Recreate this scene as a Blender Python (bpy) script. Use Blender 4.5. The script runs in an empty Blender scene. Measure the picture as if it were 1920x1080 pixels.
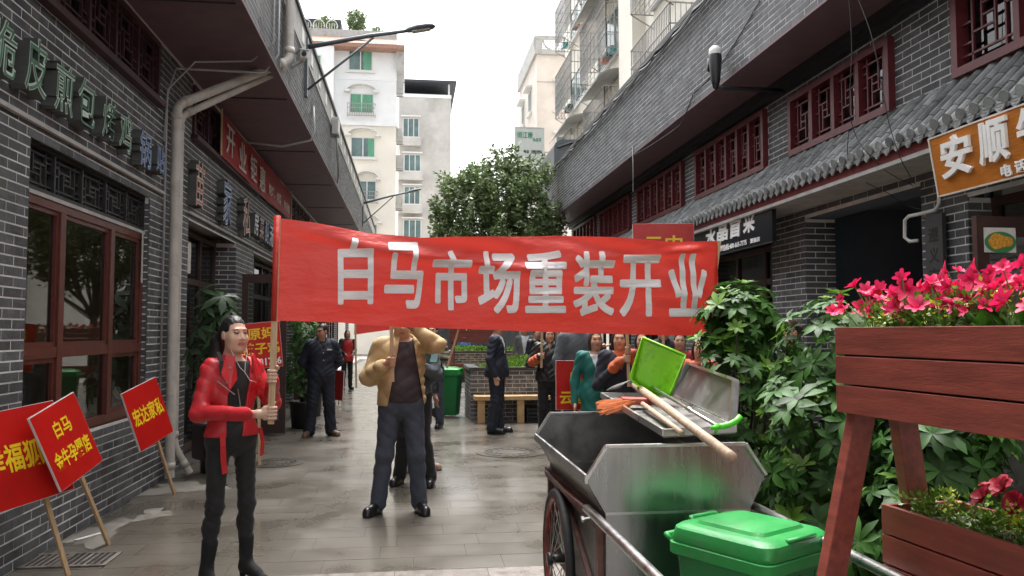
import bpy, bmesh, math, random
import numpy as np
from mathutils import Matrix, Vector, Euler

# ------------------------------------------------------------------ camera, sky, sun, exposure
S = bpy.context.scene
COL = S.collection
FPX = 1490.0                                   # focal length in pixels of the 1920 px wide photograph
CAMZ = 1.55
PITCH = math.atan(82 / FPX)
YAW = math.atan(190 / FPX * math.cos(PITCH))
cam_d = bpy.data.cameras.new('camera')
cam = bpy.data.objects.new('camera', cam_d)
COL.objects.link(cam)
cam.location = (0, 0, CAMZ)
cam.rotation_euler = (math.pi / 2 + PITCH, 0, -YAW)
cam_d.sensor_width = 36
cam_d.lens = 36 * FPX / 1920
cam_d.clip_start = 0.05
cam_d.clip_end = 600
S.camera = cam

SUN_EL, SUN_AZ = math.radians(70), math.radians(4)
world = bpy.data.worlds.new('World')
S.world = world
world.use_nodes = True
nt = world.node_tree
nt.nodes.clear()
w_out = nt.nodes.new('ShaderNodeOutputWorld')
w_bg = nt.nodes.new('ShaderNodeBackground')
w_sky = nt.nodes.new('ShaderNodeTexSky')
w_sky.sky_type = 'NISHITA'
w_sky.sun_disc = False
w_sky.sun_elevation = SUN_EL
w_sky.sun_rotation = SUN_AZ
w_sky.air_density = 1.0
w_sky.dust_density = 6.0
w_sky.ozone_density = 1.0
w_hs = nt.nodes.new('ShaderNodeHueSaturation')      # overcast: the cloud layer takes the blue out of the sky
w_hs.inputs['Saturation'].default_value = 0.10
w_bg.inputs['Strength'].default_value = 0.15
nt.links.new(w_sky.outputs[0], w_hs.inputs['Color'])
nt.links.new(w_hs.outputs[0], w_bg.inputs['Color'])
nt.links.new(w_bg.outputs[0], w_out.inputs['Surface'])

sun_d = bpy.data.lights.new('sun', 'SUN')
sun_d.energy = 0.9
sun_d.angle = math.radians(45)
sun_d.color = (1.0, 0.97, 0.93)
sun = bpy.data.objects.new('sun', sun_d)
COL.objects.link(sun)
sun.rotation_euler = (math.pi / 2 - SUN_EL, 0, math.pi - SUN_AZ)

S.view_settings.view_transform = 'Standard'
S.view_settings.look = 'None'
S.view_settings.exposure = 1.78
S.view_settings.gamma = 1.0
S.view_settings.use_curve_mapping = False
S.render.engine = 'CYCLES'
S.cycles.use_denoising = True
S.cycles.max_bounces = 6
S.cycles.transparent_max_bounces = 12
S.cycles.caustics_reflective = False
S.cycles.caustics_refractive = False

# ------------------------------------------------------------------ pixel helpers (a pixel gives a direction; the plane it is met on gives the distance)
_F = Vector((math.sin(YAW) * math.cos(PITCH), math.cos(YAW) * math.cos(PITCH), math.sin(PITCH)))
_R = Vector((math.cos(YAW), -math.sin(YAW), 0))
_U = _R.cross(_F)
_C = Vector((0, 0, CAMZ))
def on(axis, val, u, v):
    d = _F * FPX + _R * (u - 960) + _U * (540 - v)
    k = 'xyz'.index(axis)
    return _C + d * ((val - _C[k]) / d[k])
def on_plane(p0, n, u, v):
    d = _F * FPX + _R * (u - 960) + _U * (540 - v)
    return _C + d * ((Vector(p0) - _C).dot(n) / d.dot(n))
def depth_of(p):
    return (Vector(p) - _C).dot(_F)

rnd = random.Random(7)

# ------------------------------------------------------------------ objects
def props(o, label=None, cat=None, group=None, kind=None):
    if label: o['label'] = label
    if cat: o['category'] = cat
    if group: o['group'] = group
    if kind: o['kind'] = kind
    return o
def thing(name, label, cat, loc=(0, 0, 0), rz=0.0, group=None):
    o = bpy.data.objects.new(name, None)
    COL.objects.link(o)
    o.empty_display_size = 0.1
    o.location = loc
    o.rotation_euler = (0, 0, rz)
    return props(o, label, cat, group)
def link(name, me, parent=None, mat=None, loc=None):
    o = bpy.data.objects.new(name, me)
    COL.objects.link(o)
    if mat is not None and len(me.materials) == 0:
        me.materials.append(mat)
    if parent is not None:
        o.parent = parent
    if loc is not None:
        o.location = loc
    return o

class MB:
    """collects shapes and builds them as ONE mesh"""
    def __init__(self):
        self.v, self.f, self.mi = [], [], []
        self.cur = 0
    def add(self, vs, fs):
        n = len(self.v)
        self.v.extend([tuple(p) for p in vs])
        self.f.extend([tuple(i + n for i in f) for f in fs])
        self.mi.extend([self.cur] * len(fs))
        return self
    def box(self, c, s, rot=None):
        hx, hy, hz = s[0] / 2, s[1] / 2, s[2] / 2
        vs = [Vector((x, y, z)) for x in (-hx, hx) for y in (-hy, hy) for z in (-hz, hz)]
        if rot is not None:
            m = rot if isinstance(rot, Matrix) else Euler(rot).to_matrix()
            vs = [m @ p for p in vs]
        c = Vector(c)
        return self.add([p + c for p in vs], [(0, 1, 3, 2), (4, 6, 7, 5), (0, 4, 5, 1), (2, 3, 7, 6), (0, 2, 6, 4), (1, 5, 7, 3)])
    def b2(self, a, b):
        return self.box([(a[i] + b[i]) / 2 for i in range(3)], [abs(b[i] - a[i]) for i in range(3)])
    def bar(self, a, b, w, h, up=(0, 0, 1)):
        a, b = Vector(a), Vector(b)
        d = (b - a); L = d.length
        if L < 1e-6: return self
        d.normalize()
        up = Vector(up)
        if abs(d.dot(up)) > 0.98: up = Vector((1, 0, 0))
        s = d.cross(up).normalized(); t = s.cross(d)
        m = Matrix((s, d, t)).transposed()
        return self.box((a + b) / 2, (w, L, h), m)
    def tube(self, pts, r, n=8, cap=True, taper=None):
        pts = [Vector(p) for p in pts]
        m = len(pts)
        rings = []
        prev = None
        for i, p in enumerate(pts):
            d = (pts[min(i + 1, m - 1)] - pts[max(i - 1, 0)])
            if d.length < 1e-9: d = Vector((0, 0, 1))
            d.normalize()
            if prev is None:
                a = Vector((0, 0, 1)) if abs(d.z) < 0.9 else Vector((1, 0, 0))
                s = d.cross(a).normalized()
            else:
                s = (prev - d * prev.dot(d))
                s = s.normalized() if s.length > 1e-6 else d.cross(Vector((0, 0, 1))).normalized()
            prev = s
            t = d.cross(s)
            rr = r[i] if isinstance(r, (list, tuple)) else r
            rings.append([p + (s * math.cos(2 * math.pi * k / n) + t * math.sin(2 * math.pi * k / n)) * rr for k in range(n)])
        vs = [q for ring in rings for q in ring]
        fs = []
        for i in range(m - 1):
            for k in range(n):
                k2 = (k + 1) % n
                fs.append((i * n + k, i * n + k2, (i + 1) * n + k2, (i + 1) * n + k))
        if cap:
            fs.append(tuple(range(n - 1, -1, -1)))
            fs.append(tuple((m - 1) * n + k for k in range(n)))
        return self.add(vs, fs)
    def prism(self, poly, depth, M=None):
        """poly: list of (x, y), extruded 0..depth along z, then placed by M"""
        n = len(poly)
        vs = [Vector((p[0], p[1], 0)) for p in poly] + [Vector((p[0], p[1], depth)) for p in poly]
        if M is not None: vs = [M @ p for p in vs]
        fs = [tuple(range(n - 1, -1, -1)), tuple(range(n, 2 * n))]
        fs += [(i, (i + 1) % n, n + (i + 1) % n, n + i) for i in range(n)]
        return self.add(vs, fs)
    def quad(self, a, b, c, d):
        return self.add([a, b, c, d], [(0, 1, 2, 3)])
    def lathe(self, prof, n=16, c=(0, 0, 0)):
        c = Vector(c); m = len(prof)
        vs = [c + Vector((r * math.cos(2 * math.pi * k / n), r * math.sin(2 * math.pi * k / n), z)) for r, z in prof for k in range(n)]
        fs = [(i * n + k, i * n + (k + 1) % n, (i + 1) * n + (k + 1) % n, (i + 1) * n + k) for i in range(m - 1) for k in range(n)]
        return self.add(vs, fs)
    def mesh(self, name, mats, smooth=False, off=None):
        me = bpy.data.meshes.new(name)
        vs = self.v
        if off is not None:
            vs = [(p[0] - off[0], p[1] - off[1], p[2] - off[2]) for p in vs]
        me.from_pydata(vs, [], self.f)
        for m in (mats if isinstance(mats, (list, tuple)) else [mats]):
            me.materials.append(m)
        if any(self.mi):
            me.polygons.foreach_set('material_index', self.mi)
        if smooth:
            me.polygons.foreach_set('use_smooth', [True] * len(me.polygons))
        me.update()
        return me
    def build(self, name, mats, parent=None, smooth=False, off=None, bevel=0.0):
        if off is None and parent is not None and parent.get('_abs'):
            off = parent['_abs']
        o = link(name, self.mesh(name, mats, smooth, off), parent)
        if bevel:
            md = o.modifiers.new('bevel', 'BEVEL'); md.width = bevel; md.segments = 2; md.limit_method = 'ANGLE'
        if parent is not None and parent.get('_abs'):
            o['_abs'] = parent['_abs']
        return o
def smooth_by_angle(o, ang=40):
    me = o.data
    me.polygons.foreach_set('use_smooth', [True] * len(me.polygons))
    bm = bmesh.new(); bm.from_mesh(me)
    lim = math.radians(ang)
    for e in bm.edges:
        if len(e.link_faces) == 2 and e.calc_face_angle(0) > lim: e.smooth = False
    bm.to_mesh(me); bm.free()
def athing(name, label, cat, loc, group=None):
    """a thing whose parts are given in world coordinates"""
    o = thing(name, label, cat, loc, 0, group)
    o['_abs'] = list(loc)
    return o
def copy_tree(o, parent=None):
    c = o.copy(); COL.objects.link(c); c.parent = parent
    for ch in list(o.children): copy_tree(ch, c)
    return c

# ------------------------------------------------------------------ materials
MATS = {}
def lin(c):
    return tuple((x / 12.92 if x <= 0.04045 else ((x + 0.055) / 1.055) ** 2.4) for x in c)
def mat(name, col, rough=0.6, metal=0.0, var=0.0, vscale=8.0, bump=0.0, bscale=60.0, island=0.0, rvar=0.0, spec=0.5,
        trans=0.0, alpha=1.0, emit=0.0, stretch=None, sub=0.0, coat=0.0, dirt=None, dirt_amt=0.0, dscale=3.0, sheen=0.0, bdist=0.01, crough=0.15, world=False):
    m = bpy.data.materials.new(name); MATS[name] = m
    m.use_nodes = True
    n, l = m.node_tree.nodes, m.node_tree.links
    b = n['Principled BSDF']
    b.inputs['Base Color'].default_value = (*col, 1)
    b.inputs['Roughness'].default_value = rough
    b.inputs['Metallic'].default_value = metal
    b.inputs['Specular IOR Level'].default_value = spec
    b.inputs['Alpha'].default_value = alpha
    if coat: b.inputs['Coat Weight'].default_value = coat; b.inputs['Coat Roughness'].default_value = crough
    if sheen: b.inputs['Sheen Weight'].default_value = sheen
    if sub:
        b.inputs['Subsurface Weight'].default_value = sub
        b.inputs['Subsurface Radius'].default_value = (0.01, 0.005, 0.003)
    if trans: b.inputs['Transmission Weight'].default_value = trans
    if emit:
        b.inputs['Emission Color'].default_value = (*col, 1); b.inputs['Emission Strength'].default_value = emit
    tc = n.new('ShaderNodeTexCoord')
    vec = tc.outputs['Object']
    if world: vec = n.new('ShaderNodeNewGeometry').outputs['Position']
    if stretch:
        mp = n.new('ShaderNodeMapping'); mp.inputs['Scale'].default_value = stretch
        l.new(vec, mp.inputs['Vector']); vec = mp.outputs[0]
    cur = None
    def rgb(c):
        x = n.new('ShaderNodeRGB'); x.outputs[0].default_value = (*c, 1); return x.outputs[0]
    def mul(a_sock, lo, hi, fac):
        mr = n.new('ShaderNodeMapRange'); mr.inputs[3].default_value = lo; mr.inputs[4].default_value = hi
        l.new(fac, mr.inputs[0])
        mx = n.new('ShaderNodeMix'); mx.data_type = 'RGBA'; mx.blend_type = 'MULTIPLY'; mx.inputs[0].default_value = 1
        l.new(a_sock, mx.inputs[6]); l.new(mr.outputs[0], mx.inputs[7])
        return mx.outputs[2]
    cur = rgb(col)
    nz = None
    if var or rvar:
        nz = n.new('ShaderNodeTexNoise'); nz.inputs['Scale'].default_value = vscale; nz.inputs['Detail'].default_value = 6
        nz.inputs['Roughness'].default_value = 0.6
        l.new(vec, nz.inputs['Vector'])
        mr0 = n.new('ShaderNodeMapRange'); mr0.inputs[1].default_value = 0.3; mr0.inputs[2].default_value = 0.7
        l.new(nz.outputs[0], mr0.inputs[0])
        nzf = mr0.outputs[0]
        if var: cur = mul(cur, 1 - var, 1 + var, nzf)
        if rvar:
            mr = n.new('ShaderNodeMapRange'); mr.inputs[3].default_value = max(0.02, rough - rvar); mr.inputs[4].default_value = min(1, rough + rvar)
            l.new(nzf, mr.inputs[0]); l.new(mr.outputs[0], b.inputs['Roughness'])
    if island:
        ge = n.new('ShaderNodeNewGeometry'); oi = n.new('ShaderNodeObjectInfo')
        ad = n.new('ShaderNodeMath'); ad.operation = 'ADD'
        l.new(ge.outputs['Random Per Island'], ad.inputs[0]); l.new(oi.outputs['Random'], ad.inputs[1])
        fr = n.new('ShaderNodeMath'); fr.operation = 'FRACT'; l.new(ad.outputs[0], fr.inputs[0])
        cur = mul(cur, 1 - island, 1 + island, fr.outputs[0])
    if dirt is not None:
        nd = n.new('ShaderNodeTexNoise'); nd.inputs['Scale'].default_value = dscale; nd.inputs['Detail'].default_value = 8
        nd.inputs['Roughness'].default_value = 0.7
        l.new(vec, nd.inputs['Vector'])
        mr = n.new('ShaderNodeMapRange'); mr.inputs[1].default_value = 0.5; mr.inputs[2].default_value = 0.72
        mr.inputs[4].default_value = dirt_amt
        l.new(nd.outputs[0], mr.inputs[0])
        mx = n.new('ShaderNodeMix'); mx.data_type = 'RGBA'; l.new(mr.outputs[0], mx.inputs[0]); l.new(cur, mx.inputs[6]); mx.inputs[7].default_value = (*dirt, 1)
        cur = mx.outputs[2]
    l.new(cur, b.inputs['Base Color'])
    if bump:
        nb = n.new('ShaderNodeTexNoise'); nb.inputs['Scale'].default_value = bscale; nb.inputs['Detail'].default_value = 5
        l.new(vec, nb.inputs['Vector'])
        bp = n.new('ShaderNodeBump'); bp.inputs['Strength'].default_value = bump; bp.inputs['Distance'].default_value = bdist
        l.new(nb.outputs[0], bp.inputs['Height']); l.new(bp.outputs[0], b.inputs['Normal'])
    return m
def glass_mat(name, tint=(0.55, 0.6, 0.6), rough=0.02, see=0.7):
    m = bpy.data.materials.new(name); MATS[name] = m
    m.use_nodes = True
    n, l = m.node_tree.nodes, m.node_tree.links
    n.clear()
    out = n.new('ShaderNodeOutputMaterial')
    tr = n.new('ShaderNodeBsdfTransparent'); tr.inputs[0].default_value = (*[t * see for t in tint], 1)
    gl = n.new('ShaderNodeBsdfGlossy'); gl.inputs['Roughness'].default_value = rough
    fr = n.new('ShaderNodeFresnel'); fr.inputs[0].default_value = 1.75
    mx = n.new('ShaderNodeMixShader')
    l.new(fr.outputs[0], mx.inputs[0]); l.new(tr.outputs[0], mx.inputs[1]); l.new(gl.outputs[0], mx.inputs[2])
    l.new(mx.outputs[0], out.inputs[0])
    return m

mat('brick', (0.072, 0.075, 0.083), 0.60, var=0.35, vscale=7, island=0.40, bump=0.6, bscale=70, dirt=(0.17, 0.165, 0.155), dirt_amt=0.5, dscale=2.2, world=True)
mat('mortar', (0.66, 0.66, 0.65), 0.9, var=0.18, vscale=4, bump=0.3, dirt=(0.42, 0.41, 0.40), dirt_amt=0.6, dscale=1.6)
mat('planter_brick', (0.12, 0.12, 0.125), 0.7, var=0.35, vscale=14, island=0.35, bump=0.5, dirt=(0.42, 0.40, 0.37), dirt_amt=0.8, dscale=7, world=True)
mat('stone_strip', (0.42, 0.41, 0.40), 0.8, var=0.2, vscale=6, bump=0.3)
mat('plaster', (0.46, 0.46, 0.45), 0.9, var=0.3, vscale=3, bump=0.5, bscale=30, dirt=(0.15, 0.15, 0.15), dirt_amt=0.7)
mat('soffit', (0.135, 0.078, 0.092), 0.55, var=0.15, vscale=5, bump=0.1)
mat('dark_trim', (0.018, 0.019, 0.022), 0.5, var=0.2)
mat('maroon_wood', (0.045, 0.013, 0.019), 0.45, var=0.25, vscale=9)
mat('red_wood', (0.125, 0.020, 0.024), 0.42, var=0.25, vscale=9, bump=0.15, bscale=80)
mat('brown_frame', (0.105, 0.026, 0.018), 0.38, var=0.2, vscale=10, bump=0.12)
mat('dark_frame', (0.052, 0.026, 0.022), 0.4, var=0.25, vscale=9)
mat('black_lattice', (0.022, 0.022, 0.024), 0.5, var=0.3, vscale=10)
glass_mat('glass', (0.5, 0.54, 0.53))
mat('room', (0.42, 0.39, 0.36), 0.85, var=0.25, vscale=2)
mat('room_dark', (0.035, 0.036, 0.04), 0.85, var=0.2, vscale=2)
mat('passage', (0.10, 0.12, 0.15), 0.9, var=0.12, vscale=2)
mat('slab', (0.104, 0.091, 0.072), 0.34, var=0.16, vscale=1.1, rvar=0.22, island=0.035, bump=0.12, bscale=38, spec=0.6, coat=0.55, crough=0.13, dirt=(0.132, 0.122, 0.104), dirt_amt=0.5, dscale=0.9, world=True)
mat('slab_rough', (0.15, 0.13, 0.112), 0.5, var=0.45, vscale=14, rvar=0.25, island=0.25, bump=0.8, bscale=45, world=True)
mat('joint', (0.040, 0.036, 0.031), 0.7, var=0.3, vscale=6)
mat('cement', (0.20, 0.185, 0.16), 0.5, var=0.3, vscale=9, bump=0.3, rvar=0.2)
mat('concrete', (0.38, 0.36, 0.33), 0.6, var=0.3, vscale=4, bump=0.3, rvar=0.2)
mat('roof_tile', (0.20, 0.21, 0.21), 0.75, var=0.45, vscale=7, island=0.3, bump=0.5, bscale=60, dirt=(.09, .09, .085), dirt_amt=.6, dscale=4, world=True)
mat('tile_end', (0.23, 0.24, 0.245), 0.8, var=0.3, vscale=20, island=0.15, bump=0.5, bscale=90)
mat('eave_red', (0.19, 0.035, 0.035), 0.6, var=0.2)
mat('pipe_pvc', (0.50, 0.47, 0.43), 0.5, var=0.14, vscale=5, dirt=(0.22, 0.19, 0.16), dirt_amt=0.6, dscale=4)
mat('cable', (0.020, 0.020, 0.022), 0.5)
mat('cable_grey', (0.33, 0.33, 0.33), 0.5)
mat('white_paint', (0.72, 0.72, 0.70), 0.45, var=0.1)
mat('lamp_grey', (0.10, 0.115, 0.125), 0.4, metal=0.3, var=0.15)
mat('letter_side', (0.085, 0.09, 0.086), 0.5, var=0.2)
mat('letter_green', (0.055, 0.16, 0.10), 0.45, var=0.5, vscale=14)
mat('letter_mint', (0.50, 0.62, 0.53), 0.5, var=0.2, vscale=8)
mat('letter_blue', (0.06, 0.14, 0.36), 0.45, var=0.4, vscale=16)
mat('letter_paleblue', (0.42, 0.50, 0.60), 0.45, var=0.2)
mat('letter_rust', (0.46, 0.17, 0.11), 0.5, var=0.5, vscale=14)
mat('letter_pale', (0.62, 0.58, 0.54), 0.5, var=0.2)
mat('letter_white', (0.85, 0.85, 0.84), 0.5, var=0.06)
mat('banner_text', (0.80, 0.74, 0.74), 0.38, var=0.05, vscale=5, bump=.7, bscale=2.6, bdist=.05, stretch=(1, 1, 2.2))
mat('cloth_red_dull', (0.36, 0.02, 0.025), 0.6, var=0.15)
mat('placard_red', (0.50, 0.010, 0.008), 0.28, var=0.18, vscale=2.2, dirt=(0.60, 0.12, 0.01), dirt_amt=0.25, dscale=1.6)
mat('placard_yellow', (0.86, 0.60, 0.02), 0.35)
mat('foam_edge', (0.72, 0.70, 0.68), 0.8)
mat('stick_wood', (0.52, 0.36, 0.21), 0.6, var=0.25, vscale=5, stretch=(14, 14, 1.2))
mat('bench_wood', (0.60, 0.39, 0.19), 0.5, var=0.22, vscale=4, stretch=(1.2, 9, 9))
mat('pole_wood', (0.46, 0.33, 0.23), 0.55, var=0.35, vscale=5, stretch=(9, 9, 2), dirt=(0.2, 0.12, 0.09), dirt_amt=0.5, dscale=6)
mat('planter_wood', (0.225, 0.048, 0.033), 0.46, var=0.32, vscale=4, stretch=(8, 1.0, 8), bump=0.15, bscale=30)
mat('steel', (0.36, 0.37, 0.365), 0.27, metal=1.0, var=0.12, vscale=3, rvar=0.07, dirt=(0.22, 0.22, 0.215), dirt_amt=0.6, dscale=4, stretch=(3, 1, .35))
mat('steel_dirty', (0.24, 0.235, 0.225), 0.46, metal=0.85, var=0.25, vscale=7, rvar=0.15, dirt=(0.11, 0.105, 0.10), dirt_amt=0.7, dscale=3)
mat('steel_bright', (0.56, 0.56, 0.55), 0.34, metal=1.0, var=0.15, vscale=9, rvar=0.1)
mat('rust_paint', (0.115, 0.045, 0.035), 0.5, var=0.5, vscale=9, dirt=(0.20, 0.19, 0.18), dirt_amt=0.5, dscale=6)
mat('rim_red', (0.22, 0.035, 0.025), 0.4, var=0.4, vscale=14)
mat('rubber', (0.022, 0.022, 0.023), 0.65, var=0.3, vscale=15, bump=0.3, bscale=80)
mat('chrome', (0.55, 0.54, 0.52), 0.3, metal=1.0)
mat('green_plastic', (0.014, 0.250, 0.048), 0.42, var=0.12, vscale=7, bump=0.15, bscale=120, rvar=0.1, dirt=(0.075, 0.22, 0.085), dirt_amt=0.6, dscale=9)
mat('green_bin_body', (0.010, 0.17, 0.045), 0.4, var=0.1, vscale=3)
mat('lime_plastic', (0.22, 0.56, 0.020), 0.36, var=0.1, vscale=8, dirt=(0.09, 0.14, 0.015), dirt_amt=0.75, dscale=9)
mat('lime_bright', (0.10, 0.60, 0.035), 0.3)
mat('bristle', (0.62, 0.16, 0.035), 0.7, island=0.35)
mat('broom_red', (0.45, 0.08, 0.06), 0.5, var=0.3)
mat('black_plastic', (0.018, 0.018, 0.02), 0.4)
mat('soil', (0.03, 0.022, 0.016), 0.95, var=0.4, vscale=20)
mat('pot_dark', (0.03, 0.03, 0.032), 0.45, var=0.2)
mat('yellow_wall', (0.77, 0.74, 0.67), 0.9, var=0.08, vscale=0.5, dirt=(0.56, 0.52, 0.45), dirt_amt=0.4, dscale=0.4)
mat('white_wall', (0.80, 0.82, 0.84), 0.9, var=0.06, vscale=0.5, dirt=(0.5, 0.5, 0.5), dirt_amt=0.3, dscale=0.4)
mat('grey_wall', (0.50, 0.49, 0.47), 0.9, var=0.16, vscale=0.6, dirt=(0.27, 0.26, 0.24), dirt_amt=0.6, dscale=0.35)
mat('pink_wall', (0.68, 0.62, 0.57), 0.9, var=0.12, vscale=0.5, dirt=(0.42, 0.38, 0.34), dirt_amt=0.5, dscale=0.4)
mat('orange_tile', (0.33, 0.19, 0.14), 0.75, var=0.35, vscale=3, stretch=(6, 1, 1))
mat('far_glass', (0.10, 0.17, 0.17), 0.12, var=0.4, vscale=1.2)
mat('far_glass_teal', (0.04, 0.26, 0.27), 0.15, var=0.3, vscale=1.5)
mat('curtain_green', (0.12, 0.33, 0.22), 0.8, var=0.3, vscale=3, stretch=(10, 10, 0.4))
mat('frame_white', (0.68, 0.68, 0.67), 0.5)
mat('metal_bar', (0.34, 0.33, 0.32), 0.5, metal=0.4, var=0.3)
mat('far_dark', (0.045, 0.05, 0.06), 0.7, var=0.3)
mat('sign_white', (0.66, 0.70, 0.67), 0.5, var=0.06)
mat('sign_green', (0.04, 0.30, 0.20), 0.5)
mat('sign_orange', (0.44, 0.145, 0.018), 0.36, var=0.30, vscale=6, stretch=(1, 1.6, 26))
mat('sign_black', (0.016, 0.018, 0.022), 0.16)
mat('plaque', (0.055, 0.056, 0.058), 0.4, var=0.2)
mat('ink', (0.008, 0.008, 0.009), 0.6)
# leaves: translucent
def leaf_mat(name, col, rough=0.35, var=0.5, trans=0.25, **kw):
    m = mat(name, col, rough, island=var, **kw)
    n, l = m.node_tree.nodes, m.node_tree.links
    b = n['Principled BSDF']
    src = b.inputs['Base Color'].links[0].from_socket
    tl = n.new('ShaderNodeBsdfTranslucent'); l.new(src, tl.inputs[0])
    mx = n.new('ShaderNodeMixShader'); mx.inputs[0].default_value = trans
    out = n['Material Output']
    l.new(b.outputs[0], mx.inputs[1]); l.new(tl.outputs[0], mx.inputs[2]); l.new(mx.outputs[0], out.inputs['Surface'])
    return m
leaf_mat('leaf_tree', (0.150, 0.205, 0.085), 0.42, 0.6)
leaf_mat('leaf_scheff', (0.040, 0.108, 0.019), 0.46, 0.5, spec=.28)
leaf_mat('leaf_scheff_new', (0.13, 0.25, 0.035), 0.44, 0.3, spec=.3)
leaf_mat('leaf_money', (0.050, 0.095, 0.040), 0.35, 0.4)
leaf_mat('leaf_box', (0.13, 0.24, 0.025), 0.4, 0.55)
leaf_mat('leaf_broad', (0.075, 0.24, 0.020), 0.38, 0.3)
leaf_mat('leaf_yellow', (0.46, 0.50, 0.03), 0.4, 0.3)
leaf_mat('banner_red', (0.66, 0.050, 0.036), 0.36, 0.0, 0.25, bump=.7, bscale=2.6, bdist=.05, stretch=(1, 1, 2.2))
leaf_mat('petal_red', (0.74, 0.020, 0.120), 0.5, 0.35, 0.25)
leaf_mat('petal_crimson', (0.42, 0.010, 0.035), 0.55, 0.3, 0.3)
mat('stem_green', (0.12, 0.22, 0.05), 0.5)
mat('bark', (0.075, 0.055, 0.04), 0.85, var=0.3, vscale=12, bump=0.5)
# ------------------------------------------------------------------ text: flat glyph meshes from the built-in font
_txt = {}
def glyphs(s, bold=0.0, extrude=0.0, res=3, shear=0.0):
    key = (s, bold, extrude, res, shear)
    if key not in _txt:
        cu = bpy.data.curves.new('glyph', 'FONT')
        cu.body = s; cu.size = 1.0; cu.offset = bold; cu.extrude = extrude; cu.resolution_u = res; cu.shear = shear
        ob = bpy.data.objects.new('glyph', cu); COL.objects.link(ob)
        dg = bpy.context.evaluated_depsgraph_get()
        ev = ob.evaluated_get(dg)
        me = ev.to_mesh()
        v = [tuple(p.co) for p in me.vertices]
        f = [tuple(p.vertices) for p in me.polygons]
        ev.to_mesh_clear()
        bpy.data.objects.remove(ob); bpy.data.curves.remove(cu)
        _txt[key] = (v, f)
    return _txt[key]
def text_fit(s, w, h, bold=0.0, extrude=0.0, res=3, keep=False, shear=0.0):
    """glyphs scaled into a w x h box centred on the origin, in the xy plane"""
    v, f = glyphs(s, bold, extrude, res, shear)
    if not v: return [], []
    xs = [p[0] for p in v]; ys = [p[1] for p in v]
    cx, cy = (min(xs) + max(xs)) / 2, (min(ys) + max(ys)) / 2
    sx = w / max(1e-6, max(xs) - min(xs)); sy = h / max(1e-6, max(ys) - min(ys))
    if keep: sx = sy = min(sx, sy)
    sz = 1.0
    return [((p[0] - cx) * sx, (p[1] - cy) * sy, p[2] * sz) for p in v], f
def add_text(mb, s, M, w, h, bold=0.0, extrude=0.0, keep=False, res=3, shear=0.0):
    v, f = text_fit(s, w, h, bold, extrude, res, keep, shear)
    mb.add([M @ Vector(p) for p in v], f)
    return mb
def frame_m(o, xd, yd):
    xd, yd = Vector(xd).normalized(), Vector(yd).normalized()
    zd = xd.cross(yd)
    m = Matrix((xd, yd, zd)).transposed().to_4x4()
    m.translation = Vector(o)
    return m

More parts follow.
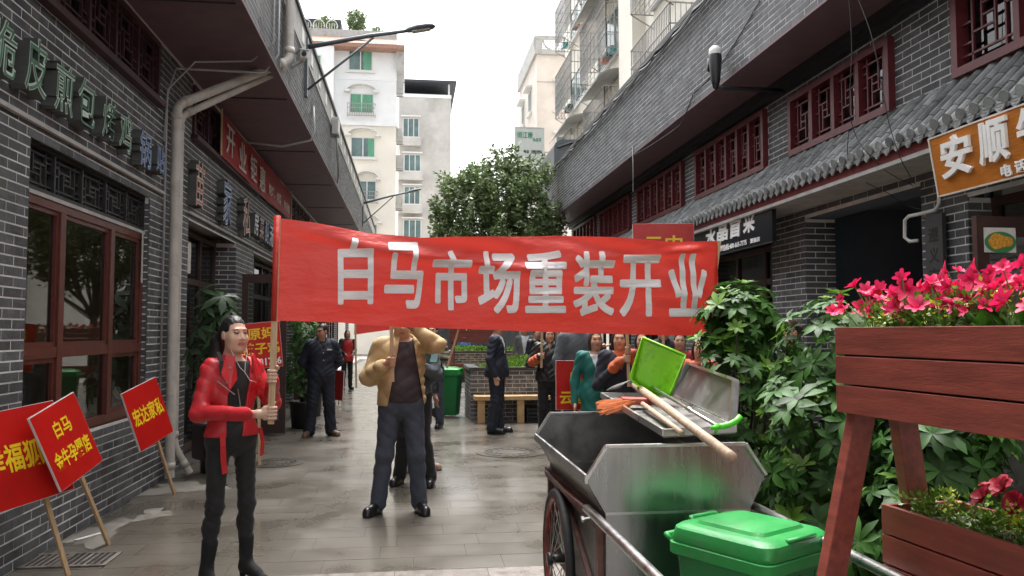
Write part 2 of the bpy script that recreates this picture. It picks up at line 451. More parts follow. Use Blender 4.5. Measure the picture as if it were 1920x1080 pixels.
# ------------------------------------------------------------------ brickwork
BC, BL, BJ = 0.068, 0.247, 0.0118
unit = MB().box((0, 0, 0), (1, 1, 1))
def unit_mesh(name, material):
    return unit.mesh(name, material)
def px_area(c, n, w, h):
    c = Vector(c); d = c - _C; z = d.dot(_F)
    if z < 0.5: return 0
    u = 960 + FPX * d.dot(_R) / z; v = 540 - FPX * d.dot(_U) / z
    if not (-10 < u < 1930 and -10 < v < 1090): return 0
    return w * h * abs(Vector(n).dot(d.normalized())) / (z * z)
class Bricks:
    def __init__(self, course=BC, length=BL, joint=BJ, thick=0.016):
        self.items = []            # (M, area, part)
        self.c, self.l, self.j, self.t = course, length, joint, thick
    def face(self, part, mort, O, ud, vd, W, H, holes=(), brick_from=None, brick_to=None, seed=0):
        """O corner, ud/vd unit axes; the mortar plane goes into mort, the bricks stand proud of it"""
        O, ud, vd = Vector(O), Vector(ud), Vector(vd)
        n = ud.cross(vd)
        us = sorted({0.0, W, *[min(max(h[0], 0), W) for h in holes], *[min(max(h[1], 0), W) for h in holes]})
        vs = sorted({0.0, H, *[min(max(h[2], 0), H) for h in holes], *[min(max(h[3], 0), H) for h in holes]})
        for i in range(len(us) - 1):
            for k in range(len(vs) - 1):
                cu, cv = (us[i] + us[i + 1]) / 2, (vs[k] + vs[k + 1]) / 2
                if any(h[0] < cu < h[1] and h[2] < cv < h[3] for h in holes): continue
                P = [O + ud * a + vd * b for a, b in ((us[i], vs[k]), (us[i + 1], vs[k]), (us[i + 1], vs[k + 1]), (us[i], vs[k + 1]))]
                mort.quad(*P)
        r = random.Random(seed)
        b0 = 0 if brick_from is None else brick_from
        b1 = W if brick_to is None else brick_to
        nrow = int(H / self.c + 1e-6)
        for row in range(nrow):
            v0 = row * self.c + self.j / 2; v1 = (row + 1) * self.c - self.j / 2
            vm = (v0 + v1) / 2
            off = (row % 2) * self.l / 2 + r.uniform(-0.006, 0.006)
            cuts = sorted([(h[0], h[1]) for h in holes if h[2] - 0.02 < vm < h[3] + 0.02])
            u = math.floor(b0 / self.l) * self.l - off
            while u < b1:
                segs = [(max(u + self.j / 2, b0), min(u + self.l - self.j / 2, b1))]
                for a, b in cuts:
                    ns = []
                    for s0, s1 in segs:
                        if s1 <= a or s0 >= b: ns.append((s0, s1)); continue
                        if s0 < a: ns.append((s0, a))
                        if s1 > b: ns.append((b, s1))
                    segs = ns
                for s0, s1 in segs:
                    if s1 - s0 < 0.025: continue
                    t = self.t * r.uniform(0.9, 1.1)
                    c = O + ud * ((s0 + s1) / 2) + vd * vm + n * (t * .5 - self.t + .0026)
                    M = Matrix((ud * (s1 - s0), vd * (v1 - v0), n * t)).transposed().to_4x4()
                    M.translation = c
                    self.items.append((M, px_area(c, n, s1 - s0, v1 - v0), part))
                u += self.l
    def finish(self, parts, material, off, name='brick', stuff='brick_courses', limit=300):
        """parts: key -> object. The largest-showing bricks are objects, the rest one mesh per part."""
        order = sorted(range(len(self.items)), key=lambda i: -self.items[i][1])
        single = set(i for i in order[:limit] if self.items[i][1] > 0)
        me = unit_mesh(name, material)
        rest = {}
        T = Matrix.Translation(-Vector(off))
        for i, (M, a, part) in enumerate(self.items):
            if i in single:
                o = link(name, me, parts[part])
                o.matrix_local = T @ M
            else:
                rest.setdefault(part, []).append(T @ M)
        base = np.array([(x, y, z, 1) for x in (-.5, .5) for y in (-.5, .5) for z in (-.5, .5)])
        fc = np.array([(4, 6, 7, 5), (0, 4, 5, 1), (2, 3, 7, 6), (0, 1, 3, 2), (1, 5, 7, 3)])
        for part, Ms in rest.items():
            A = np.array([[list(r) for r in M] for M in Ms])
            v = np.einsum('nij,kj->nki', A, base)[:, :, :3].reshape(-1, 3)
            f = (fc[None] + (np.arange(len(Ms)) * 8)[:, None, None]).reshape(-1, 4)
            m2 = bpy.data.meshes.new(stuff)
            m2.from_pydata(v.tolist(), [], f.tolist())
            m2.materials.append(material)
            props(link(stuff, m2, parts[part]), kind='stuff')

LAT = [((.2, 0), (.2, 1)), ((.8, 0), (.8, 1)), ((0, .12), (1, .12)), ((0, .88), (1, .88)), ((.2, .36), (.62, .36)), ((.38, .36), (.38, .88)),
       ((.38, .64), (.8, .64)), ((.62, .12), (.62, .64)), ((0, .5), (.2, .5)), ((.8, .5), (1, .5)), ((.38, .5), (.62, .5)), ((0, .26), (.2, .26)), ((.8, .74), (1, .74))]
def lattice(mb, O, ud, vd, n, w, h, t=0.016, d=0.02, flip=False):
    O, ud, vd, n = Vector(O), Vector(ud), Vector(vd), Vector(n)
    for k, ((a, b), (c, e)) in enumerate(LAT):
        if flip: a, c = 1 - a, 1 - c
        p, q = O + ud * a * w + vd * b * h, O + ud * c * w + vd * e * h
        lift = n * (0.0015 * (k % 2))
        mb.bar(p + lift, q + lift, t, d, up=n) if abs((q - p).dot(vd)) > 1e-6 else mb.bar(p + lift, q + lift, t, d, up=n)
    return mb
def lattice_window(parent, O, ud, vd, w, h, panels, fm, lm, gm, fw=0.055, depth=0.07, proud=0.03, rows=1, sill=0.0):
    """a wooden lattice window > frame, lattice (one per panel), pane (one per panel); O lower left seen from outside, n = ud x vd"""
    O, ud, vd = Vector(O), Vector(ud), Vector(vd); n = ud.cross(vd)
    win = link('window', MB().mesh('window', fm), parent) if False else None
    fr = MB()
    def bx(u0, u1, v0, v1, d0, d1):
        P = [O + ud * a + vd * b + n * c for a in (u0, u1) for b in (v0, v1) for c in (d0, d1)]
        fr.add(P, [(0, 1, 3, 2), (4, 6, 7, 5), (0, 4, 5, 1), (2, 3, 7, 6), (0, 2, 6, 4), (1, 5, 7, 3)])
    bx(0, w, 0, fw, proud - depth, proud); bx(0, w, h - fw, h, proud - depth, proud)
    bx(0, fw, fw, h - fw, proud - depth, proud); bx(w - fw, w, fw, h - fw, proud - depth, proud)
    if sill: bx(-sill, w + sill, -0.05, -0.001, proud - depth, proud + 0.05)
    pw = (w - 2 * fw) / panels
    for k in range(1, panels):
        u = fw + k * pw
        bx(u - fw * .42, u + fw * .42, fw, h - fw, proud - depth + .004, proud - .006)
    win = fr.build('window', fm, parent)
    for k in range(panels):
        u0 = fw + k * pw + (fw * .42 if k else 0); u1 = fw + (k + 1) * pw - (fw * .42 if k < panels - 1 else 0)
        lb = MB()
        lattice(lb, O + ud * u0 + vd * fw + n * (proud - depth * .45), ud, vd, n, u1 - u0, h - 2 * fw, flip=k % 2 == 1)
        lb.build('lattice', lm, win)
        g = MB(); d = proud - depth * .85
        g.quad(*[O + ud * a + vd * b + n * d for a, b in ((u0, fw), (u1, fw), (u1, h - fw), (u0, h - fw))])
        g.build('pane', gm, win)
    return win

M_ = MATS
# ------------------------------------------------------------------ ground and pavement
g = MB(); g.quad((-300, -60, -0.06), (300, -60, -0.06), (300, 520, -0.06), (-300, 520, -0.06))
props(g.build('ground', M_['concrete']), kind='structure')
XL, XR, YF = -2.55, 4.4, 46.0
pv = MB(); pv.b2((XL - 0.3, -4, -0.045), (XR + 0.3, YF, -0.0035))
pave = props(pv.build('pavement', M_['joint']), kind='structure')
sl = []
y = -1.0; row = 0
rs = random.Random(3)
while y < YF - 0.35:
    rough = 4.86 < y < 5.22
    dy = 0.30
    x = XL + 0.02 - rs.uniform(0, 0.6)
    while x < XR:
        w = 0.6 if not rough else rs.choice((0.4, 0.6))
        x0, x1 = max(x, XL + 0.012), min(x + w, XR - 0.012)
        if x1 - x0 > 0.06:
            sl.append((x0 + 0.0022, x1 - 0.0022, y + 0.0022, y + dy - 0.0022, rough, rs.uniform(-0.0004, 0.0004)))
        x += w
    y += dy; row += 1
PIT = []                                        # slabs cut away where covers lie
gr_c = on('z', 0, 118, 1052)
mh_c = on('z', 0, 958, 848)
mh2_c = on('z', 0, 515, 868)
ar = sorted(range(len(sl)), key=lambda i: -px_area(((sl[i][0] + sl[i][1]) / 2, (sl[i][2] + sl[i][3]) / 2, 0), (0, 0, 1), sl[i][1] - sl[i][0], .3))
top = set(ar[:300])
sme, sme2 = unit_mesh('slab', M_['slab']), unit_mesh('slab', M_['slab_rough'])
restS = MB(); restR = MB()
for i, (x0, x1, y0, y1, rough, dz) in enumerate(sl):
    c = ((x0 + x1) / 2, (y0 + y1) / 2, -0.015 + dz); s = (x1 - x0, y1 - y0, 0.03)
    if i in top:
        o = link('paving_slab', sme2 if rough else sme, pave)
        o.location = c; o.scale = s
        o.rotation_euler = (rs.uniform(-.0004, .0004), rs.uniform(-.0003, .0003), 0)
    else:
        (restR if rough else restS).box(c, s)
props(restS.build('paving_slabs_far', M_['slab'], pave), kind='stuff')
if restR.f: props(restR.build('rough_paving_far', M_['slab_rough'], pave), kind='stuff')

# covers in the pavement
t = thing('drain_grate', 'slotted iron drain grate set in the paving by the left wall under the leaning placards', 'drain grate', (gr_c.x, gr_c.y, 0.003))
a = MB()
a.b2((-.33, -.17, 0), (.33, -.14, .008)); a.b2((-.33, .14, 0), (.33, .17, .008)); a.b2((-.33, -.14, 0), (-.30, .14, .008)); a.b2((.30, -.14, 0), (.33, .14, .008)); a.b2((-.015, -.14, 0), (.015, .14, .008))
a.build('frame', M_['slab_rough'], t)
a = MB(); a.quad((-.30, -.14, .001), (.30, -.14, .001), (.30, .14, .001), (-.30, .14, .001)); a.build('sump', M_['ink'], t)
for k in range(14):
    xx = -.28 + k * .0405 + (.02 if k > 6 else 0)
    MB().box((xx, 0, .004), (.016, .28, .006)).build('bar', M_['slab_rough'], t)
def manhole(c, r, lab):
    t = thing('manhole_cover', lab, 'manhole cover', (c.x, c.y, 0.002))
    a = MB()
    a.lathe([(r * 1.0, 0), (r * 1.0, .006), (r * .93, .006), (r * .93, .003), (0.0005, .003)], 40)
    a.build('plate', M_['slab'], t)
    a = MB()
    for ri in (.78, .45): a.lathe([(r * ri, .003), (r * ri, .008), (r * (ri - .05), .008), (r * (ri - .05), .003)], 40)
    for k in range(20):
        an = k * math.pi / 10
        a.box((r * .62 * math.cos(an), r * .62 * math.sin(an), .0055), (r * .2, .012, .005), (0, 0, an))
    a.build('tread_pattern', M_['joint'], t)
manhole(mh_c, .46, 'round patterned manhole cover in the paving between the beige jacket man and the cart')
manhole(mh2_c, .34, 'round manhole cover in the wet paving behind the woman in red')
# patchy cement along the foot of the left wall: raised thin skins
rc = random.Random(5)
def skin(c, rx, ry, lab, seed):
    r_ = random.Random(seed); a = MB(); n = 26; vs = [(c[0], c[1], .006)]
    for k in range(n):
        an = 2 * math.pi * k / n; q = 1 + .28 * math.sin(3 * an + seed) + .15 * math.sin(7 * an + seed * 2) + r_.uniform(-.1, .1)
        vs.append((c[0] + rx * q * math.cos(an), c[1] + ry * q * math.sin(an), .0025))
    a.add(vs, [(0, 1 + k, 1 + (k + 1) % n) for k in range(n)])
    props(a.build('cement_patch', M_['cement'], smooth=True), lab, 'cement patch')
p_ = on('z', 0, 350, 915); skin((p_.x - .05, p_.y), .36, .30, 'pale cement smear on the paving at the foot of the drainpipe', 2)
p_ = on('z', 0, 180, 1000); skin((p_.x + .02, p_.y), .16, .42, 'pale cement smear beside the low brick wall under the second placard', 4)
p_ = on('z', 0, 275, 965); skin((p_.x + .05, p_.y), .13, .22, 'small pale cement smear on the paving between two placard sticks', 8)
# paper slip
p_ = on('z', 0, 167, 1008)
a = MB(); a.box((0, 0, .004), (.035, .24, .004), (0, 0, -.5)); o = props(a.build('plastic_strip', M_['white_paint']), 'white plastic strip lying on the paving beside the drain grate', 'strip'); o.location = (p_.x, p_.y, .006)

# ------------------------------------------------------------------ left shop row
LW = athing('shop_building', 'dark grey brick shop row with overhanging purple soffit behind the woman in red', 'building', (XL - 2, 15, 0))
SOF = 4.52; Y0, Y1 = -6.0, 33.5
lo = lambda y: y - Y0
WA = (5.66, 8.13, 0.77, 2.87)
holesL = [(lo(WA[0]), lo(WA[1]), WA[2], WA[3]), (lo(9.50), lo(12.03), 0.0, 2.84), (lo(13.35), lo(17.6), 0.0, 2.84),
          (lo(18.8), lo(22.4), 0, 2.7), (lo(23.6), lo(27.2), 0, 2.7), (lo(28.4), lo(32.0), 0, 2.7),
          (lo(3.1), lo(8.27), 3.86, 4.46), (lo(9.56), lo(13.4), 3.84, 4.44), (lo(17.2), lo(20.2), 3.84, 4.44), (lo(21.5), lo(24.5), 3.84, 4.44), (lo(26), lo(29), 3.84, 4.44)]
BK = Bricks()
mw, mf = MB(), MB()
BK.face('wall', mw, (XL, Y0, 0), (0, 1, 0), (0, 0, 1), Y1 - Y0, SOF, holesL, brick_from=lo(3.4), seed=1)
# far jambs of the shop openings (they face the street's near end)
for (ya, z1, d) in ((12.03, 2.84, .36), (17.6, 2.84, .36), (22.4, 2.7, .36), (8.13, 2.87, .10)):
    BK.face('wall', mw, (XL - d, ya, 0 if z1 != 2.87 else .77), (1, 0, 0), (0, 0, 1), d, z1 - (0 if z1 != 2.87 else .77), (), seed=int(ya * 7))
FX = -1.52
BK.face('fascia', mf, (FX, Y0, SOF), (0, 1, 0), (0, 0, 1), Y1 - Y0, 0.90, (), brick_from=lo(5.5), seed=2)
wallL = mw.build('wall', M_['mortar'], LW)
fascL = mf.build('fascia', M_['mortar'], LW)
BK.finish({'wall': wallL, 'fascia': fascL}, M_['brick'], LW['_abs'])
a = MB(); a.b2((XL - 3.5, Y0, SOF), (FX - .004, Y1, SOF + .05)); a.b2((XL + .0, Y1 - .05, SOF + .06), (FX, Y1, 5.4))
a.b2((FX - .06, Y0, SOF - .03), (FX + .012, Y1, SOF - .001))
soff = a.build('soffit', M_['soffit'], LW)
for k in range(10):                                # seams of the soffit panels
    yy = 4.3 + k * 3.0
    MB().box(((XL + FX) / 2, yy, SOF - .006), (FX - XL - .1, .02, .010)).build('seam', M_['dark_trim'], soff)
a = MB(); a.b2((FX - .16, Y0, 5.42), (FX + .02, Y1, 5.80)); par = a.build('parapet', M_['plaster'], LW)
a = MB(); a.b2((FX - .2, Y0, 5.801), (FX + .05, Y1, 5.86)); a.b2((XL - 3.5, Y0, 5.2), (FX - .17, Y1, 5.3)); a.build('coping', M_['dark_trim'], par)  # second box: unseen roof deck, added so no light leaks in behind the fascia
for k in range(26):                                # pierced blocks of the parapet
    MB().box((FX + .022, 7 + k * 1.0, 5.61), (.012, .22, .20)).build('block', M_['white_paint'], par)
a = MB(); a.b2((XL - .001, Y0, 2.955), (XL + .035, 8.5, 2.985)); a.b2((XL - .001, 9.45, 2.905), (XL + .035, 33, 2.935)); a.build('drip_strip', M_['stone_strip'], LW)
a = MB(); a.b2((XL - 3.4, Y0, 0.0), (XL - 3.3, Y1, SOF)); a.b2((XL - 3.4, Y0, .0), (XL - .3, Y1, .02)); a.b2((XL - 3.3, Y0, 2.95), (XL - .14, Y1, 3.0))
a.b2((XL - 3.3, 8.8, .02), (XL - .14, 8.9, 2.95)); a.b2((XL - 3.3, 12.6, .02), (XL - .36, 12.7, 2.95)); a.b2((XL - 3.3, 18.1, .02), (XL - .36, 18.2, 2.95))
a.b2((XL - 1.0, 3.0, .02), (XL - .9, 3.1, 2.95))
a.b2((XL - .9, Y0, 3.0), (XL - .8, Y1, SOF))
a.build('interior', M_['room'], LW)
# window A: red brown casements with a black lattice light over them
yA, yB, zA, zB = WA
XF = XL - .045
def fr_box(mb, y0, y1, z0, z1, d=.06, x=XF): mb.b2((x - d, y0, z0), (x, y1, z1))
zt = 2.50
a = MB(); fr_box(a, yA, yB, zA, zA + .07, .09, XF + .02); fr_box(a, yA, yB, zt - .06, zt); fr_box(a, yA, yA + .07, zA + .07, zt - .06); fr_box(a, yB - .07, yB, zA + .07, zt - .06)
ms = [yA + .035, 6.31, 7.31, yB - .035]
for m in ms[1:3]: fr_box(a, m - .045, m + .045, zA + .07, zt - .06, .07, XF + .006)
fr_box(a, yA + .07, yB - .07, 1.36, 1.44, .064, XF + .002)
winA = a.build('window', M_['brown_frame'], LW)
for k in range(3):
    y0, y1 = ms[k] + .045, ms[k + 1] - .045
    for (z0, z1) in ((zA + .07, 1.36), (1.44, zt - .06)):
        b = MB(); s = .035
        if (k != 1) or z0 > 1.4:
            fr_box(b, y0, y1, z0, z0 + s, .04, XF - .012); fr_box(b, y0, y1, z1 - s, z1, .04, XF - .012); fr_box(b, y0, y0 + s, z0 + s, z1 - s, .04, XF - .012); fr_box(b, y1 - s, y1, z0 + s, z1 - s, .04, XF - .012)
            b.build('sash', M_['brown_frame'], winA)
        gq = MB(); xg = XF - .034
        gq.quad((xg, y0, z0), (xg, y1, z0), (xg, y1, z1), (xg, y0, z1)); gq.build('pane', M_['glass'], winA)
a = MB(); a.b2((XF - .02, yA, zt + .002), (XF + .01, yB, zt + .03)); a.build('peeling_film', M_['stone_strip'], winA)
a = MB(); a.b2((XF + .012, yB - .10, 2.02), (XF + .016, yB - .06, zt)); a.build('peeling_film', M_['stone_strip'], winA)
a = MB(); fr_box(a, yA, yB, zt + .03, zt + .06); fr_box(a, yA, yB, zB - .03, zB)
nl = 5
for k in range(nl + 1):
    yy = yA + (yB - yA) * k / nl; fr_box(a, max(yA, yy - .012), min(yB, yy + .012), zt + .06, zB - .03, .05)
lat = a.build('lattice_light', M_['black_lattice'], LW)
for k in range(nl):
    y0 = yA + (yB - yA) * k / nl + .012; w = (yB - yA) / nl - .024
    b = MB(); lattice(b, (XF - .03, y0, zt + .06), (0, 1, 0), (0, 0, 1), (1, 0, 0), w, zB - zt - .09, .014, .02, k % 2 == 1); b.build('lattice', M_['black_lattice'], lat)
a = MB(); a.quad((XF - .055, yA, zt), (XF - .055, yB, zt), (XF - .055, yB, zB), (XF - .055, yA, zB)); a.build('backing', M_['room_dark'], lat)
# upper lattice windows
for (y0, y1, z0, z1, pn) in ((3.1, 8.27, 3.86, 4.46, 9), (9.56, 13.4, 3.84, 4.44, 6), (17.2, 20.2, 3.84, 4.44, 5), (21.5, 24.5, 3.84, 4.44, 5), (26, 29, 3.84, 4.44, 5)):
    lattice_window(LW, (XL, y0, z0), (0, 1, 0), (0, 0, 1), y1 - y0, z1 - z0, pn, M_['maroon_wood'], M_['maroon_wood'], M_['glass'], sill=.05)
# shop fronts
def front(y0, y1, ztop, x, muls, rail, fm, parent, door=None):
    a = MB(); w = .06
    a.b2((x - .05, y0, ztop - w), (x + .02, y1, ztop)); a.b2((x - .05, y0, 0.02), (x + .02, y1, .12))
    ys = [y0 + w / 2] + muls + [y1 - w / 2]
    for q in ys: a.b2((x - .045, q - w / 2, .12), (x + .015, q + w / 2, ztop - w))
    a.b2((x - .042, y0 + w, rail), (x + .012, y1 - w, rail + .08))
    fr = a.build('shop_front', fm, parent)
    for k in range(len(ys) - 1):
        for z0, z1 in ((.12, rail), (rail + .08, ztop - w)):
            q = MB(); A, B = ys[k] + w / 2, ys[k + 1] - w / 2
            q.quad((x - .015, A, z0), (x - .015, B, z0), (x - .015, B, z1), (x - .015, A, z1)); q.build('pane', M_['glass'], fr)
    return fr
front(9.50, 12.03, 2.84, XL - .30, [10.3, 11.2], 2.16, M_['dark_frame'], LW)
front(13.35, 17.6, 2.84, XL - .30, [14.1, 14.9, 15.7, 16.5], 2.16, M_['dark_frame'], LW)
for y0 in (18.8, 23.6, 28.4): front(y0, y0 + 3.6, 2.7, XL - .30, [y0 + .9, y0 + 1.8, y0 + 2.7], 2.1, M_['dark_frame'], LW)
# door leaf standing open across the pavement
def door_leaf(p, dirv, w, h, fm, lab, name='glass_door'):
    t = thing(name, lab, 'door', (p[0], p[1], 0), math.atan2(dirv[1], dirv[0]))
    a = MB(); s = .09
    a.b2((0, -.022, .02), (s, .022, h)); a.b2((w - s, -.022, .02), (w, .022, h)); a.b2((s, -.0215, h - .13), (w - s, .0215, h)); a.b2((s, -.0215, .02), (w - s, .0215, .22))
    a.build('frame', fm, t)
    q = MB(); q.quad((s, 0, .22), (w - s, 0, .22), (w - s, 0, h - .13), (s, 0, h - .13)); q.build('pane', M_['glass'], t)
    b = MB(); b.tube([(w - .14, -.05, .85), (w - .14, -.05, 1.35)], .014); b.tube([(w - .14, -.05, .9), (w - .10, -.0, .9)], .008); b.tube([(w - .14, -.05, 1.3), (w - .10, -.0, 1.3)], .008); b.build('handle', M_['chrome'], t, smooth=True)
    return t
door_leaf((XL + .02, 12.42), (1, 0.02), .66, 2.42, M_['dark_frame'], 'dark framed glass door standing open across the pavement behind the woman in red')
door_leaf((XL + .02, 18.0), (1, 0.05), .62, 2.35, M_['dark_frame'], 'dark framed glass door standing open beside the woman in a red apron')
# ------------------------------------------------------------------ right shop row
RW = athing('shop_building', 'grey brick shop row with red lattice windows and tiled canopy behind the cart', 'building', (XR + 2, 10, 0))
RY1 = 21.5
ro = lambda y: RY1 - y            # seen from the street the right wall runs towards the camera
H0 = RY1 - Y0
UW = [(3.2, 5.83, 3.59, 4.42, 4), (6.68, 8.65, 3.57, 4.27, 4), (9.30, 11.72, 3.57, 4.33, 6), (12.33, 14.9, 3.57, 4.33, 6), (15.45, 18.0, 3.57, 4.33, 6), (18.5, 21.0, 3.57, 4.33, 6)]
GO = [(2.6, 5.78, 0, 2.62), (6.36, 8.42, 0, 2.82), (9.25, 11.7, 0, 2.66), (12.4, 15.0, 0, 2.66), (15.6, 18.2, 0, 2.66), (18.7, 21.0, 0, 2.66)]
holesR = [(ro(b), ro(a_), z0, z1) for a_, b, z0, z1, _ in UW] + [(ro(b), ro(a_), z0, z1) for a_, b, z0, z1 in GO]
BR = Bricks()
mw, mf = MB(), MB()
BR.face('wall', mw, (XR, RY1, 0), (0, -1, 0), (0, 0, 1), H0, SOF, holesR, brick_to=ro(2.8), seed=11)
FXR = 3.66
BR.face('fascia', mf, (FXR, RY1, SOF), (0, -1, 0), (0, 0, 1), H0, 1.20, (), brick_to=ro(4.2), seed=12)
# jambs facing the near end of the street, and a column in front of the passage
for ya, z1, d in ((8.42, 2.82, .36), (5.78, 2.62, .30), (11.7, 2.66, .30)):
    BR.face('wall', mw, (XR, ya, 0), (1, 0, 0), (0, 0, 1), d, z1, (), seed=int(ya * 5))
wallR = mw.build('wall', M_['mortar'], RW)
fascR = mf.build('fascia', M_['mortar'], RW)
BR.finish({'wall': wallR, 'fascia': fascR}, M_['brick'], RW['_abs'])
a = MB(); a.b2((FXR + .004, Y0, SOF), (XR + 3.5, RY1, SOF + .05)); a.b2((FXR - .01, Y0, SOF - .03), (FXR + .06, RY1, SOF - .001)); a.b2((FXR, RY1 - .05, SOF + .06), (XR + 2, RY1 - .002, 5.6))
a.build('soffit', M_['soffit'], RW)
a = MB(); a.b2((XR - .13, Y0, 4.44), (XR + .02, RY1, SOF - .002)); a.b2((XR - .085, Y0, 4.37), (XR + .02, RY1, 4.439)); a.build('corbel', M_['dark_trim'], RW)
a = MB(); a.b2((FXR - .06, Y0, 5.722), (FXR + .16, RY1, 5.79)); a.b2((FXR + .17, Y0, 5.55), (XR + 3.5, RY1, 5.62)); a.build('coping', M_['dark_trim'], RW)  # second box: matching unseen roof deck behind the right fascia
a = MB(); a.b2((XR + 3.3, Y0, 0), (XR + 3.4, RY1, SOF)); a.b2((XR + .2, Y0, 0), (XR + 3.3, RY1, .02)); a.b2((XR + .12, Y0, 3.1), (XR + 3.3, RY1, 3.15))
for q in (5.9, 9.0, 12.05, 15.3, 18.45): a.b2((XR + .36, q - .05, .02), (XR + 3.3, q + .05, 3.1))
a.b2((XR + .8, Y0, 3.15), (XR + .9, RY1, SOF))
a.build('interior', M_['room'], RW)
a = MB(); a.b2((XR + .37, 6.06, .02), (XR + 3.2, 6.10, 3.05)); a.b2((XR + .37, 8.80, .02), (XR + 3.2, 8.84, 3.05)); a.b2((XR + 3.15, 6.1, .02), (XR + 3.2, 8.8, 3.05)); a.b2((XR + .37, 6.1, 3.0), (XR + 3.15, 8.8, 3.05))
a.b2((XR + .30, 8.44, .0), (XR + .36, 8.84, 2.9)); a.b2((XR + .3, 5.98, .0), (XR + .36, 6.35, 2.9)); a.b2((XR + .02, 6.36, 2.83), (XR + .37, 8.42, 2.88))
a.build('passage_wall', M_['passage'], RW)
for y0, y1, z0, z1, pn in UW:
    lattice_window(RW, (XR, y1, z0), (0, -1, 0), (0, 0, 1), y1 - y0, z1 - z0, pn, M_['red_wood'], M_['red_wood'], M_['glass'], fw=.07, depth=.13, proud=.07)
def frontR(y0, y1, ztop, x, muls, rail, fm):
    a = MB(); w = .07
    a.b2((x - .02, y0, ztop - w), (x + .05, y1, ztop)); a.b2((x - .02, y0, 0.02), (x + .05, y1, .12))
    ys = [y0 + w / 2] + muls + [y1 - w / 2]
    for q in ys: a.b2((x - .015, q - w / 2, .12), (x + .045, q + w / 2, ztop - w))
    a.b2((x - .012, y0 + w, rail), (x + .042, y1 - w, rail + .08))
    fr = a.build('shop_front', fm, RW)
    for k in range(len(ys) - 1):
        for z0, z1 in ((.12, rail), (rail + .08, ztop - w)):
            q = MB(); A, B = ys[k] + w / 2, ys[k + 1] - w / 2
            q.quad((x + .015, B, z0), (x + .015, A, z0), (x + .015, A, z1), (x + .015, B, z1)); q.build('pane', M_['glass'], fr)
frontR(2.6, 5.78, 2.62, XR + .22, [3.6, 4.6, 5.2], 2.12, M_['dark_frame'])
frontR(9.25, 11.7, 2.66, XR + .22, [9.9, 10.8], 2.16, M_['dark_frame'])
for y0, y1, _, z in GO[3:]: frontR(y0, y1, z, XR + .22, [y0 + .9, y0 + 1.8], 2.1, M_['dark_frame'])
door_leaf((XR + .18, 4.86), (-1, -0.03), .86, 2.32, M_['dark_frame'], 'dark framed glass door standing open under the orange sign')
# tiled canopy
CN = athing('tiled_canopy', 'grey barrel tile canopy along the right shop row above the signs', 'canopy', (XR - .3, 10, 3.0))
cy0, cy1 = 2.4, 20.6
ex, ez, wx, wz = 3.93, 3.10, XR - .005, 3.57
a = MB(); a.add([(ex + .02, cy0, ez - .045), (ex + .02, cy1, ez - .045), (wx, cy1, wz - .045), (wx, cy0, wz - .045), (ex + .02, cy0, ez - .02), (ex + .02, cy1, ez - .02), (wx, cy1, wz - .02), (wx, cy0, wz - .02)],
              [(0, 1, 2, 3), (4, 7, 6, 5), (0, 4, 5, 1), (3, 2, 6, 7), (0, 3, 7, 4), (1, 5, 6, 2)]); a.build('deck', M_['roof_tile'], CN)
a = MB(); a.b2((ex + .035, cy0, ez - .135), (ex + .06, cy1, ez - .05)); a.build('eave_board', M_['eave_red'], CN)
a = MB(); a.b2((ex + .01, cy0, ez - .175), (XR - .02, cy1, ez - .14)); a.build('soffit_board', M_['stone_strip'], CN)
sl_d = Vector((wx - ex, 0, wz - ez)); sl_l = sl_d.length; sl_n = Vector((-sl_d.z, 0, sl_d.x)).normalized()
sp = 0.142
def roll_mesh():
    b = MB(); seg = 3; n = 7
    ux = sl_d.normalized()
    for s in range(seg):
        L0 = -.03 + s * sl_l / seg; L1 = L0 + sl_l / seg + .045
        r0, r1 = .046, .040
        vs = []
        for (L, r) in ((L0, r0), (L1, r1)):
            for k in range(n):
                an = math.pi * k / (n - 1)
                vs.append(ux * L + Vector((0, math.cos(an) * r, 0)) + sl_n * (math.sin(an) * r + .002 * s - .01))
        fs = [(k, k + 1, n + k + 1, n + k) for k in range(n - 1)] + [tuple(range(n - 1, -1, -1)), tuple(range(n, 2 * n))]
        b.add(vs, fs)
    return b.mesh('roof_tile', M_['roof_tile'], smooth=False)
def drip_mesh():
    b = MB()
    poly = [(-.048, .02), (-.05, -.03), (-.03, -.055), (0, -.082), (.03, -.055), (.05, -.03), (.048, .02), (0, .0)]
    M = frame_m((-.012, 0, 0), (0, -1, 0), (0.12, 0, 1))
    b.prism(poly, .014, M)
    for k in range(3): b.prism([(-.03 + .008 * k, -.01 - .022 * k), (.03 - .008 * k, -.01 - .022 * k), (.03 - .008 * k, -.017 - .022 * k), (-.03 + .008 * k, -.017 - .022 * k)], .018, M)
    return b.mesh('drip_tile', M_['tile_end'])
def cap_mesh():
    b = MB(); n = 12
    M = frame_m((-.04, 0, .006), (0, -1, 0), (-.3, 0, 1))
    b.prism([(.043 * math.cos(2 * math.pi * k / n), .043 * math.sin(2 * math.pi * k / n)) for k in range(n)], .016, M)
    return b.mesh('tile_cap', M_['roof_tile'])
rm, dm, cm = roll_mesh(), drip_mesh(), cap_mesh()
off = Vector(CN['_abs'])
k = 0; yy = cy0 + .05
while yy < cy1:
    o = link('roof_tile', rm, CN); o.location = Vector((ex, yy, ez)) - off; o.rotation_euler = (0, rnd.uniform(-.012, .012), rnd.uniform(-.02, .02))
    o = link('tile_cap', cm, CN); o.location = Vector((ex, yy, ez)) - off
    if yy + sp < cy1:
        o = link('drip_tile', dm, CN); o.location = Vector((ex, yy + sp / 2, ez - .012)) - off; o.rotation_euler = (0, rnd.uniform(-.06, .06), rnd.uniform(-.05, .05))
    yy += sp
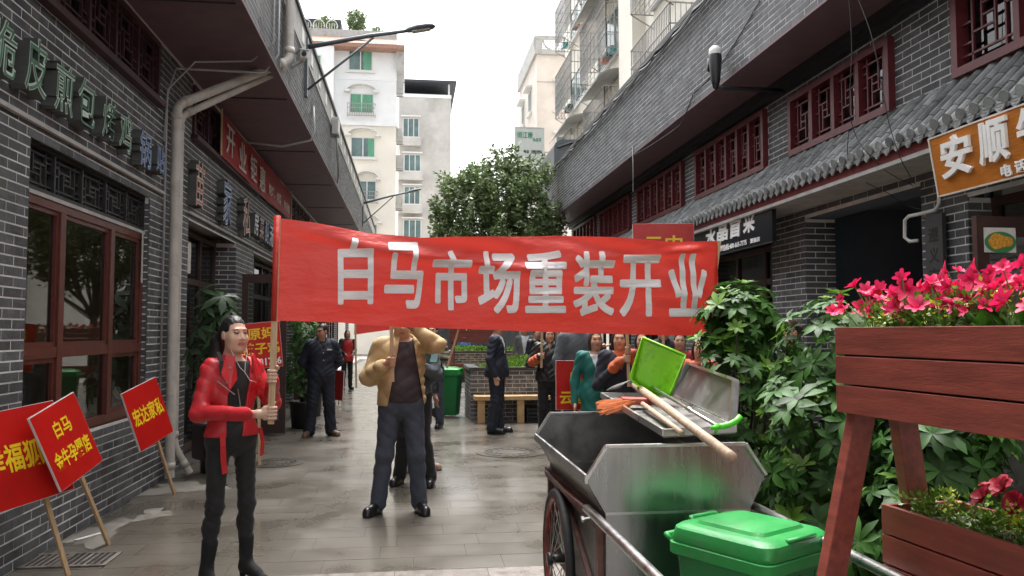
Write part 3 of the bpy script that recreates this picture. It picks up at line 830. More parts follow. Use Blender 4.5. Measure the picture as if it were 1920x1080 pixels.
# signs on the right row
def px_on_x(x, u, v): return on('x', x, u, v)
# orange board
tl, bl = on('x', 3.84, 1742, 258), on('x', 3.91, 1757, 371)
OS = athing('shop_sign', 'orange wood grain shop board with raised white brush characters under the tiled canopy', 'sign', (3.9, 4.6, 2.8))
xd = Vector((0, -1, 0)); yd = (Vector((3.84, 0, tl.z)) - Vector((3.91, 0, bl.z))).normalized()
hs = (tl - bl).length * .985
P0 = Vector((3.91, (tl.y + bl.y) / 2, bl.z)); Wd = 2.6
nrm = xd.cross(yd)
def slab_box(mb, u0, u1, v0, v1, d0, d1, P=P0, xd=xd, yd=yd, n=nrm):
    Q = [P + xd * a_ + yd * b + n * c for a_ in (u0, u1) for b in (v0, v1) for c in (d0, d1)]
    mb.add(Q, [(0, 1, 3, 2), (4, 6, 7, 5), (0, 4, 5, 1), (2, 3, 7, 6), (0, 2, 6, 4), (1, 5, 7, 3)])
a = MB(); slab_box(a, 0.012, Wd, .012, hs - .012, -.04, 0); board = a.build('board', M_['sign_orange'], OS)
a = MB(); slab_box(a, 0, Wd, 0, .0115, -.042, .006); slab_box(a, 0, Wd, hs - .0115, hs, -.042, .006); slab_box(a, 0, .0115, .012, hs - .012, -.042, .006); a.build('edging', M_['letter_pale'], OS)
def char_px(root, s, u, v, wpx, hpx, P, xd, yd, n, material, bold=.02, ext=.012, name='character', shear=0.0, lift=.002, side=None):
    c = on_plane(P, n, u, v)
    A = on_plane(P, n, u - wpx / 2, v); B = on_plane(P, n, u + wpx / 2, v)
    w = abs((B - A).dot(xd)); T = on_plane(P, n, u, v - hpx / 2); Bt = on_plane(P, n, u, v + hpx / 2)
    h = abs((T - Bt).dot(yd))
    mb = MB()
    add_text(mb, s, frame_m(c + n * (ext + lift), xd, yd), w, h, bold, ext, shear=shear)
    if side is None: return mb.build(name, material, root)
    lim = c.dot(n) + lift + ext * 1.7
    k = 0
    for i, f in enumerate(mb.f):
        z = sum(Vector(mb.v[q]).dot(n) for q in f) / len(f)
        mb.mi[i] = 0 if z > lim else 1
    return mb.build(name, [material, side], root)
for s, u, v, w, h in (('安', 1795, 291, 62, 80), ('顺', 1866, 264, 62, 84), ('牛', 1942, 236, 66, 86)):
    char_px(OS, s, u, v, w, h, P0, xd, yd, nrm, M_['letter_white'], .026, .012, shear=.12)
for s, u, v in (('电', 1889, 319), ('话', 1915, 311)): char_px(OS, s, u, v, 20, 24, P0, xd, yd, nrm, M_['letter_white'], .03, .006)
# black board
Pb = Vector((4.00, 11.1, 2.56)); Pt = on('x', 4.00, 1447, 378); Pbm = on('x', 4.00, 1447, 452)
BS = athing('shop_sign', 'glossy black shop board with white brush characters above the dark glass front', 'sign', (4.1, 9.8, 2.8))
z0b, z1b, yl, yr = Pbm.z, Pt.z, on('x', 4.00, 1300, 420).y, Pt.y
Pbk = Vector((4.00, yl, z0b)); nb_ = Vector((-1, 0, 0)); yv = Vector((0, 0, 1)); xv = Vector((0, -1, 0))
a = MB(); a.b2((4.00, yr, z0b), (4.05, yl, z1b)); a.build('board', M_['sign_black'], BS)
a = MB(); a.b2((3.992, yr - .004, z0b - .012), (4.05, yl + .004, z0b - .001)); a.b2((3.992, yr - .004, z1b + .001), (4.05, yl + .004, z1b + .012)); a.build('edging', M_['dark_trim'], BS)
for s, u, v, w, h in (('水', 1333, 446, 20, 36), ('晶', 1355, 434, 21, 36), ('冒', 1380, 423, 21, 44), ('菜', 1405, 411, 22, 50)):
    char_px(BS, s, u, v, w, h, Pbk, xv, yv, nb_, M_['letter_white'], .024, .004, shear=.1)
char_px(BS, '加盟热线:400-665-7775', 1372, 461, 54, 12, Pbk, xv, yv, nb_, M_['letter_white'], .02, .002)
char_px(BS, '夏丽店', 1416, 450, 18, 9, Pbk, xv, yv, nb_, M_['letter_white'], .02, .002)
# vertical plaque
PL = athing('wall_plaque', 'dark grey vertical plaque with black characters on the brick pier beside the passage', 'plaque', (4.36, 6.1, 1.2))
a = MB(); a.b2((4.33, 6.00, 1.35), (4.368, 6.22, 2.53)); a.build('plate', M_['plaque'], PL)
for k, s in enumerate('遵义市'):
    m2 = MB(); add_text(m2, s, frame_m((4.329, 6.11, 2.36 - k * .17), (0, -1, 0), (0, 0, 1)), .13, .13, .02, .001); m2.build('character', M_['ink'], PL)
# meal poster on the open door
PO = athing('poster', 'small poster of a noodle bowl stuck on the open glass door under the orange sign', 'poster', (4.0, 4.8, 2.1))
cP = on('y', 4.80, 1876, 450)
a = MB(); a.box((cP.x, 4.806, cP.z), (.23, .004, .165)); a.build('sheet', M_['letter_pale'], PO)
a = MB(); a.lathe([(.0005, 0), (.115, 0)], 24); 
for i, p in enumerate(a.v): a.v[i] = (cP.x + p[0], 4.802, cP.z - .015 + p[1] * .62)
a.build('bowl', mat('bowl_green', (.05, .22, .09), .4), PO)
a = MB(); a.lathe([(.0005, 0), (.09, 0)], 20)
for i, p in enumerate(a.v): a.v[i] = (cP.x + p[0] * 1.0, 4.799, cP.z - .01 + p[1] * .55 * (1 + .25 * math.sin(i)))
a.build('food', mat('food_orange', (.62, .28, .03), .6, var=.5, vscale=60), PO)
a = MB(); a.b2((4.90, 8.1, 1.5), (4.94, 8.5, 1.75)); a.b2((4.90, 8.08, 1.48), (4.895, 8.52, 1.77))
NB = athing('notice_board', 'dark red notice board on the inside wall of the passage', 'notice board', (4.9, 8.3, 1.4))
a = MB(); a.box((5.25, 8.775, 1.72), (.62, .03, .40)); a.build('panel', M_['red_wood'], NB)
a = MB()
for z in (1.91, 1.53): a.box((5.25, 8.757, z), (.64, .03, .025))
for x in (4.94, 5.56): a.box((x, 8.757, 1.72), (.025, .03, .36))
a.build('frame', M_['dark_frame'], NB)
# white conduit bend on the pier
CB = MB(); q = on('x', 4.36, 1718, 375)
CB.tube([(4.372, 6.07, 2.9), (4.372, 6.09, 2.62), (4.36, 6.12, 2.57), (4.33, 6.3, 2.56), (4.32, 6.42, 2.56), (4.31, 6.46, 2.53), (4.31, 6.47, 2.38), (4.33, 6.43, 2.34), (4.36, 6.36, 2.34)], .016, 8)
props(CB.build('conduit', M_['white_paint'], smooth=True), 'bent white conduit pipe above the plaque on the brick pier', 'conduit')

# luminaire with white dome on the right fascia
LM = athing('wall_lamp', 'black wall lamp with a white dome hanging from the right fascia', 'lamp', (FXR - .1, 9.1, 4.4))
c0 = on('x', FXR - .16, 1341, 98)
a = MB(); a.lathe([(.0005, .075), (.04, .068), (.068, .04), (.075, 0), (.07, -.03)], 16, c0); a.build('dome', M_['white_paint'], LM, smooth=True)
a = MB(); a.lathe([(.07, -.03), (.076, -.1), (.066, -.2), (.055, -.33), (.03, -.42), (.0005, -.45)], 14, c0); a.box(c0 + Vector((.0, .07, -.13)), (.13, .05, .15)); a.build('housing', M_['black_plastic'], LM, smooth=True)
a = MB(); a.tube([c0 + Vector((0, 0, -.40)), c0 + Vector((.10, 0, -.42)), c0 + Vector((.5, -.0, -.42)), Vector((XR - .04, c0.y, c0.z - .42))], .028, 8); a.build('arm', M_['black_plastic'], LM, smooth=True)

# cables
def cable(name, pts, r, mt, lab, sag=0.0, n=14):
    pts = [Vector(p) for p in pts]
    if sag:
        out = []
        for i in range(len(pts) - 1):
            for k in range(n):
                s = k / n; p = pts[i].lerp(pts[i + 1], s); p = p - Vector((0, 0, sag * 4 * s * (1 - s))); out.append(p)
        out.append(pts[-1]); pts = out
    return props(MB().tube(pts, r, 6).build(name, mt, smooth=True), lab, 'cable')
z_ = on
cable('cable', [on('x', FXR - .012, 1425, 0), on('x', FXR - .012, 1352, 120), on('x', FXR - .012, 1300, 175), on('x', FXR - .012, 1275, 235), on('x', FXR - .012, 1190, 290)], .006, M_['cable'], 'thin black cable running slantwise over the right brick fascia', .02)
for k in range(3):
    rr = .011 - .002 * k
    pts = []
    r2 = random.Random(k)
    yy = 4.0
    while yy < 21.3:
        pts.append((FXR - .075 - .02 * k, yy, 5.70 - .05 * k + r2.uniform(-.03, .03))); yy += .8
    cable('cable_bundle', pts, rr + .004, M_[('cable', 'cable_grey', 'cable')[k]], ('thick black cable bundle along the top of the right fascia', 'pale grey cable along the top of the right fascia', 'thin black cable looping just below the coping of the right fascia')[k], .03, 6)
def curve_px(pts, n=8):
    P = [on('x', x, u, v) for x, u, v in pts]; out = []
    for i in range(len(P) - 1):
        a_, b_, c_, d_ = P[max(i - 1, 0)], P[i], P[i + 1], P[min(i + 2, len(P) - 1)]
        for k in range(n):
            t = k / n; out.append(.5 * ((2 * b_) + (c_ - a_) * t + (2 * a_ - 5 * b_ + 4 * c_ - d_) * t * t + (3 * b_ - a_ - 3 * c_ + d_) * t ** 3))
    return out + [P[-1]]
cable('cable', curve_px([(3.72, 1592, 0), (3.74, 1597, 90), (3.78, 1593, 200), (3.84, 1603, 250), (3.86, 1625, 285), (4.0, 1660, 320), (4.3, 1712, 348)]), .0035, M_['cable'], 'black cable hanging from the right soffit past the tiled canopy', .0)
cable('cable', curve_px([(3.72, 1610, 0), (3.74, 1635, 70), (3.78, 1655, 170), (3.84, 1668, 235), (3.9, 1690, 300), (4.3, 1716, 345)]), .0035, M_['cable'], 'thin black cable hanging in front of the open lattice casement', .0)
cable('cable', curve_px([(3.86, 1592, 240), (3.9, 1590, 300), (4.1, 1612, 335), (4.34, 1665, 362), (4.34, 1700, 385), (4.34, 1728, 393)]), .0035, M_['cable'], 'loose black cable drooping across the mouth of the passage', .0)
cable('cable', [on('x', FXR - .015, 1186, 275), on('x', FXR - .015, 1187, 305), on('x', FXR - .03, 1187, 360)], .008, M_['cable_grey'], 'loose pale cable end hanging below the right fascia', 0)
# ------------------------------------------------------------------ things on the left row
# raised letters
def channel_letters(chars, label, x=XL + .10, depth=.09):
    c0 = on('x', x, chars[0][1], chars[0][2])
    T = athing('shop_sign', label, 'sign', (XL + .02, c0.y, c0.z))
    n = Vector((1, 0, 0)); xd = Vector((0, 1, 0)); yd = Vector((0, 0, 1)); P = Vector((x, 0, 0))
    for s, u, v, w, h, face in chars:
        # measured upright height; the width is foreshortened along the wall
        c = on_plane(P, n, u, v)
        T_, B_ = on_plane(P, n, u, v - h / 2), on_plane(P, n, u, v + h / 2)
        hh = abs(T_.z - B_.z)
        A, B = on_plane(P, n, u - w / 2, v), on_plane(P, n, u + w / 2, v)
        ww = abs(A.y - B.y)
        mb = MB(); add_text(mb, s, frame_m(c - n * depth / 2, xd, yd), ww, hh, .018, depth / 2, shear=.08)
        for i, f in enumerate(mb.f):
            cx = sum(mb.v[q][0] for q in f) / len(f)
            mb.mi[i] = 0 if cx > x - .002 else 1
        ch = mb.build('letter', [M_[face[0]], M_['letter_side']], T)
        m2 = MB(); add_text(m2, s, frame_m(c + n * .003, xd, yd), ww * .95, hh * .95, -.013, .001, shear=.08)
        m2.build('inlay', M_[face[1]], ch)
    return T
gm = ('letter_mint', 'letter_green'); gp = gm
channel_letters([('脆', 4, 86, 60, 112, gm), ('皮', 69, 124, 42, 110, gm), ('煎', 122, 166, 38, 98, gp), ('包', 163, 193, 33, 92, gm), ('烤', 205, 224, 25, 80, gp), ('鸡', 236, 248, 24, 76, gm)],
                'row of green outlined raised characters on the brick wall above the lattice window')
channel_letters([('锅', 274, 281, 22, 68, ('letter_paleblue', 'letter_blue')), ('贴', 302, 300, 16, 52, ('letter_paleblue', 'letter_blue'))],
                'two blue raised characters on the brick wall just before the drainpipe')
channel_letters([('苗', 376, 346, 17, 86, ('letter_pale', 'letter_rust')), ('家', 427, 379, 16, 88, ('letter_paleblue', 'letter_blue')), ('私', 463, 407, 14, 74, ('letter_pale', 'letter_rust')),
                 ('房', 481, 420, 8, 44, ('letter_white', 'letter_paleblue')), ('菜', 491, 428, 8, 42, ('letter_pale', 'letter_rust')), ('酸', 501, 436, 7, 42, ('letter_paleblue', 'letter_blue')), ('汤', 509, 443, 7, 40, ('letter_paleblue', 'letter_white')), ('鱼', 516, 450, 6, 38, ('letter_white', 'letter_paleblue'))],
                'rust and blue raised characters on the brick wall below the long red banner', depth=.10)
# long dull red banner on the upper wall
LB = athing('wall_banner', 'long dull red banner with pale characters stretched on the upper left wall under the soffit', 'banner', (XL + .08, 13.5, 3.8))
P = Vector((XL + .09, 0, 0)); n = Vector((1, 0, 0)); xd = Vector((0, 1, 0)); yd = Vector((0, 0, 1))
ya, yb = 10.62, 16.6
a = MB(); N = 40
vs = []
for i in range(N + 1):
    s = i / N; yy = ya + (yb - ya) * s
    for k in range(5):
        z = 3.83 + .59 * k / 4 + (-.02 * math.sin(math.pi * s))
        vs.append((XL + .09 + .012 * math.sin(9 * s + k * .7) + .006 * math.sin(31 * s + k), yy, z))
a.add(vs, [(i * 5 + k, (i + 1) * 5 + k, (i + 1) * 5 + k + 1, i * 5 + k + 1) for i in range(N) for k in range(4)])
a.build('cloth', M_['cloth_red_dull'], LB, smooth=True)
a = MB(); a.tube([(XL + .10, ya - .05, 3.83), (XL + .10, ya - .05, 4.44)], .014); a.tube([(XL + .10, yb + .05, 3.83), (XL + .10, yb + .05, 4.44)], .014); a.build('batten', M_['stick_wood'], LB)
for s, yy, z, w, h in (('开', 11.05, 4.12, .50, .40), ('业', 11.85, 4.08, .50, .40), ('钜', 12.65, 4.08, .50, .40), ('惠', 13.4, 4.06, .50, .40)):
    m2 = MB(); add_text(m2, s, frame_m((XL + .112, yy, z), xd, yd), w, h, .012, .001); m2.build('character', M_['letter_pale'], LB)
for s, yy, z, w, h in (('烧烤、卤菜', 14.65, 4.02, 1.3, .2), ('酸汤鱼', 16.0, 4.0, .7, .18)):
    m2 = MB(); add_text(m2, s, frame_m((XL + .112, yy, z), xd, yd), w, h, .01, .001); m2.build('character', M_['letter_pale'], LB)
# drainpipes
def pipe_run(pts, r, lab, bends=True):
    T = athing('drainpipe', lab, 'pipe', (pts[0][0], pts[0][1], 0))
    P = [Vector(p) for p in pts]
    out = [P[0]]
    for i in range(1, len(P) - 1):
        a_, b, c = P[i - 1], P[i], P[i + 1]
        d0, d1 = (a_ - b).normalized(), (c - b).normalized(); q = min(.09, (a_ - b).length * .4, (c - b).length * .4)
        for s in range(5):
            s /= 4; p0, p1 = b + d0 * q, b + d1 * q
            out.append(p0 * (1 - s) ** 2 + b * 2 * s * (1 - s) + p1 * s * s)
    out.append(P[-1])
    b = MB().tube(out, r, 14).build('pipe', M_['pipe_pvc'], T, smooth=True); smooth_by_angle(b, 50)
    for i in range(len(P) - 1):
        L = (P[i + 1] - P[i]).length; d = (P[i + 1] - P[i]).normalized()
        k = 0; s = .12
        while s < L - .05:
            p = P[i] + d * s
            MB().tube([p - d * .035, p + d * .035], r * 1.14, 14).build('coupling', M_['pipe_pvc'], T, smooth=True)
            s += max(1.1, (L - .24))
    return T
px_ = XL + .095
pipe_run([(px_, 8.66, .05), (px_, 8.62, 3.93), (FX + .09, 9.40, 4.72), (FX + .09, 9.40, 6.3)], .050, 'thick beige drainpipe running up the brick wall and out under the soffit')
pipe_run([(px_ + .13, 8.92, .05), (px_ - .01, 8.83, .35), (px_ - .01, 8.79, 3.86), (FX + .02, 9.52, 4.66), (FX + .05, 9.55, 6.2)], .040, 'second beige drainpipe close behind the thick one with a bent foot')
# grey conduits beside the pipes
cable('conduit', [(XL + .03, 8.50, 0.9), (XL + .03, 8.50, 4.0), (XL + .10, 8.55, 4.30), (FX - .1, 8.9, 4.40), (FX + .03, 9.0, 4.65), (FX + .03, 9.0, 5.6)], .012, M_['cable_grey'], 'thin grey conduit curving out under the left soffit beside the drainpipe')
cable('conduit', [(XL + .03, 8.42, 3.5), (XL + .05, 8.46, 4.05), (XL + .3, 8.5, 4.36), (FX - .2, 8.7, 4.46), (FX + .02, 8.75, 4.7), (FX + .02, 8.75, 5.7)], .010, M_['cable_grey'], 'thinner grey conduit bending under the left soffit above the first')
cable('cable', [(FX + .02, 12.3, 5.0), (FX + .05, 12.2, 4.6), (FX + .0, 12.2, 4.45), (FX - .4, 12.1, 4.32), (XL + .05, 12.0, 4.35)], .018, M_['cable_grey'], 'thick grey cable looping from the left fascia back under the soffit')
# box camera and junction box on the fascia
CC = athing('security_camera', 'white security camera fixed on the left brick fascia beside the pipe outlet', 'camera', (FX + .02, 9.9, 4.85))
c = Vector((FX + .14, 10.1, 5.02))
a = MB(); a.box(c, (.10, .30, .09), (.15, 0, .3)); a.build('body', M_['white_paint'], CC, bevel=.008)
a = MB(); a.box(c + Vector((0, 0, .055)), (.12, .36, .012), (.15, 0, .3)); a.build('sun_shield', M_['white_paint'], CC)
a = MB(); a.tube([c + Vector((0, .1, -.03)), (FX + .01, 10.2, 4.9)], .014); a.build('bracket', M_['cable_grey'], CC)
a = MB(); a.tube([c + Vector((.04, -.15, -.02)), c + Vector((.048, -.172, -.025))], .03, 12); a.build('lens', M_['ink'], CC)
JB = athing('junction_box', 'pale junction box with hanging cable on the left fascia', 'box', (FX + .02, 15.2, 5.2))
c = Vector((FX + .08, 15.2, 5.42))
a = MB(); a.box(c, (.12, .34, .32)); a.build('case', M_['stone_strip'], JB, bevel=.01)
a = MB(); a.box(c + Vector((.063, 0, 0)), (.008, .28, .26)); a.build('lid', M_['white_paint'], JB)
a = MB(); a.tube([c + Vector((.02, 0, -.16)), c + Vector((.03, .1, -.5)), c + Vector((0.02, .5, -.8)), (FX + .02, 16.4, 4.6)], .018, 8); a.build('cable', M_['cable_grey'], JB, smooth=True)
# street lamps on the left parapet
def arm_lamp(p, q, lab, head=True, r=.035):
    T = athing('street_lamp', lab, 'street lamp', p, 'street lamps on the left parapet')
    p, q = Vector(p), Vector(q)
    d = (q - p)
    a = MB(); a.tube([p, p + d * .5 + Vector((0, 0, d.length * .01)), p + d * .8], [r, r * .85, r * .7], 10); a.build('arm', M_['lamp_grey'], T, smooth=True)
    a = MB(); a.tube([p + Vector((.0, 0, -.62)), p + d * .52 + Vector((0, 0, -.02))], r * .5, 8); a.build('brace', M_['lamp_grey'], T, smooth=True)
    a = MB(); a.box(p + Vector((-.02, 0, -.3)), (.04, .12, .85)); a.build('bracket', M_['lamp_grey'], T)
    u = d.normalized(); L = d.length
    h = MB()
    side = u.cross(Vector((0, 0, 1))).normalized(); up = side.cross(u)
    prof = [(0.0, .03, .035), (.08, .05, .05), (.4, .11, .06), (.7, .12, .05), (.92, .08, .035), (1.0, .02, .012)]
    n = 12; vs = []
    for s, w, t_ in prof:
        for k in range(n):
            an = 2 * math.pi * k / n
            vs.append(p + u * (L * (.78 + .24 * s)) + side * (w * math.cos(an)) + up * (t_ * math.sin(an) * (1 if math.sin(an) > 0 else .55)))
    fs = [(i * n + k, i * n + (k + 1) % n, (i + 1) * n + (k + 1) % n, (i + 1) * n + k) for i in range(len(prof) - 1) for k in range(n)] + [tuple(range(n)), tuple(range(len(prof) * n - 1, (len(prof) - 1) * n - 1, -1))]
    h.add(vs, fs); hd = h.build('lamp_head', M_['lamp_grey'], T, smooth=True)
    g_ = MB(); g_.box(p + u * (L * .90) - up * .032, (.10, .26, .012), Matrix((side, u, up)).transposed()); g_.build('lens', M_['letter_pale'], hd)
    return T
pA = on('x', FX + .04, 578, 88); qA = on('y', pA.y - .1, 812, 50)
arm_lamp(pA, qA, 'long dark street lamp arm reaching over the lane from the left parapet')
pB = on('x', FX + .04, 682, 381); qB = on('y', pB.y, 788, 355)
arm_lamp(pB, qB, 'smaller looking street lamp arm in front of the yellow apartment wall')

# ------------------------------------------------------------------ placards
def placard(name, lab, center, w, h, tilt, facing, stick_to, lines, roll=0.0, stick_x=0.0, thick=.02):
    """board with its own frame: facing = angle of the outward normal, tilt = lean back, roll = in-plane turn; stick_to = foot of the stick"""
    c = Vector(center)
    n0 = Vector((math.cos(facing), math.sin(facing), 0)); up = Vector((0, 0, 1)); xd = up.cross(n0)
    yd = (up * math.cos(tilt) - n0 * math.sin(tilt)).normalized()
    n = xd.cross(yd)
    x2 = xd * math.cos(roll) + yd * math.sin(roll); y2 = yd * math.cos(roll) - xd * math.sin(roll)
    T = athing(name, lab, 'placard', (c.x, c.y, 0 if stick_to is None else stick_to[2]), 'red placards on sticks')
    M = frame_m(c, x2, y2)
    a = MB(); a.prism([(-w / 2, -h / 2), (w / 2, -h / 2), (w / 2, h / 2), (-w / 2, h / 2)], thick * .8, M @ Matrix.Translation((0, 0, -thick))); bd = a.build('board', M_['foam_edge'], T)
    a = MB(); a.prism([(-w / 2 + .003, -h / 2 + .003), (w / 2 - .003, -h / 2 + .003), (w / 2 - .003, h / 2 - .003), (-w / 2 + .003, h / 2 - .003)], .002, M @ Matrix.Translation((0, 0, -thick * .2 + .0003))); a.build('print', M_['placard_red'], T)
    for s, x, y, tw, th, mt in lines:
        m2 = MB(); add_text(m2, s, M @ Matrix.Translation((x * w, y * h, .0003)), tw * w, th * h, .022, .0006); m2.build('lettering', M_[mt], T)
    if stick_to is not None:
        top = M @ Vector((stick_x * w, h * .42, -thick - .013)); foot = Vector(stick_to)
        d = (foot - top)
        MB().bar(top, foot, .028, .02, up=n).build('stick', M_['stick_wood'], T)
    return T
YL = 'placard_yellow'
def lean(lab, uc, vc, depth_x, w, h, fac, tilt, roll, foot_px, lines, sx=0.0):
    c = on('x', depth_x, uc, vc)
    f = on('z', .004, *foot_px)
    return placard('placard', lab, c, w, h, tilt, fac, (f.x, f.y, .0), lines, roll, sx)
lean('red placard with one wide row of yellow characters, overlapped by its neighbour', 48, 852, XL + .24, .50, .58, math.radians(-34), .24, .12, (128, 1078),
     [('幸福狐狸', -.02, .0, .92, .30, YL)], .10)
lean('red placard with two rows of yellow characters leaning beside the drain grate', 128, 826, XL + .42, .40, .50, math.radians(-20), .20, .34, (204, 1020),
     [('白马', .0, .2, .36, .22, YL), ('金牛孕婴店', .0, -.16, .80, .24, YL)], .06)
lean('red placard with one row of yellow characters leaning below the window near the drainpipe', 279, 775, XL + .32, .45, .52, math.radians(-22), .18, .27, (327, 926),
     [('宏达家私', .0, .03, .86, .30, YL)], .1)

# ------------------------------------------------------------------ the main banner
pl0, pl1 = on('y', 4.83, 520, 408), on('y', 4.83, 514, 602)
pr0, pr1 = on('y', 5.5, 1348, 452), on('y', 5.5, 1318, 630)
BA = Vector((pl0.x, 4.83, 0)); BB = Vector((pr0.x, 5.5, 0))
bdir = (BB - BA).normalized(); bn = Vector((bdir.y, -bdir.x, 0))          # towards the camera
bL = (BB - BA).length
def bpx(u, v):
    p = on_plane(BA, bn, u, v); return ((p - BA).dot(bdir), p.z)
topc = [bpx(*q) for q in ((520, 409), (600, 420), (690, 437), (790, 447), (920, 443), (1050, 440), (1180, 447), (1260, 453), (1345, 452))]
botc = [bpx(*q) for q in ((515, 601), (640, 605), (720, 612), (900, 618), (1100, 625), (1312, 630))]
tS, tZ = [q[0] for q in topc], [q[1] for q in topc]; bS, bZ = [q[0] for q in botc], [q[1] for q in botc]
def bfold(s, t):
    """distance towards the camera of the cloth; s metres along, t 0 bottom .. 1 top"""
    q = s / bL
    f = .036 * math.sin(2.2 * q * math.pi + .6) * (0.5 + .5 * t)
    f += .026 * math.sin(5.0 * s - 4.2 * t + .8) * (.3 + .7 * t)
    f += .034 * math.exp(-((t - (.93 - .55 * q)) / .06) ** 2) * (1 if q < .55 else .3)
    f += .028 * math.exp(-((t - (.35 + .6 * q)) / .05) ** 2) * max(0, q - .4) * 2
    f += .006 * math.sin(17 * s + 9 * t) * t * (.2 + q)
    f += .005 * math.sin(31 * q * (1 + .4 * t) + 14 * t) * max(0, q - .45) * 1.8
    f += .016 * math.sin(26 * t + 6 * s) * max(0, t - .66) * 2.2
    e = min(q, 1 - q) * 14
    return f * min(1, e)
def bpos(s, z, lift=0.0):
    zt, zb = np.interp(s, tS, tZ), np.interp(s, bS, bZ)
    t = (z - zb) / (zt - zb)
    return BA + bdir * s + Vector((0, 0, z)) + bn * (bfold(s, t) + lift)
BN = athing('street_banner', 'long bright red cloth banner with large white characters stretched across the lane', 'banner', (BA.x, BA.y, 1.5))
a = MB(); NX, NZ = 150, 34
vs = []
for i in range(NX + 1):
    s = tS[0] + (tS[-1] - tS[0]) * i / NX
    zt, zb = np.interp(s, tS, tZ), np.interp(s, bS, bZ)
    for k in range(NZ + 1): vs.append(bpos(s, zb + (zt - zb) * k / NZ))
a.add(vs, [(i * (NZ + 1) + k, (i + 1) * (NZ + 1) + k, (i + 1) * (NZ + 1) + k + 1, i * (NZ + 1) + k + 1) for i in range(NX) for k in range(NZ)])
a.build('cloth', M_['banner_red'], BN, smooth=True)
for ch, uc, vc, w, h in (('白', 665, 509, 66, 125), ('马', 755, 517, 74, 124), ('市', 846, 526, 76, 112), ('场', 937, 529, 80, 118), ('重', 1024, 528, 78, 118), ('装', 1115, 532, 78, 122), ('开', 1202, 536, 76, 116), ('业', 1288, 535, 72, 118)):
    v, f = text_fit(ch, .94, .95, 0.0, 0.0, 4)
    sh = ((-.03, 0), (.03, 0), (0, .026), (0, -.026), (-.024, .02), (.024, .02), (-.024, -.02), (.024, -.02), (0, 0))
    nv_ = len(v); v = [(p[0] + d_[0], p[1] + d_[1], .0004 * i_) for i_, d_ in enumerate(sh) for p in v]; f = [tuple(q + nv_ * i_ for q in t_) for i_ in range(len(sh)) for t_ in f]
    me = bpy.data.meshes.new('t'); me.from_pydata(v, [], f)
    bm = bmesh.new(); bm.from_mesh(me)
    for q in np.linspace(-.48, .48, 15):
        for nrm_ in ((1, 0, 0), (0, 1, 0)):
            bmesh.ops.bisect_plane(bm, geom=bm.verts[:] + bm.edges[:] + bm.faces[:], plane_co=(q * nrm_[0], q * nrm_[1], 0), plane_no=nrm_)
    for p in bm.verts:
        s, z = bpx(uc + p.co.x * w, vc - p.co.y * h)
        p.co = bpos(s, z, .0032 + p.co.z)
    ob_ = Vector(BN['_abs'])
    for p in bm.verts: p.co -= ob_
    m3 = bpy.data.meshes.new('character'); bm.to_mesh(m3); bm.free()
    bpy.data.meshes.remove(me)
    m3.polygons.foreach_set('use_smooth', [True] * len(m3.polygons))
    link('character', m3, BN, M_['banner_text'])
# sleeve and poles
a = MB(); a.tube([pl0 + Vector((0, 0, .012)), pl0.lerp(pl1, .5), pl1], .020, 10); a.build('sleeve', M_['banner_red'], BN, smooth=True)
POLE_L = [pl0 + Vector((.004, 0, -.01)), on('y', 4.83, 508, 795)]
a = MB(); a.bar(POLE_L[0], POLE_L[1], .034, .022, up=(0, -1, 0)); a.build('pole', M_['stick_wood'], BN)
POLE_R = [pr0 + Vector((0, .01, .0)), pr1 + Vector((-.04, .01, -.55))]
a = MB(); a.bar(POLE_R[0], POLE_R[1], .034, .022, up=(0, -1, 0)); a.build('pole', M_['stick_wood'], BN)
# second banner further back, only its lower corners show
B2 = athing('street_banner', 'second red cloth banner hanging behind the man in the beige jacket', 'banner', (0, 9.4, 1.5))
qa, qb = on('y', 9.4, 664, 628), on('y', 9.7, 892, 617)
a = MB(); vs = []
for i in range(31):
    s = i / 30; p = qa.lerp(qb, s); zb = p.z + .05 * math.sin(math.pi * s)
    for k in range(7): vs.append((p.x, p.y + .03 * math.sin(7 * s + k * .6), zb + .62 * k / 6))
a.add(vs, [(i * 7 + k, (i + 1) * 7 + k, (i + 1) * 7 + k + 1, i * 7 + k + 1) for i in range(30) for k in range(6)])
a.build('cloth', M_['banner_red'], B2, smooth=True)
rb = on('y', 9.72, 838, 690)
a = MB(); a.bar((qa.x, 9.41, qa.z + .62), (qa.x + .03, 9.41, .9), .03, .02); a.build('pole', M_['stick_wood'], B2)
a = MB(); a.bar((qb.x - .02, 9.715, qb.z + .62), rb, .034, .022); a.build('pole', M_['stick_wood'], B2)

# lit pendant lamp inside the left shop
PD = athing('pendant_lamp', 'yellow lit pendant lamp inside the shop behind the red brown window', 'lamp', (XL - 1.5, 7.35, 2.2))
b = MB(); b.lathe([(.03, .12), (.08, .09), (.16, .0), (.15, .0), (.07, .08), (.02, .11)], 20, (XL - 1.5, 7.35, 2.16)); b.build('shade', mat('lamp_glow', (.9, .62, .12), .5, emit=1.2), PD, smooth=True)
b = MB(); b.tube([(XL - 1.5, 7.35, 2.27), (XL - 1.5, 7.35, 2.95)], .006, 6); b.build('cord', M_['cable'], PD)
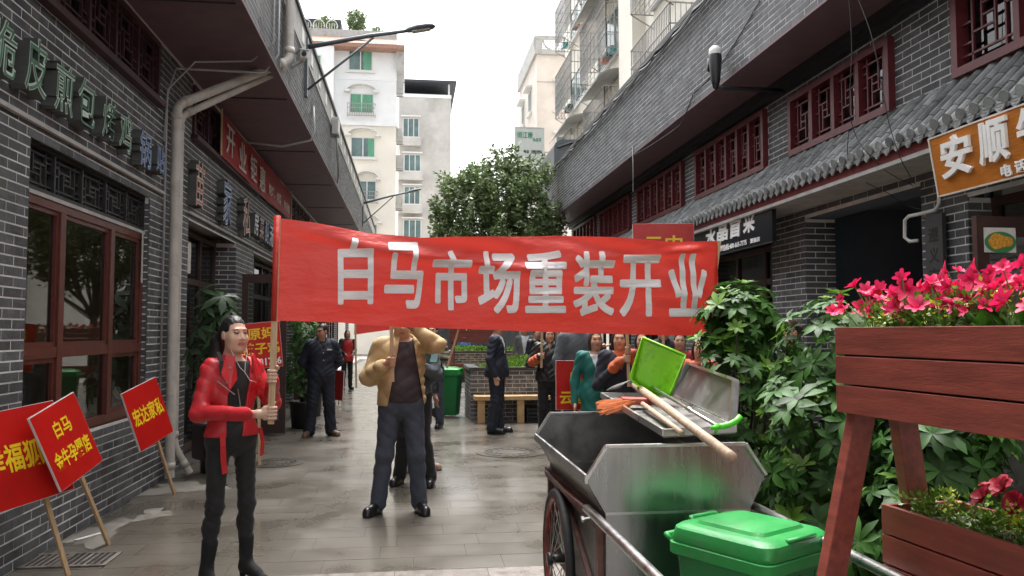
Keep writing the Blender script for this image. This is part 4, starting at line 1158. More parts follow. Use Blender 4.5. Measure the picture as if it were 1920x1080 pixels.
# ------------------------------------------------------------------ refuse cart
CT = athing('refuse_cart', 'battered stainless steel refuse handcart with folded lid and spoked wheels', 'handcart', (1.14, 4.0, 0))
yn, yf = 3.35, 4.72
hexp = [(.83, 1.06), (1.45, 1.06), (1.54, .925), (1.47, .78), (.825, .78), (.742, .925)]
def plate(y, t_, name, mt):
    b = MB(); M = frame_m((0, y, 0), (1, 0, 0), (0, 0, 1))
    b.prism([(x, z) for x, z in hexp] , t_, M); return b.build(name, mt, CT)
plate(yn, .006, 'end_plate', M_['steel']); plate(yf, .006, 'end_plate', M_['steel_dirty'])
def fold_rim(y, name):
    b = MB()
    P = [Vector((x, y, z)) for x, z in hexp]
    for i in (5, 0, 1): 
        A, B = P[i], P[(i + 1) % 6]
        b.bar(A + Vector((0, 0, .003)), B + Vector((0, 0, .003)), .028, .012, up=(0, -1, 0) if False else (0, 0, 1))
    return b.build(name, M_['steel_bright'], CT)
fold_rim(yn - .01, 'rim'); fold_rim(yf + .003, 'rim')
def panel(x0, z0, x1, z1, name, mt, y0=yn, y1=yf - .006, th=.004):
    b = MB(); d = Vector((x1 - x0, 0, z1 - z0)); n = Vector((-d.z, 0, d.x)).normalized() * th / 2
    A, B = Vector((x0, 0, z0)), Vector((x1, 0, z1))
    vs = []
    for yy in (y0, y1):
        for p in (A - n, B - n, B + n, A + n): vs.append(p + Vector((0, yy, 0)))
    b.add(vs, [(0, 1, 2, 3), (7, 6, 5, 4), (0, 4, 5, 1), (1, 5, 6, 2), (2, 6, 7, 3), (3, 7, 4, 0)]); return b.build(name, mt, CT)
panel(.745, .923, .827, .782, 'side_panel', M_['steel_dirty']); panel(1.537, .923, 1.468, .782, 'side_panel', M_['steel_dirty']); panel(1.448, 1.058, 1.537, .927, 'side_panel', M_['steel'])
b = MB(); b.bar((.742, yn - .012, .925), (.742, yf + .01, .925), .012, .038); b.build('side_rail', M_['steel_bright'], CT)
b = MB(); b.b2((.828, yn + .004, .30), (.834, yf - .004, .778)); b.b2((1.462, yn + .004, .30), (1.468, yf - .004, .778)); b.b2((.834, yn + .004, .30), (1.462, yf - .004, .31)); b.b2((.834, yf - .01, .31), (1.462, yf - .004, .778)); b.build('lower_bin', M_['steel_dirty'], CT)
b = MB(); b.b2((.828, yn - .004, .30), (1.468, yn + .003, .776)); b.build('front_plate', M_['steel'], CT)
b = MB(); b.b2((.826, yn - .008, .772), (1.47, yn - .005, .782)); b.build('seam', M_['steel_bright'], CT)
b = MB()
b.b2((.795, yn + .02, .70), (.827, yf - .02, .755)); b.b2((1.470, yn + .02, .70), (1.50, yf - .02, .755))
b.b2((.80, yn + .03, .33), (.826, yn + .07, .70)); b.b2((.80, yf - .12, .33), (.826, yf - .08, .70)); b.b2((.805, yn + .07, .30), (.826, yf - .12, .335))
b.bar((.815, yn + .1, .36), (.815, 4.15, .69), .02, .022); b.bar((.815, yf - .12, .36), (.815, 4.25, .69), .02, .022)
b.build('chassis', M_['rust_paint'], CT)
b = MB(); b.tube([(.79, yf - .1, .735), (.775, 4.0, .745), (.772, yn, .775)], .012, 8); b.build('brace_rod', M_['rust_paint'], CT, smooth=True)
for sx, xx in ((0, .772), (1, 1.515)):
    b = MB(); b.tube([(xx, yn + .12, .775), (xx, yn - .02, .778), (xx, 2.0, .78), (xx + (.02 if sx == 0 else -.02), 1.93, .80)], .0195, 12); b.build('handle', M_['steel_bright'], CT, smooth=True)
    b = MB(); b.tube([(xx - .05 if sx == 0 else xx + .05, yn - .03, .765), (xx, yn - .03, .772)], .006, 6); b.tube([(xx - .056 if sx == 0 else xx + .056, yn - .03, .764), (xx - .046 if sx == 0 else xx + .046, yn - .03, .765)], .014, 6); b.build('bolt', M_['chrome'], CT)
def wheel(x, y, R):
    W = link('wheel', MB().mesh('wheel', M_['rim_red']), CT); 
    def tor(rc, rt, n=44, m=10, sx=1.0):
        vs = []
        for i in range(n):
            A = 2 * math.pi * i / n
            for k in range(m):
                B = 2 * math.pi * k / m
                vs.append((x + rt * sx * math.sin(B), y + (rc + rt * math.cos(B)) * math.cos(A), R + (rc + rt * math.cos(B)) * math.sin(A)))
        return vs, [(i * m + k, ((i + 1) % n) * m + k, ((i + 1) % n) * m + (k + 1) % m, i * m + (k + 1) % m) for i in range(n) for k in range(m)]
    r = MB(); r.add(*tor(R - .052, .016, 44, 8, 1.25)); rim = r
    bpy.data.objects.remove(W)
    Wo = rim.build('wheel', M_['rim_red'], CT, smooth=True)
    MB().add(*tor(R - .024, .024)).build('tyre', M_['rubber'], Wo, smooth=True)
    h = MB(); h.tube([(x - .05, y, R), (x + .05, y, R)], .024, 12); h.tube([(x - .056, y, R), (x - .03, y, R)], .036, 12); h.build('hub', M_['black_plastic'], Wo, smooth=True)
    s = MB()
    for k in range(32):
        A = 2 * math.pi * k / 32; sd = -1 if k % 2 else 1; B = A + (.55 if (k // 2) % 2 else -.55)
        s.tube([(x + sd * .035, y + .03 * math.cos(B), R + .03 * math.sin(B)), (x, y + (R - .06) * math.cos(A), R + (R - .06) * math.sin(A))], .0022, 4)
    s.build('spokes', M_['chrome'], Wo)
wheel(.775, 4.18, .36); wheel(1.525, 4.18, .36)
b = MB(); b.tube([(.72, 4.18, .36), (1.57, 4.18, .36)], .015, 10); b.build('axle', M_['black_plastic'], CT)
# folded lid: one leaf lies on the body, the other leans up
def lid_leaf(c4, name, mt, th=.012, lip=.03):
    P = [Vector(p) for p in c4]; n = (P[1] - P[0]).cross(P[3] - P[0]).normalized()
    b = MB(); vs = P + [p - n * th for p in P]
    b.add(vs, [(0, 1, 2, 3), (7, 6, 5, 4), (0, 4, 5, 1), (1, 5, 6, 2), (2, 6, 7, 3), (3, 7, 4, 0)])
    o = b.build(name, mt, CT)
    e = MB()
    for i in range(4): e.bar(P[i] + n * lip * .35, P[(i + 1) % 4] + n * lip * .35, .014, lip, up=n)
    e.build('lip', M_['steel_bright'], o)
    return o
La, Lb, Lc, Ld = (1.14, 4.70, 1.16), (1.085, 3.345, 1.105), (1.44, 3.42, 1.108), (1.53, 4.66, 1.155)
lid_leaf((Lb, Lc, Ld, La), 'lid', M_['steel_dirty'])
lid_leaf(((1.47, 3.50, 1.125), (1.555, 3.66, 1.315), (1.625, 4.50, 1.36), (1.545, 4.62, 1.175)), 'lid', M_['steel_dirty'])
# tools on the lid
def on_lid(u, v, dz=0.0):                       # meets the sloping plane of the flat lid
    P = [Vector(p) for p in (Lb, Lc, La)]; n = (P[1] - P[0]).cross(P[2] - P[0]).normalized()
    return on_plane(P[0] + n * dz, n, u, v)
h0, h1 = on_lid(1190, 722, .075), on_lid(1372, 857, .05)
b = MB(); b.tube([h0, h0.lerp(h1, .4) + Vector((0, 0, .004)), h1], [.022, .020, .019], 12)
T1 = athing('shovel', 'long bare wooden shovel handle with a dark steel blade lying across the cart lid', 'shovel', tuple(h0.lerp(h1, .5)))
b.build('handle', M_['pole_wood'], T1, smooth=True)
bb = on_lid(1150, 728, .05); ux = (h1 - h0).normalized(); sd = ux.cross(Vector((0, 0, 1))).normalized(); up_ = sd.cross(ux)
b = MB(); vs = []; N1 = 9
for i in range(5):
    for k in range(N1):
        q = (k / (N1 - 1) - .5) * 2
        vs.append(h0 - ux * (.0 + .065 * i) + sd * (q * (.09 + .012 * i)) + up_ * (.035 - .05 * q * q - .012 * i))
b.add(vs, [(i * N1 + k, (i + 1) * N1 + k, (i + 1) * N1 + k + 1, i * N1 + k + 1) for i in range(4) for k in range(N1 - 1)])
o = b.build('blade', M_['steel_dirty'], T1, smooth=True); o.modifiers.new('s', 'SOLIDIFY').thickness = .004
# broom
k0, k1 = on_lid(1205, 757, .035), on_lid(1278, 812, .022)
T2 = athing('broom', 'worn broom with orange plastic bristles and a short bamboo handle on the cart lid', 'broom', tuple(k0.lerp(k1, .5)))
b = MB(); b.tube([k0, k0.lerp(k1, .5), k1], [.012, .014, .014], 10); b.build('handle', M_['pole_wood'], T2, smooth=True)
b = MB(); k2, k3 = on_lid(1212, 748, .03), on_lid(1262, 800, .02); 
e0, e1 = on_lid(1130, 750, .045), on_lid(1212, 752, .04)
dirb = (e0 - e1).normalized(); sdb = dirb.cross(Vector((0, 0, 1))).normalized()
b = MB(); b.box(e1.lerp(e0, .22), (.16, .10, .035), Matrix((dirb, sdb, dirb.cross(sdb))).transposed()); b.build('head', M_['broom_red'], T2, bevel=.008)
b = MB(); rb_ = random.Random(4); Lb_ = (e0 - e1).length
for k in range(420):
    q = rb_.uniform(-1, 1); z = rb_.uniform(-.014, .016); s0 = e1.lerp(e0, .28) + sdb * q * .05 + Vector((0, 0, z))
    s1 = e0 + sdb * (q * .095 + rb_.uniform(-.012, .012)) + Vector((0, 0, z * 1.2 - .03 + rb_.uniform(-.02, .02) - .02 * abs(q))) + dirb * rb_.uniform(-.06, .03)
    w = Vector((0, 0, .0016)) + sdb * .0012
    b.add([s0 - w, s0 + w, s1 + w * .6, s1 - w * .6], [(0, 1, 2, 3)])
props(b.build('bristles', M_['bristle'], T2), kind='stuff')
# long handled dustpan: lime scoop standing up, steel rod, green hook grip
T3 = athing('dustpan', 'lime green long handled dustpan standing on its rod on the cart lid', 'dustpan', tuple(on_lid(1240, 720, .1)))
yd3 = 4.45
c_tl, c_tr = on('y', yd3, 1205, 633), on('y', yd3 - .14, 1286, 667)
c_br, c_bl = on('y', yd3 - .14, 1262, 742), on('y', yd3, 1188, 712)
nrm3 = (c_tr - c_tl).cross(c_bl - c_tl).normalized()
if nrm3.y > 0: nrm3 = -nrm3
b = MB(); N3 = 10; vs = []
for i in range(N3 + 1):
    t_ = i / N3
    for k in range(N3 + 1):
        s = k / N3
        p = c_tl.lerp(c_tr, s).lerp(c_bl.lerp(c_br, s) , t_)
        sag = .05 * math.sin(math.pi * min(1, s)) * (.35 + t_ * .8)
        rnd_b = max(0, t_ - .75) * 4
        p = p + (c_bl - c_tl).normalized() * .035 * (1 - (2 * s - 1) ** 2) * rnd_b
        vs.append(p - nrm3 * sag)
b.add(vs, [(i * (N3 + 1) + k, i * (N3 + 1) + k + 1, (i + 1) * (N3 + 1) + k + 1, (i + 1) * (N3 + 1) + k) for i in range(N3) for k in range(N3)])
o = b.build('scoop', M_['lime_plastic'], T3, smooth=True); md = o.modifiers.new('s', 'SOLIDIFY'); md.thickness = .004; md.offset = 0
# side walls of the scoop: one strip down the left side, along the back, up the right side
b = MB(); rim_ = [(i, 0) for i in range(N3 + 1)] + [(N3, k) for k in range(1, N3 + 1)] + [(i, N3) for i in range(N3 - 1, -1, -1)]
wv = []
for i, k in rim_:
    P = Vector(vs[i * (N3 + 1) + k]); wv += [P, P + nrm3 * (.012 + .085 * i / N3)]
b.add(wv, [(2 * i, 2 * i + 1, 2 * i + 3, 2 * i + 2) for i in range(len(rim_) - 1)])
o = b.build('scoop_wall', M_['lime_plastic'], T3, smooth=True); md = o.modifiers.new('s', 'SOLIDIFY'); md.thickness = .004; md.offset = 0
b = MB(); b.tube([c_tl, c_tl.lerp(c_tr, .5) - nrm3 * .018, c_tr], .008, 8); b.build('edge_bead', M_['lime_plastic'], T3, smooth=True)
r0, r1 = on_lid(1222, 736, .06), on_lid(1346, 800, .045)
r0 = c_bl.lerp(c_br, .45) - nrm3 * .03
b = MB(); b.tube([r0, r0.lerp(r1, .55), r1], .0085, 10); b.tube([r0.lerp(r1, .60), r0.lerp(r1, .66)], .0125, 10); b.build('rod', M_['chrome'], T3, smooth=True)
g0 = r1; dpx = [(1346, 800), (1356, 799), (1368, 796), (1380, 790), (1389, 780)]
b = MB(); pts = [on_plane(r1, Vector((0, 1, 0)), u, v) for u, v in dpx]; b.tube(pts, [.012, .0135, .0135, .0135, .013], 10); b.tube([pts[0] + Vector((-.03, 0, -.006)), pts[0]], [.008, .013], 10); b.tube([pts[0] + Vector((-.012, 0, -.03)), pts[0] + Vector((0, 0, -.004))], .007, 8); b.build('grip', M_['lime_bright'], T3, smooth=True)

# ------------------------------------------------------------------ wheeled bins
def wheelie_bin(lab, loc, rz, s=1.0, group='green wheeled bins'):
    T = thing('wheeled_bin', lab, 'bin', loc, rz, group)
    def rr(w, d, r, z, n=5):
        out = []
        for cx, cy, a0 in ((w / 2 - r, d / 2 - r, 0), (-w / 2 + r, d / 2 - r, 90), (-w / 2 + r, -d / 2 + r, 180), (w / 2 - r, -d / 2 + r, 270)):
            for k in range(n):
                an = math.radians(a0 + 90 * k / (n - 1)); out.append((cx + r * math.cos(an), cy + r * math.sin(an), z))
        return [tuple(c * s for c in p) for p in out]
    def loft(rings, cap0=True, cap1=True):
        b = MB(); n = len(rings[0]); vs = [p for r in rings for p in r]
        fs = [(i * n + k, i * n + (k + 1) % n, (i + 1) * n + (k + 1) % n, (i + 1) * n + k) for i in range(len(rings) - 1) for k in range(n)]
        if cap0: fs.append(tuple(range(n - 1, -1, -1)))
        if cap1: fs.append(tuple((len(rings) - 1) * n + k for k in range(n)))
        b.add(vs, fs); return b
    o = loft([rr(.36, .38, .04, .04), rr(.42, .45, .05, .55), rr(.45, .49, .05, .80), rr(.45, .49, .05, .84)], cap1=False).build('body', M_['green_bin_body'], T); smooth_by_angle(o, 35)
    o = loft([rr(.49, .53, .05, .815), rr(.50, .54, .05, .82), rr(.50, .54, .05, .865), rr(.48, .52, .05, .870)]).build('rim', M_['green_plastic'], T); smooth_by_angle(o, 35)
    lid = loft([rr(.485, .53, .06, .872), rr(.49, .535, .06, .885), rr(.47, .52, .07, .930), rr(.44, .48, .07, .945), rr(.40, .42, .06, .95), rr(.34, .36, .05, .951), rr(.32, .34, .05, .965), rr(.26, .28, .05, .972)]).build('lid', M_['green_plastic'], T); smooth_by_angle(lid, 30)
    for yy, zz in ((-.262, .905), (.262, .905)):
        h = MB(); q = 1 if yy > 0 else -1
        h.tube([tuple(c * s for c in p) for p in ((-.09, yy - q * .03, zz + .028), (-.085, yy - q * .0, zz + .04), (.085, yy - q * .0, zz + .04), (.09, yy - q * .03, zz + .028))], .011 * s, 8); h.build('handle', M_['green_plastic'], lid, smooth=True)
    h = MB(); h.tube([tuple(c * s for c in p) for p in ((-.20, .27, .86), (-.2, .31, .875), (.2, .31, .875), (.20, .27, .86))], .014 * s, 8); h.build('push_bar', M_['green_plastic'], T, smooth=True)
    for sx in (-1, 1):
        w = MB(); w.tube([(sx * .20 * s, .20 * s, .10 * s), (sx * .255 * s, .20 * s, .10 * s)], .098 * s, 18); ww = w.build('wheel', M_['rubber'], T); smooth_by_angle(ww, 40)
        w = MB(); w.tube([(sx * .25 * s, .20 * s, .10 * s), (sx * .262 * s, .20 * s, .10 * s)], .05 * s, 14); w.build('hub', M_['black_plastic'], ww)
    h = MB()
    for q in (-.12, 0, .12): h.box((q * s, -.232 * s, .62 * s), (.02 * s, .012 * s, .34 * s), (.06, 0, 0))
    h.build('rib', M_['green_bin_body'], T)
    return T
_l, _n, _r = [on('z', .80, *q) for q in ((1252, 985), (1424, 1048), (1550, 992))]
wheelie_bin('bright green wheeled rubbish bin standing against the steel cart beside the red planter stand', ((_l.x + _r.x) / 2, (_l.y + _r.y) / 2 - .03, 0), math.radians(30), .86)
bp = on('z', 0, 842, 783)
wheelie_bin('green wheeled rubbish bin standing beside the brick planter with the bench', (bp.x, bp.y + .2, 0), math.radians(75), .93)

# ------------------------------------------------------------------ foliage helpers
def leaflet(b, L, W, base, d, up, droop=.35, fold=.18, segs=3, prof=None):
    d = Vector(d).normalized(); side = d.cross(Vector(up)).normalized(); u = side.cross(d)
    prof = prof or ([0.05, .8, 1.0, .0] if segs == 3 else [0.05, .7, 1.0, .85, 0])
    n = len(prof); vs = []
    for i in range(n):
        t_ = i / (n - 1); c = Vector(base) + d * (L * t_) - u * (droop * L * t_ * t_)
        w = W / 2 * prof[i]
        vs += [c - side * w + u * fold * w, c, c + side * w + u * fold * w]
    fs = []
    for i in range(n - 1):
        for k in range(2): fs.append((i * 3 + k, i * 3 + k + 1, (i + 1) * 3 + k + 1, (i + 1) * 3 + k))
    b.add(vs, fs)
def whorl(name, nl, L, W, mt, droop, pet=.10, seed=0, tilt=.25):
    r = random.Random(seed); b = MB()
    for k in range(nl):
        an = 2 * math.pi * k / nl + r.uniform(-.15, .15)
        el = tilt + r.uniform(-.15, .2)
        d = (math.cos(an) * math.cos(el), math.sin(an) * math.cos(el), math.sin(el))
        q = L * r.uniform(.75, 1.1)
        leaflet(b, q, W * r.uniform(.85, 1.1), (0, 0, 0), d, (0, 0, 1), droop + r.uniform(-.1, .15))
    b.tube([(0, 0, -pet), (0, 0, 0)], .0025, 3, cap=False)
    return b.mesh(name, mt, smooth=True)
SCH = [whorl('leaf', 8, .092, .034, M_['leaf_scheff'], .38, .08, s) for s in range(4)]
SCN = [whorl('leaf', 7, .078, .030, M_['leaf_scheff_new'], .22, .07, 20 + s, .4) for s in range(2)]
def align(o, d, spin):
    q = Vector(d).normalized().to_track_quat('Z', 'Y'); o.rotation_mode = 'QUATERNION'
    o.rotation_quaternion = q @ Euler((0, 0, spin)).to_quaternion()
def schefflera(lab, loc, lobes, n, seed, pot_r=.20, pot_h=.34, group='potted umbrella plants beside the cart', scale=1.0):
    T = thing('potted_plant', lab, 'plant', loc, 0, group)
    r = random.Random(seed)
    p = MB(); p.lathe([(.0005, .0), (pot_r * .75, .0), (pot_r * .98, pot_h * .93), (pot_r * 1.05, pot_h * .94), (pot_r * 1.05, pot_h), (pot_r * .95, pot_h), (pot_r * .9, pot_h * .9), (.0005, pot_h * .88)], 24); p.build('pot', M_['pot_dark'], T, smooth=True)
    st = MB()
    pts = []
    k = 0
    while len(pts) < n and k < n * 40:
        k += 1
        c, rad = lobes[r.randrange(len(lobes))]
        v = Vector((r.gauss(0, 1), r.gauss(0, 1), r.gauss(0, 1))).normalized()
        q = r.uniform(.72, 1.02) if r.random() < .8 else r.uniform(.3, .7)
        pt = Vector((c[0] + v.x * rad[0] * q, c[1] + v.y * rad[1] * q, c[2] + v.z * rad[2] * q))
        if pt.z < pot_h * .6: continue
        inner = any(((pt.x - c2[0]) / r2[0]) ** 2 + ((pt.y - c2[1]) / r2[1]) ** 2 + ((pt.z - c2[2]) / r2[2]) ** 2 < .35 for c2, r2 in lobes)
        if inner and r.random() < .75: continue
        if any((pt - a_).length < .045 for a_, _ in pts): continue
        pts.append((pt, v))
    for pt, v in pts:
        new = r.random() < .22 and v.z > -.1
        o = link('leaf', (SCN if new else SCH)[r.randrange(2 if new else 4)], T)
        o.location = pt; align(o, Vector((v.x, v.y, max(v.z, -.15) + .55)), r.uniform(0, 6.28)); s = r.uniform(.6, 1.4) * scale; o.scale = (s, s, s)
    for i in range(12):
        pt, v = pts[r.randrange(len(pts))]
        a0 = Vector((r.uniform(-.06, .06), r.uniform(-.06, .06), pot_h * .85)); st.tube([a0, a0.lerp(pt, .5) + Vector((r.uniform(-.05, .05), r.uniform(-.05, .05), .08)), pt], [.012, .008, .004], 6, cap=False)
    st.build('stems', M_['bark'], T, smooth=True)
    return T
b1 = on('y', 4.95, 1372, 780)
schefflera('tall potted umbrella plant with glossy green leaves overlapping the end of the red banner', (b1.x + .06, 4.95, 0), [((0, 0, .75), (.42, .36, .42)), ((-.06, -.02, 1.20), (.42, .36, .42)), ((.0, 0, 1.58), (.29, .26, .30))], 295, 1)
b2 = on('y', 3.95, 1545, 800)
schefflera('broad potted umbrella plant standing between the steel cart and the red planter stand', (b2.x + .06, 3.95, 0), [((.0, 0, .60), (.42, .38, .40)), ((-.06, -.05, 1.02), (.42, .36, .42)), ((.10, .05, 1.44), (.38, .32, .34))], 300, 2)
b3 = on('y', 3.35, 1700, 900)
schefflera('low potted umbrella plant half hidden behind the legs of the red planter stand', (b3.x + .14, 3.45, 0), [((0, 0, .62), (.42, .34, .34)), ((.1, .0, 1.02), (.34, .30, .30))], 230, 3)

# ------------------------------------------------------------------ red ladder planter in the foreground
PLR = thing('planter_stand', 'dark red wooden ladder planter stand with two flower boxes beside the green bin', 'planter stand', (1.60, 2.16, 0), math.radians(5.5))
# local y runs along the street; the near side faces -x
def box_boards(name, x0, x1, y0, y1, z0, z1, nb, parent, gap=.006):
    bh = (z1 - z0 - gap * (nb - 1)) / nb
    ins = MB(); ins.b2((x0 + .018, y0 + .018, z0 + .02), (x1 - .018, y1 - .018, z0 + .04)); bx_ = ins.build(name, M_['planter_wood'], parent)
    for k in range(nb):
        z = z0 + k * (bh + gap)
        for (a_, c) in (((x0, y0, z), (x0 + .018, y1, z + bh)), ((x1 - .018, y0, z), (x1, y1, z + bh)), ((x0 + .0185, y0 + .001, z + .0008), (x1 - .0185, y0 + .018, z + bh - .0008)), ((x0 + .0185, y1 - .018, z + .0008), (x1 - .0185, y1 - .001, z + bh - .0008))):
            m = MB(); m.b2(a_, c); m.build('board', M_['planter_wood'], bx_, bevel=.002)
    s = MB(); s.b2((x0 + .02, y0 + .02, z1 - .10), (x1 - .02, y1 - .02, z1 - .045)); s.build('soil', M_['soil'], bx_)
    return bx_
box_boards('flower_box', -.16, .13, -.85, .36, 1.285, 1.565, 3, PLR)
box_boards('flower_box', -.03, .26, -.95, .32, .70, .985, 3, PLR)
for yy in (.325, -.80):
    for (xt, xb) in ((-.09, -.40), (.06, .24)):
        m = MB(); m.bar((xt, yy, 1.30 if xt > 0 else 1.284), (xb, yy, .0), .045, .078, up=(0, 1, 0) if False else (1, 0, 0)); m.build('leg', M_['planter_wood'], PLR, bevel=.003)
    m = MB(); m.bar((-.27, yy - .03, .55), (.17, yy - .03, .55), .03, .05); m.build('cross_rail', M_['planter_wood'], PLR, bevel=.003)
# flowers
def flower_mesh(name, mt, L=.05, W=.024, n=6, seed=0, open_=.55):
    r = random.Random(seed); b = MB()
    for k in range(n):
        an = 2 * math.pi * k / n + r.uniform(-.1, .1); el = open_ + r.uniform(-.15, .15)
        leaflet(b, L * r.uniform(.85, 1.1), W, (0, 0, 0), (math.cos(an) * math.cos(el), math.sin(an) * math.cos(el), math.sin(el)), (0, 0, 1), .5, .45, 3, [.3, .75, 1.0, .55])
    me = b.mesh(name, mt, smooth=True)
    return me
FLR = [flower_mesh('flower', M_['petal_red'], .040, .024, 6, s, .95) for s in range(3)]
FLC = [flower_mesh('flower', M_['petal_crimson'], .032, .030, 9, s, .9) for s in range(2)]
FP = thing('flowering_plant', 'red trumpet flowers with broad green leaves growing in the upper box of the ladder planter', 'flowers', (1.60, 2.16, 1.49), math.radians(5.5))
r = random.Random(12)
stm = MB()
for k in range(210):
    yy = .36 - 1.15 * (k + r.uniform(-.3, .3)) / 210; xx = r.uniform(-.12, .08)
    hz = r.uniform(.08, .17) + (.04 if r.random() < .2 else 0) + (.04 if yy < -.1 and r.random() < .3 else 0)
    side = r.uniform(-.07, .05)
    px = (xx + side, yy + r.uniform(-.03, .05) + (.10 * r.random() if k < 22 else 0), hz + .03)
    o = link('flower', FLR[k % 3], FP); o.location = px; s = r.uniform(.5, .95); o.scale = (s, s, s)
    align(o, (r.uniform(-.9, .2), r.uniform(-.6, .7), r.uniform(-.1, .8)), r.uniform(0, 6))
    stm.tube([(xx, yy, -.03), (xx + side * .5, yy, hz * .7), px], .0025, 4, cap=False)
stm.build('stems', M_['stem_green'], FP, smooth=True)
for k in range(60):
    yy = r.uniform(-.8, .34); xx = r.uniform(-.11, .09)
    b = MB(); an = r.uniform(0, 6.28); leaflet(b, r.uniform(.10, .17), r.uniform(.035, .06), (0, 0, 0), (.4 * math.cos(an), .5 * math.sin(an), .9), (-math.cos(an), -math.sin(an), .4), .2, .2, 4)
    o = link('leaf', b.mesh('leaf', M_['leaf_broad'], smooth=True), FP); o.location = (xx, yy, .03)
def small_leaves(name, parent, n, bx, mt, L=.018, seed=0, clumps=30):
    r = random.Random(seed); b = MB()
    cs = [Vector((r.uniform(bx[0], bx[1]), r.uniform(bx[2], bx[3]), r.uniform(bx[4], bx[5]))) for _ in range(clumps)]
    for k in range(n):
        c = cs[r.randrange(clumps)]; v = Vector((r.gauss(0, 1), r.gauss(0, 1), r.gauss(0, 1))).normalized(); p = c + v * r.uniform(.01, .04) * (L / .018) ** .5
        d = (v + Vector((r.uniform(-.5, .5), r.uniform(-.5, .5), r.uniform(0, .8)))).normalized(); s = d.cross(Vector((r.uniform(-1, 1), r.uniform(-1, 1), 1))).normalized() * L * .35
        q = L * r.uniform(.7, 1.2)
        b.add([p, p + d * q * .5 + s, p + d * q, p + d * q * .5 - s], [(0, 1, 2, 3)])
    return props(b.build(name, mt, parent), kind='stuff')
small_leaves('small_leaves', FP, 2600, (-.11, .10, -.8, .32, .09, .16), M_['leaf_box'], .02, 3, 80)
small_leaves('small_leaves', FP, 500, (-.11, .10, -.6, .2, .10, .17), M_['leaf_yellow'], .015, 5, 25)
FP2 = thing('flowering_plant', 'crimson flowers among small box leaves growing in the lower box of the ladder planter', 'flowers', (1.60, 2.16, .90), math.radians(5.5))
small_leaves('small_leaves', FP2, 4200, (.02, .22, -.85, .28, .02, .12), M_['leaf_box'], .018, 6, 110)
small_leaves('small_leaves', FP2, 600, (.02, .22, -.7, .28, .08, .16), M_['leaf_yellow'], .016, 9, 30)
for k in range(16):
    o = link('flower', FLC[k % 2], FP2); q = [(.14, -.02), (.15, .05), (.19, -.12), (.16, -.16), (.12, -.30), (.2, -.4)][k % 6]
    o.location = (q[0] + r.uniform(-.03, .03), q[1] + r.uniform(-.03, .03), .16 + r.uniform(-.02, .03)); align(o, (r.uniform(-1, .2), r.uniform(-.8, .3), r.uniform(.2, 1)), r.uniform(0, 6)); o.scale = (1.15,) * 3

# ------------------------------------------------------------------ brick planters with benches
def brick_planter(lab, x0, x1, y0, y1, h, seed, limit=150, nfaces=True):
    T = athing('brick_planter', lab, 'planter', ((x0 + x1) / 2, (y0 + y1) / 2, 0))
    B = Bricks(.072, .245, .011, .018); m = MB()
    B.face('wall', m, (x0, y0, 0), (1, 0, 0), (0, 0, 1), x1 - x0, h - .06, (), seed=seed)
    B.face('wall', m, (x0, y1, 0), (0, -1, 0), (0, 0, 1), y1 - y0, h - .06, (), seed=seed + 1)
    B.face('wall', m, (x1, y0, 0), (0, 1, 0), (0, 0, 1), y1 - y0, h - .06, (), seed=seed + 2)
    B.face('wall', m, (x1, y1, 0), (-1, 0, 0), (0, 0, 1), x1 - x0, h - .06, (), seed=seed + 3)
    w = m.build('wall', M_['mortar'], T)
    B.finish({'wall': w}, M_['planter_brick'], T['_abs'], limit=limit)
    c = MB(); t_ = .16
    c.b2((x0 - .03, y0 - .03, h - .058), (x1 + .03, y0 + t_, h)); c.b2((x0 - .03, y1 - t_, h - .058), (x1 + .03, y1 + .03, h)); c.b2((x0 - .03, y0 + t_, h - .058), (x0 + t_, y1 - t_, h)); c.b2((x1 - t_, y0 + t_, h - .058), (x1 + .03, y1 - t_, h))
    c.build('coping', M_['plaque'], T)
    s = MB(); s.b2((x0 + t_, y0 + t_, h - .12), (x1 - t_, y1 - t_, h - .05)); s.build('soil', M_['soil'], T)
    return T
def ground_cover(lab, x0, x1, y0, y1, z, n, L, mt, seed, hgt=.16):
    r = random.Random(seed); b = MB()
    for k in range(n):
        x, y_ = r.uniform(x0, x1), r.uniform(y0, y1); zz = z + hgt * r.random() ** .6 * (.55 + .45 * math.sin(3 * x + 2 * y_ + seed))
        d = Vector((r.gauss(0, .6), r.gauss(0, .6), r.uniform(.1, 1))).normalized(); s = d.cross(Vector((r.uniform(-1, 1), r.uniform(-1, 1), .2))).normalized() * L * .38; p = Vector((x, y_, zz)); q = L * r.uniform(.7, 1.2)
        b.add([p, p + d * q * .5 + s, p + d * q, p + d * q * .5 - s], [(0, 1, 2, 3)])
    return props(b.build('ground_cover', mt), lab, 'plants', kind='stuff')
pc = on('z', 0, 882, 790)
brick_planter('low grey brick planter with a timber bench behind the man in the dark suit', pc.x, pc.x + 2.5, pc.y, pc.y + 1.45, .93, 31, 220)
ground_cover('bright green low shrubs filling the brick planter behind the man in the dark suit', pc.x + .2, pc.x + 2.3, pc.y + .2, pc.y + 1.2, .86, 5200, .05, M_['leaf_box'], 3, .24)
pc2 = on('z', 0, 838, 716)
brick_planter('far grey brick planter with a bench beyond the green bin', pc2.x, pc2.x + 3.0, pc2.y, pc2.y + 1.5, .95, 41, 60)
ground_cover('low green shrubs filling the far brick planter', pc2.x + .2, pc2.x + 2.8, pc2.y + .2, pc2.y + 1.3, .88, 3000, .07, M_['leaf_box'], 8, .2)
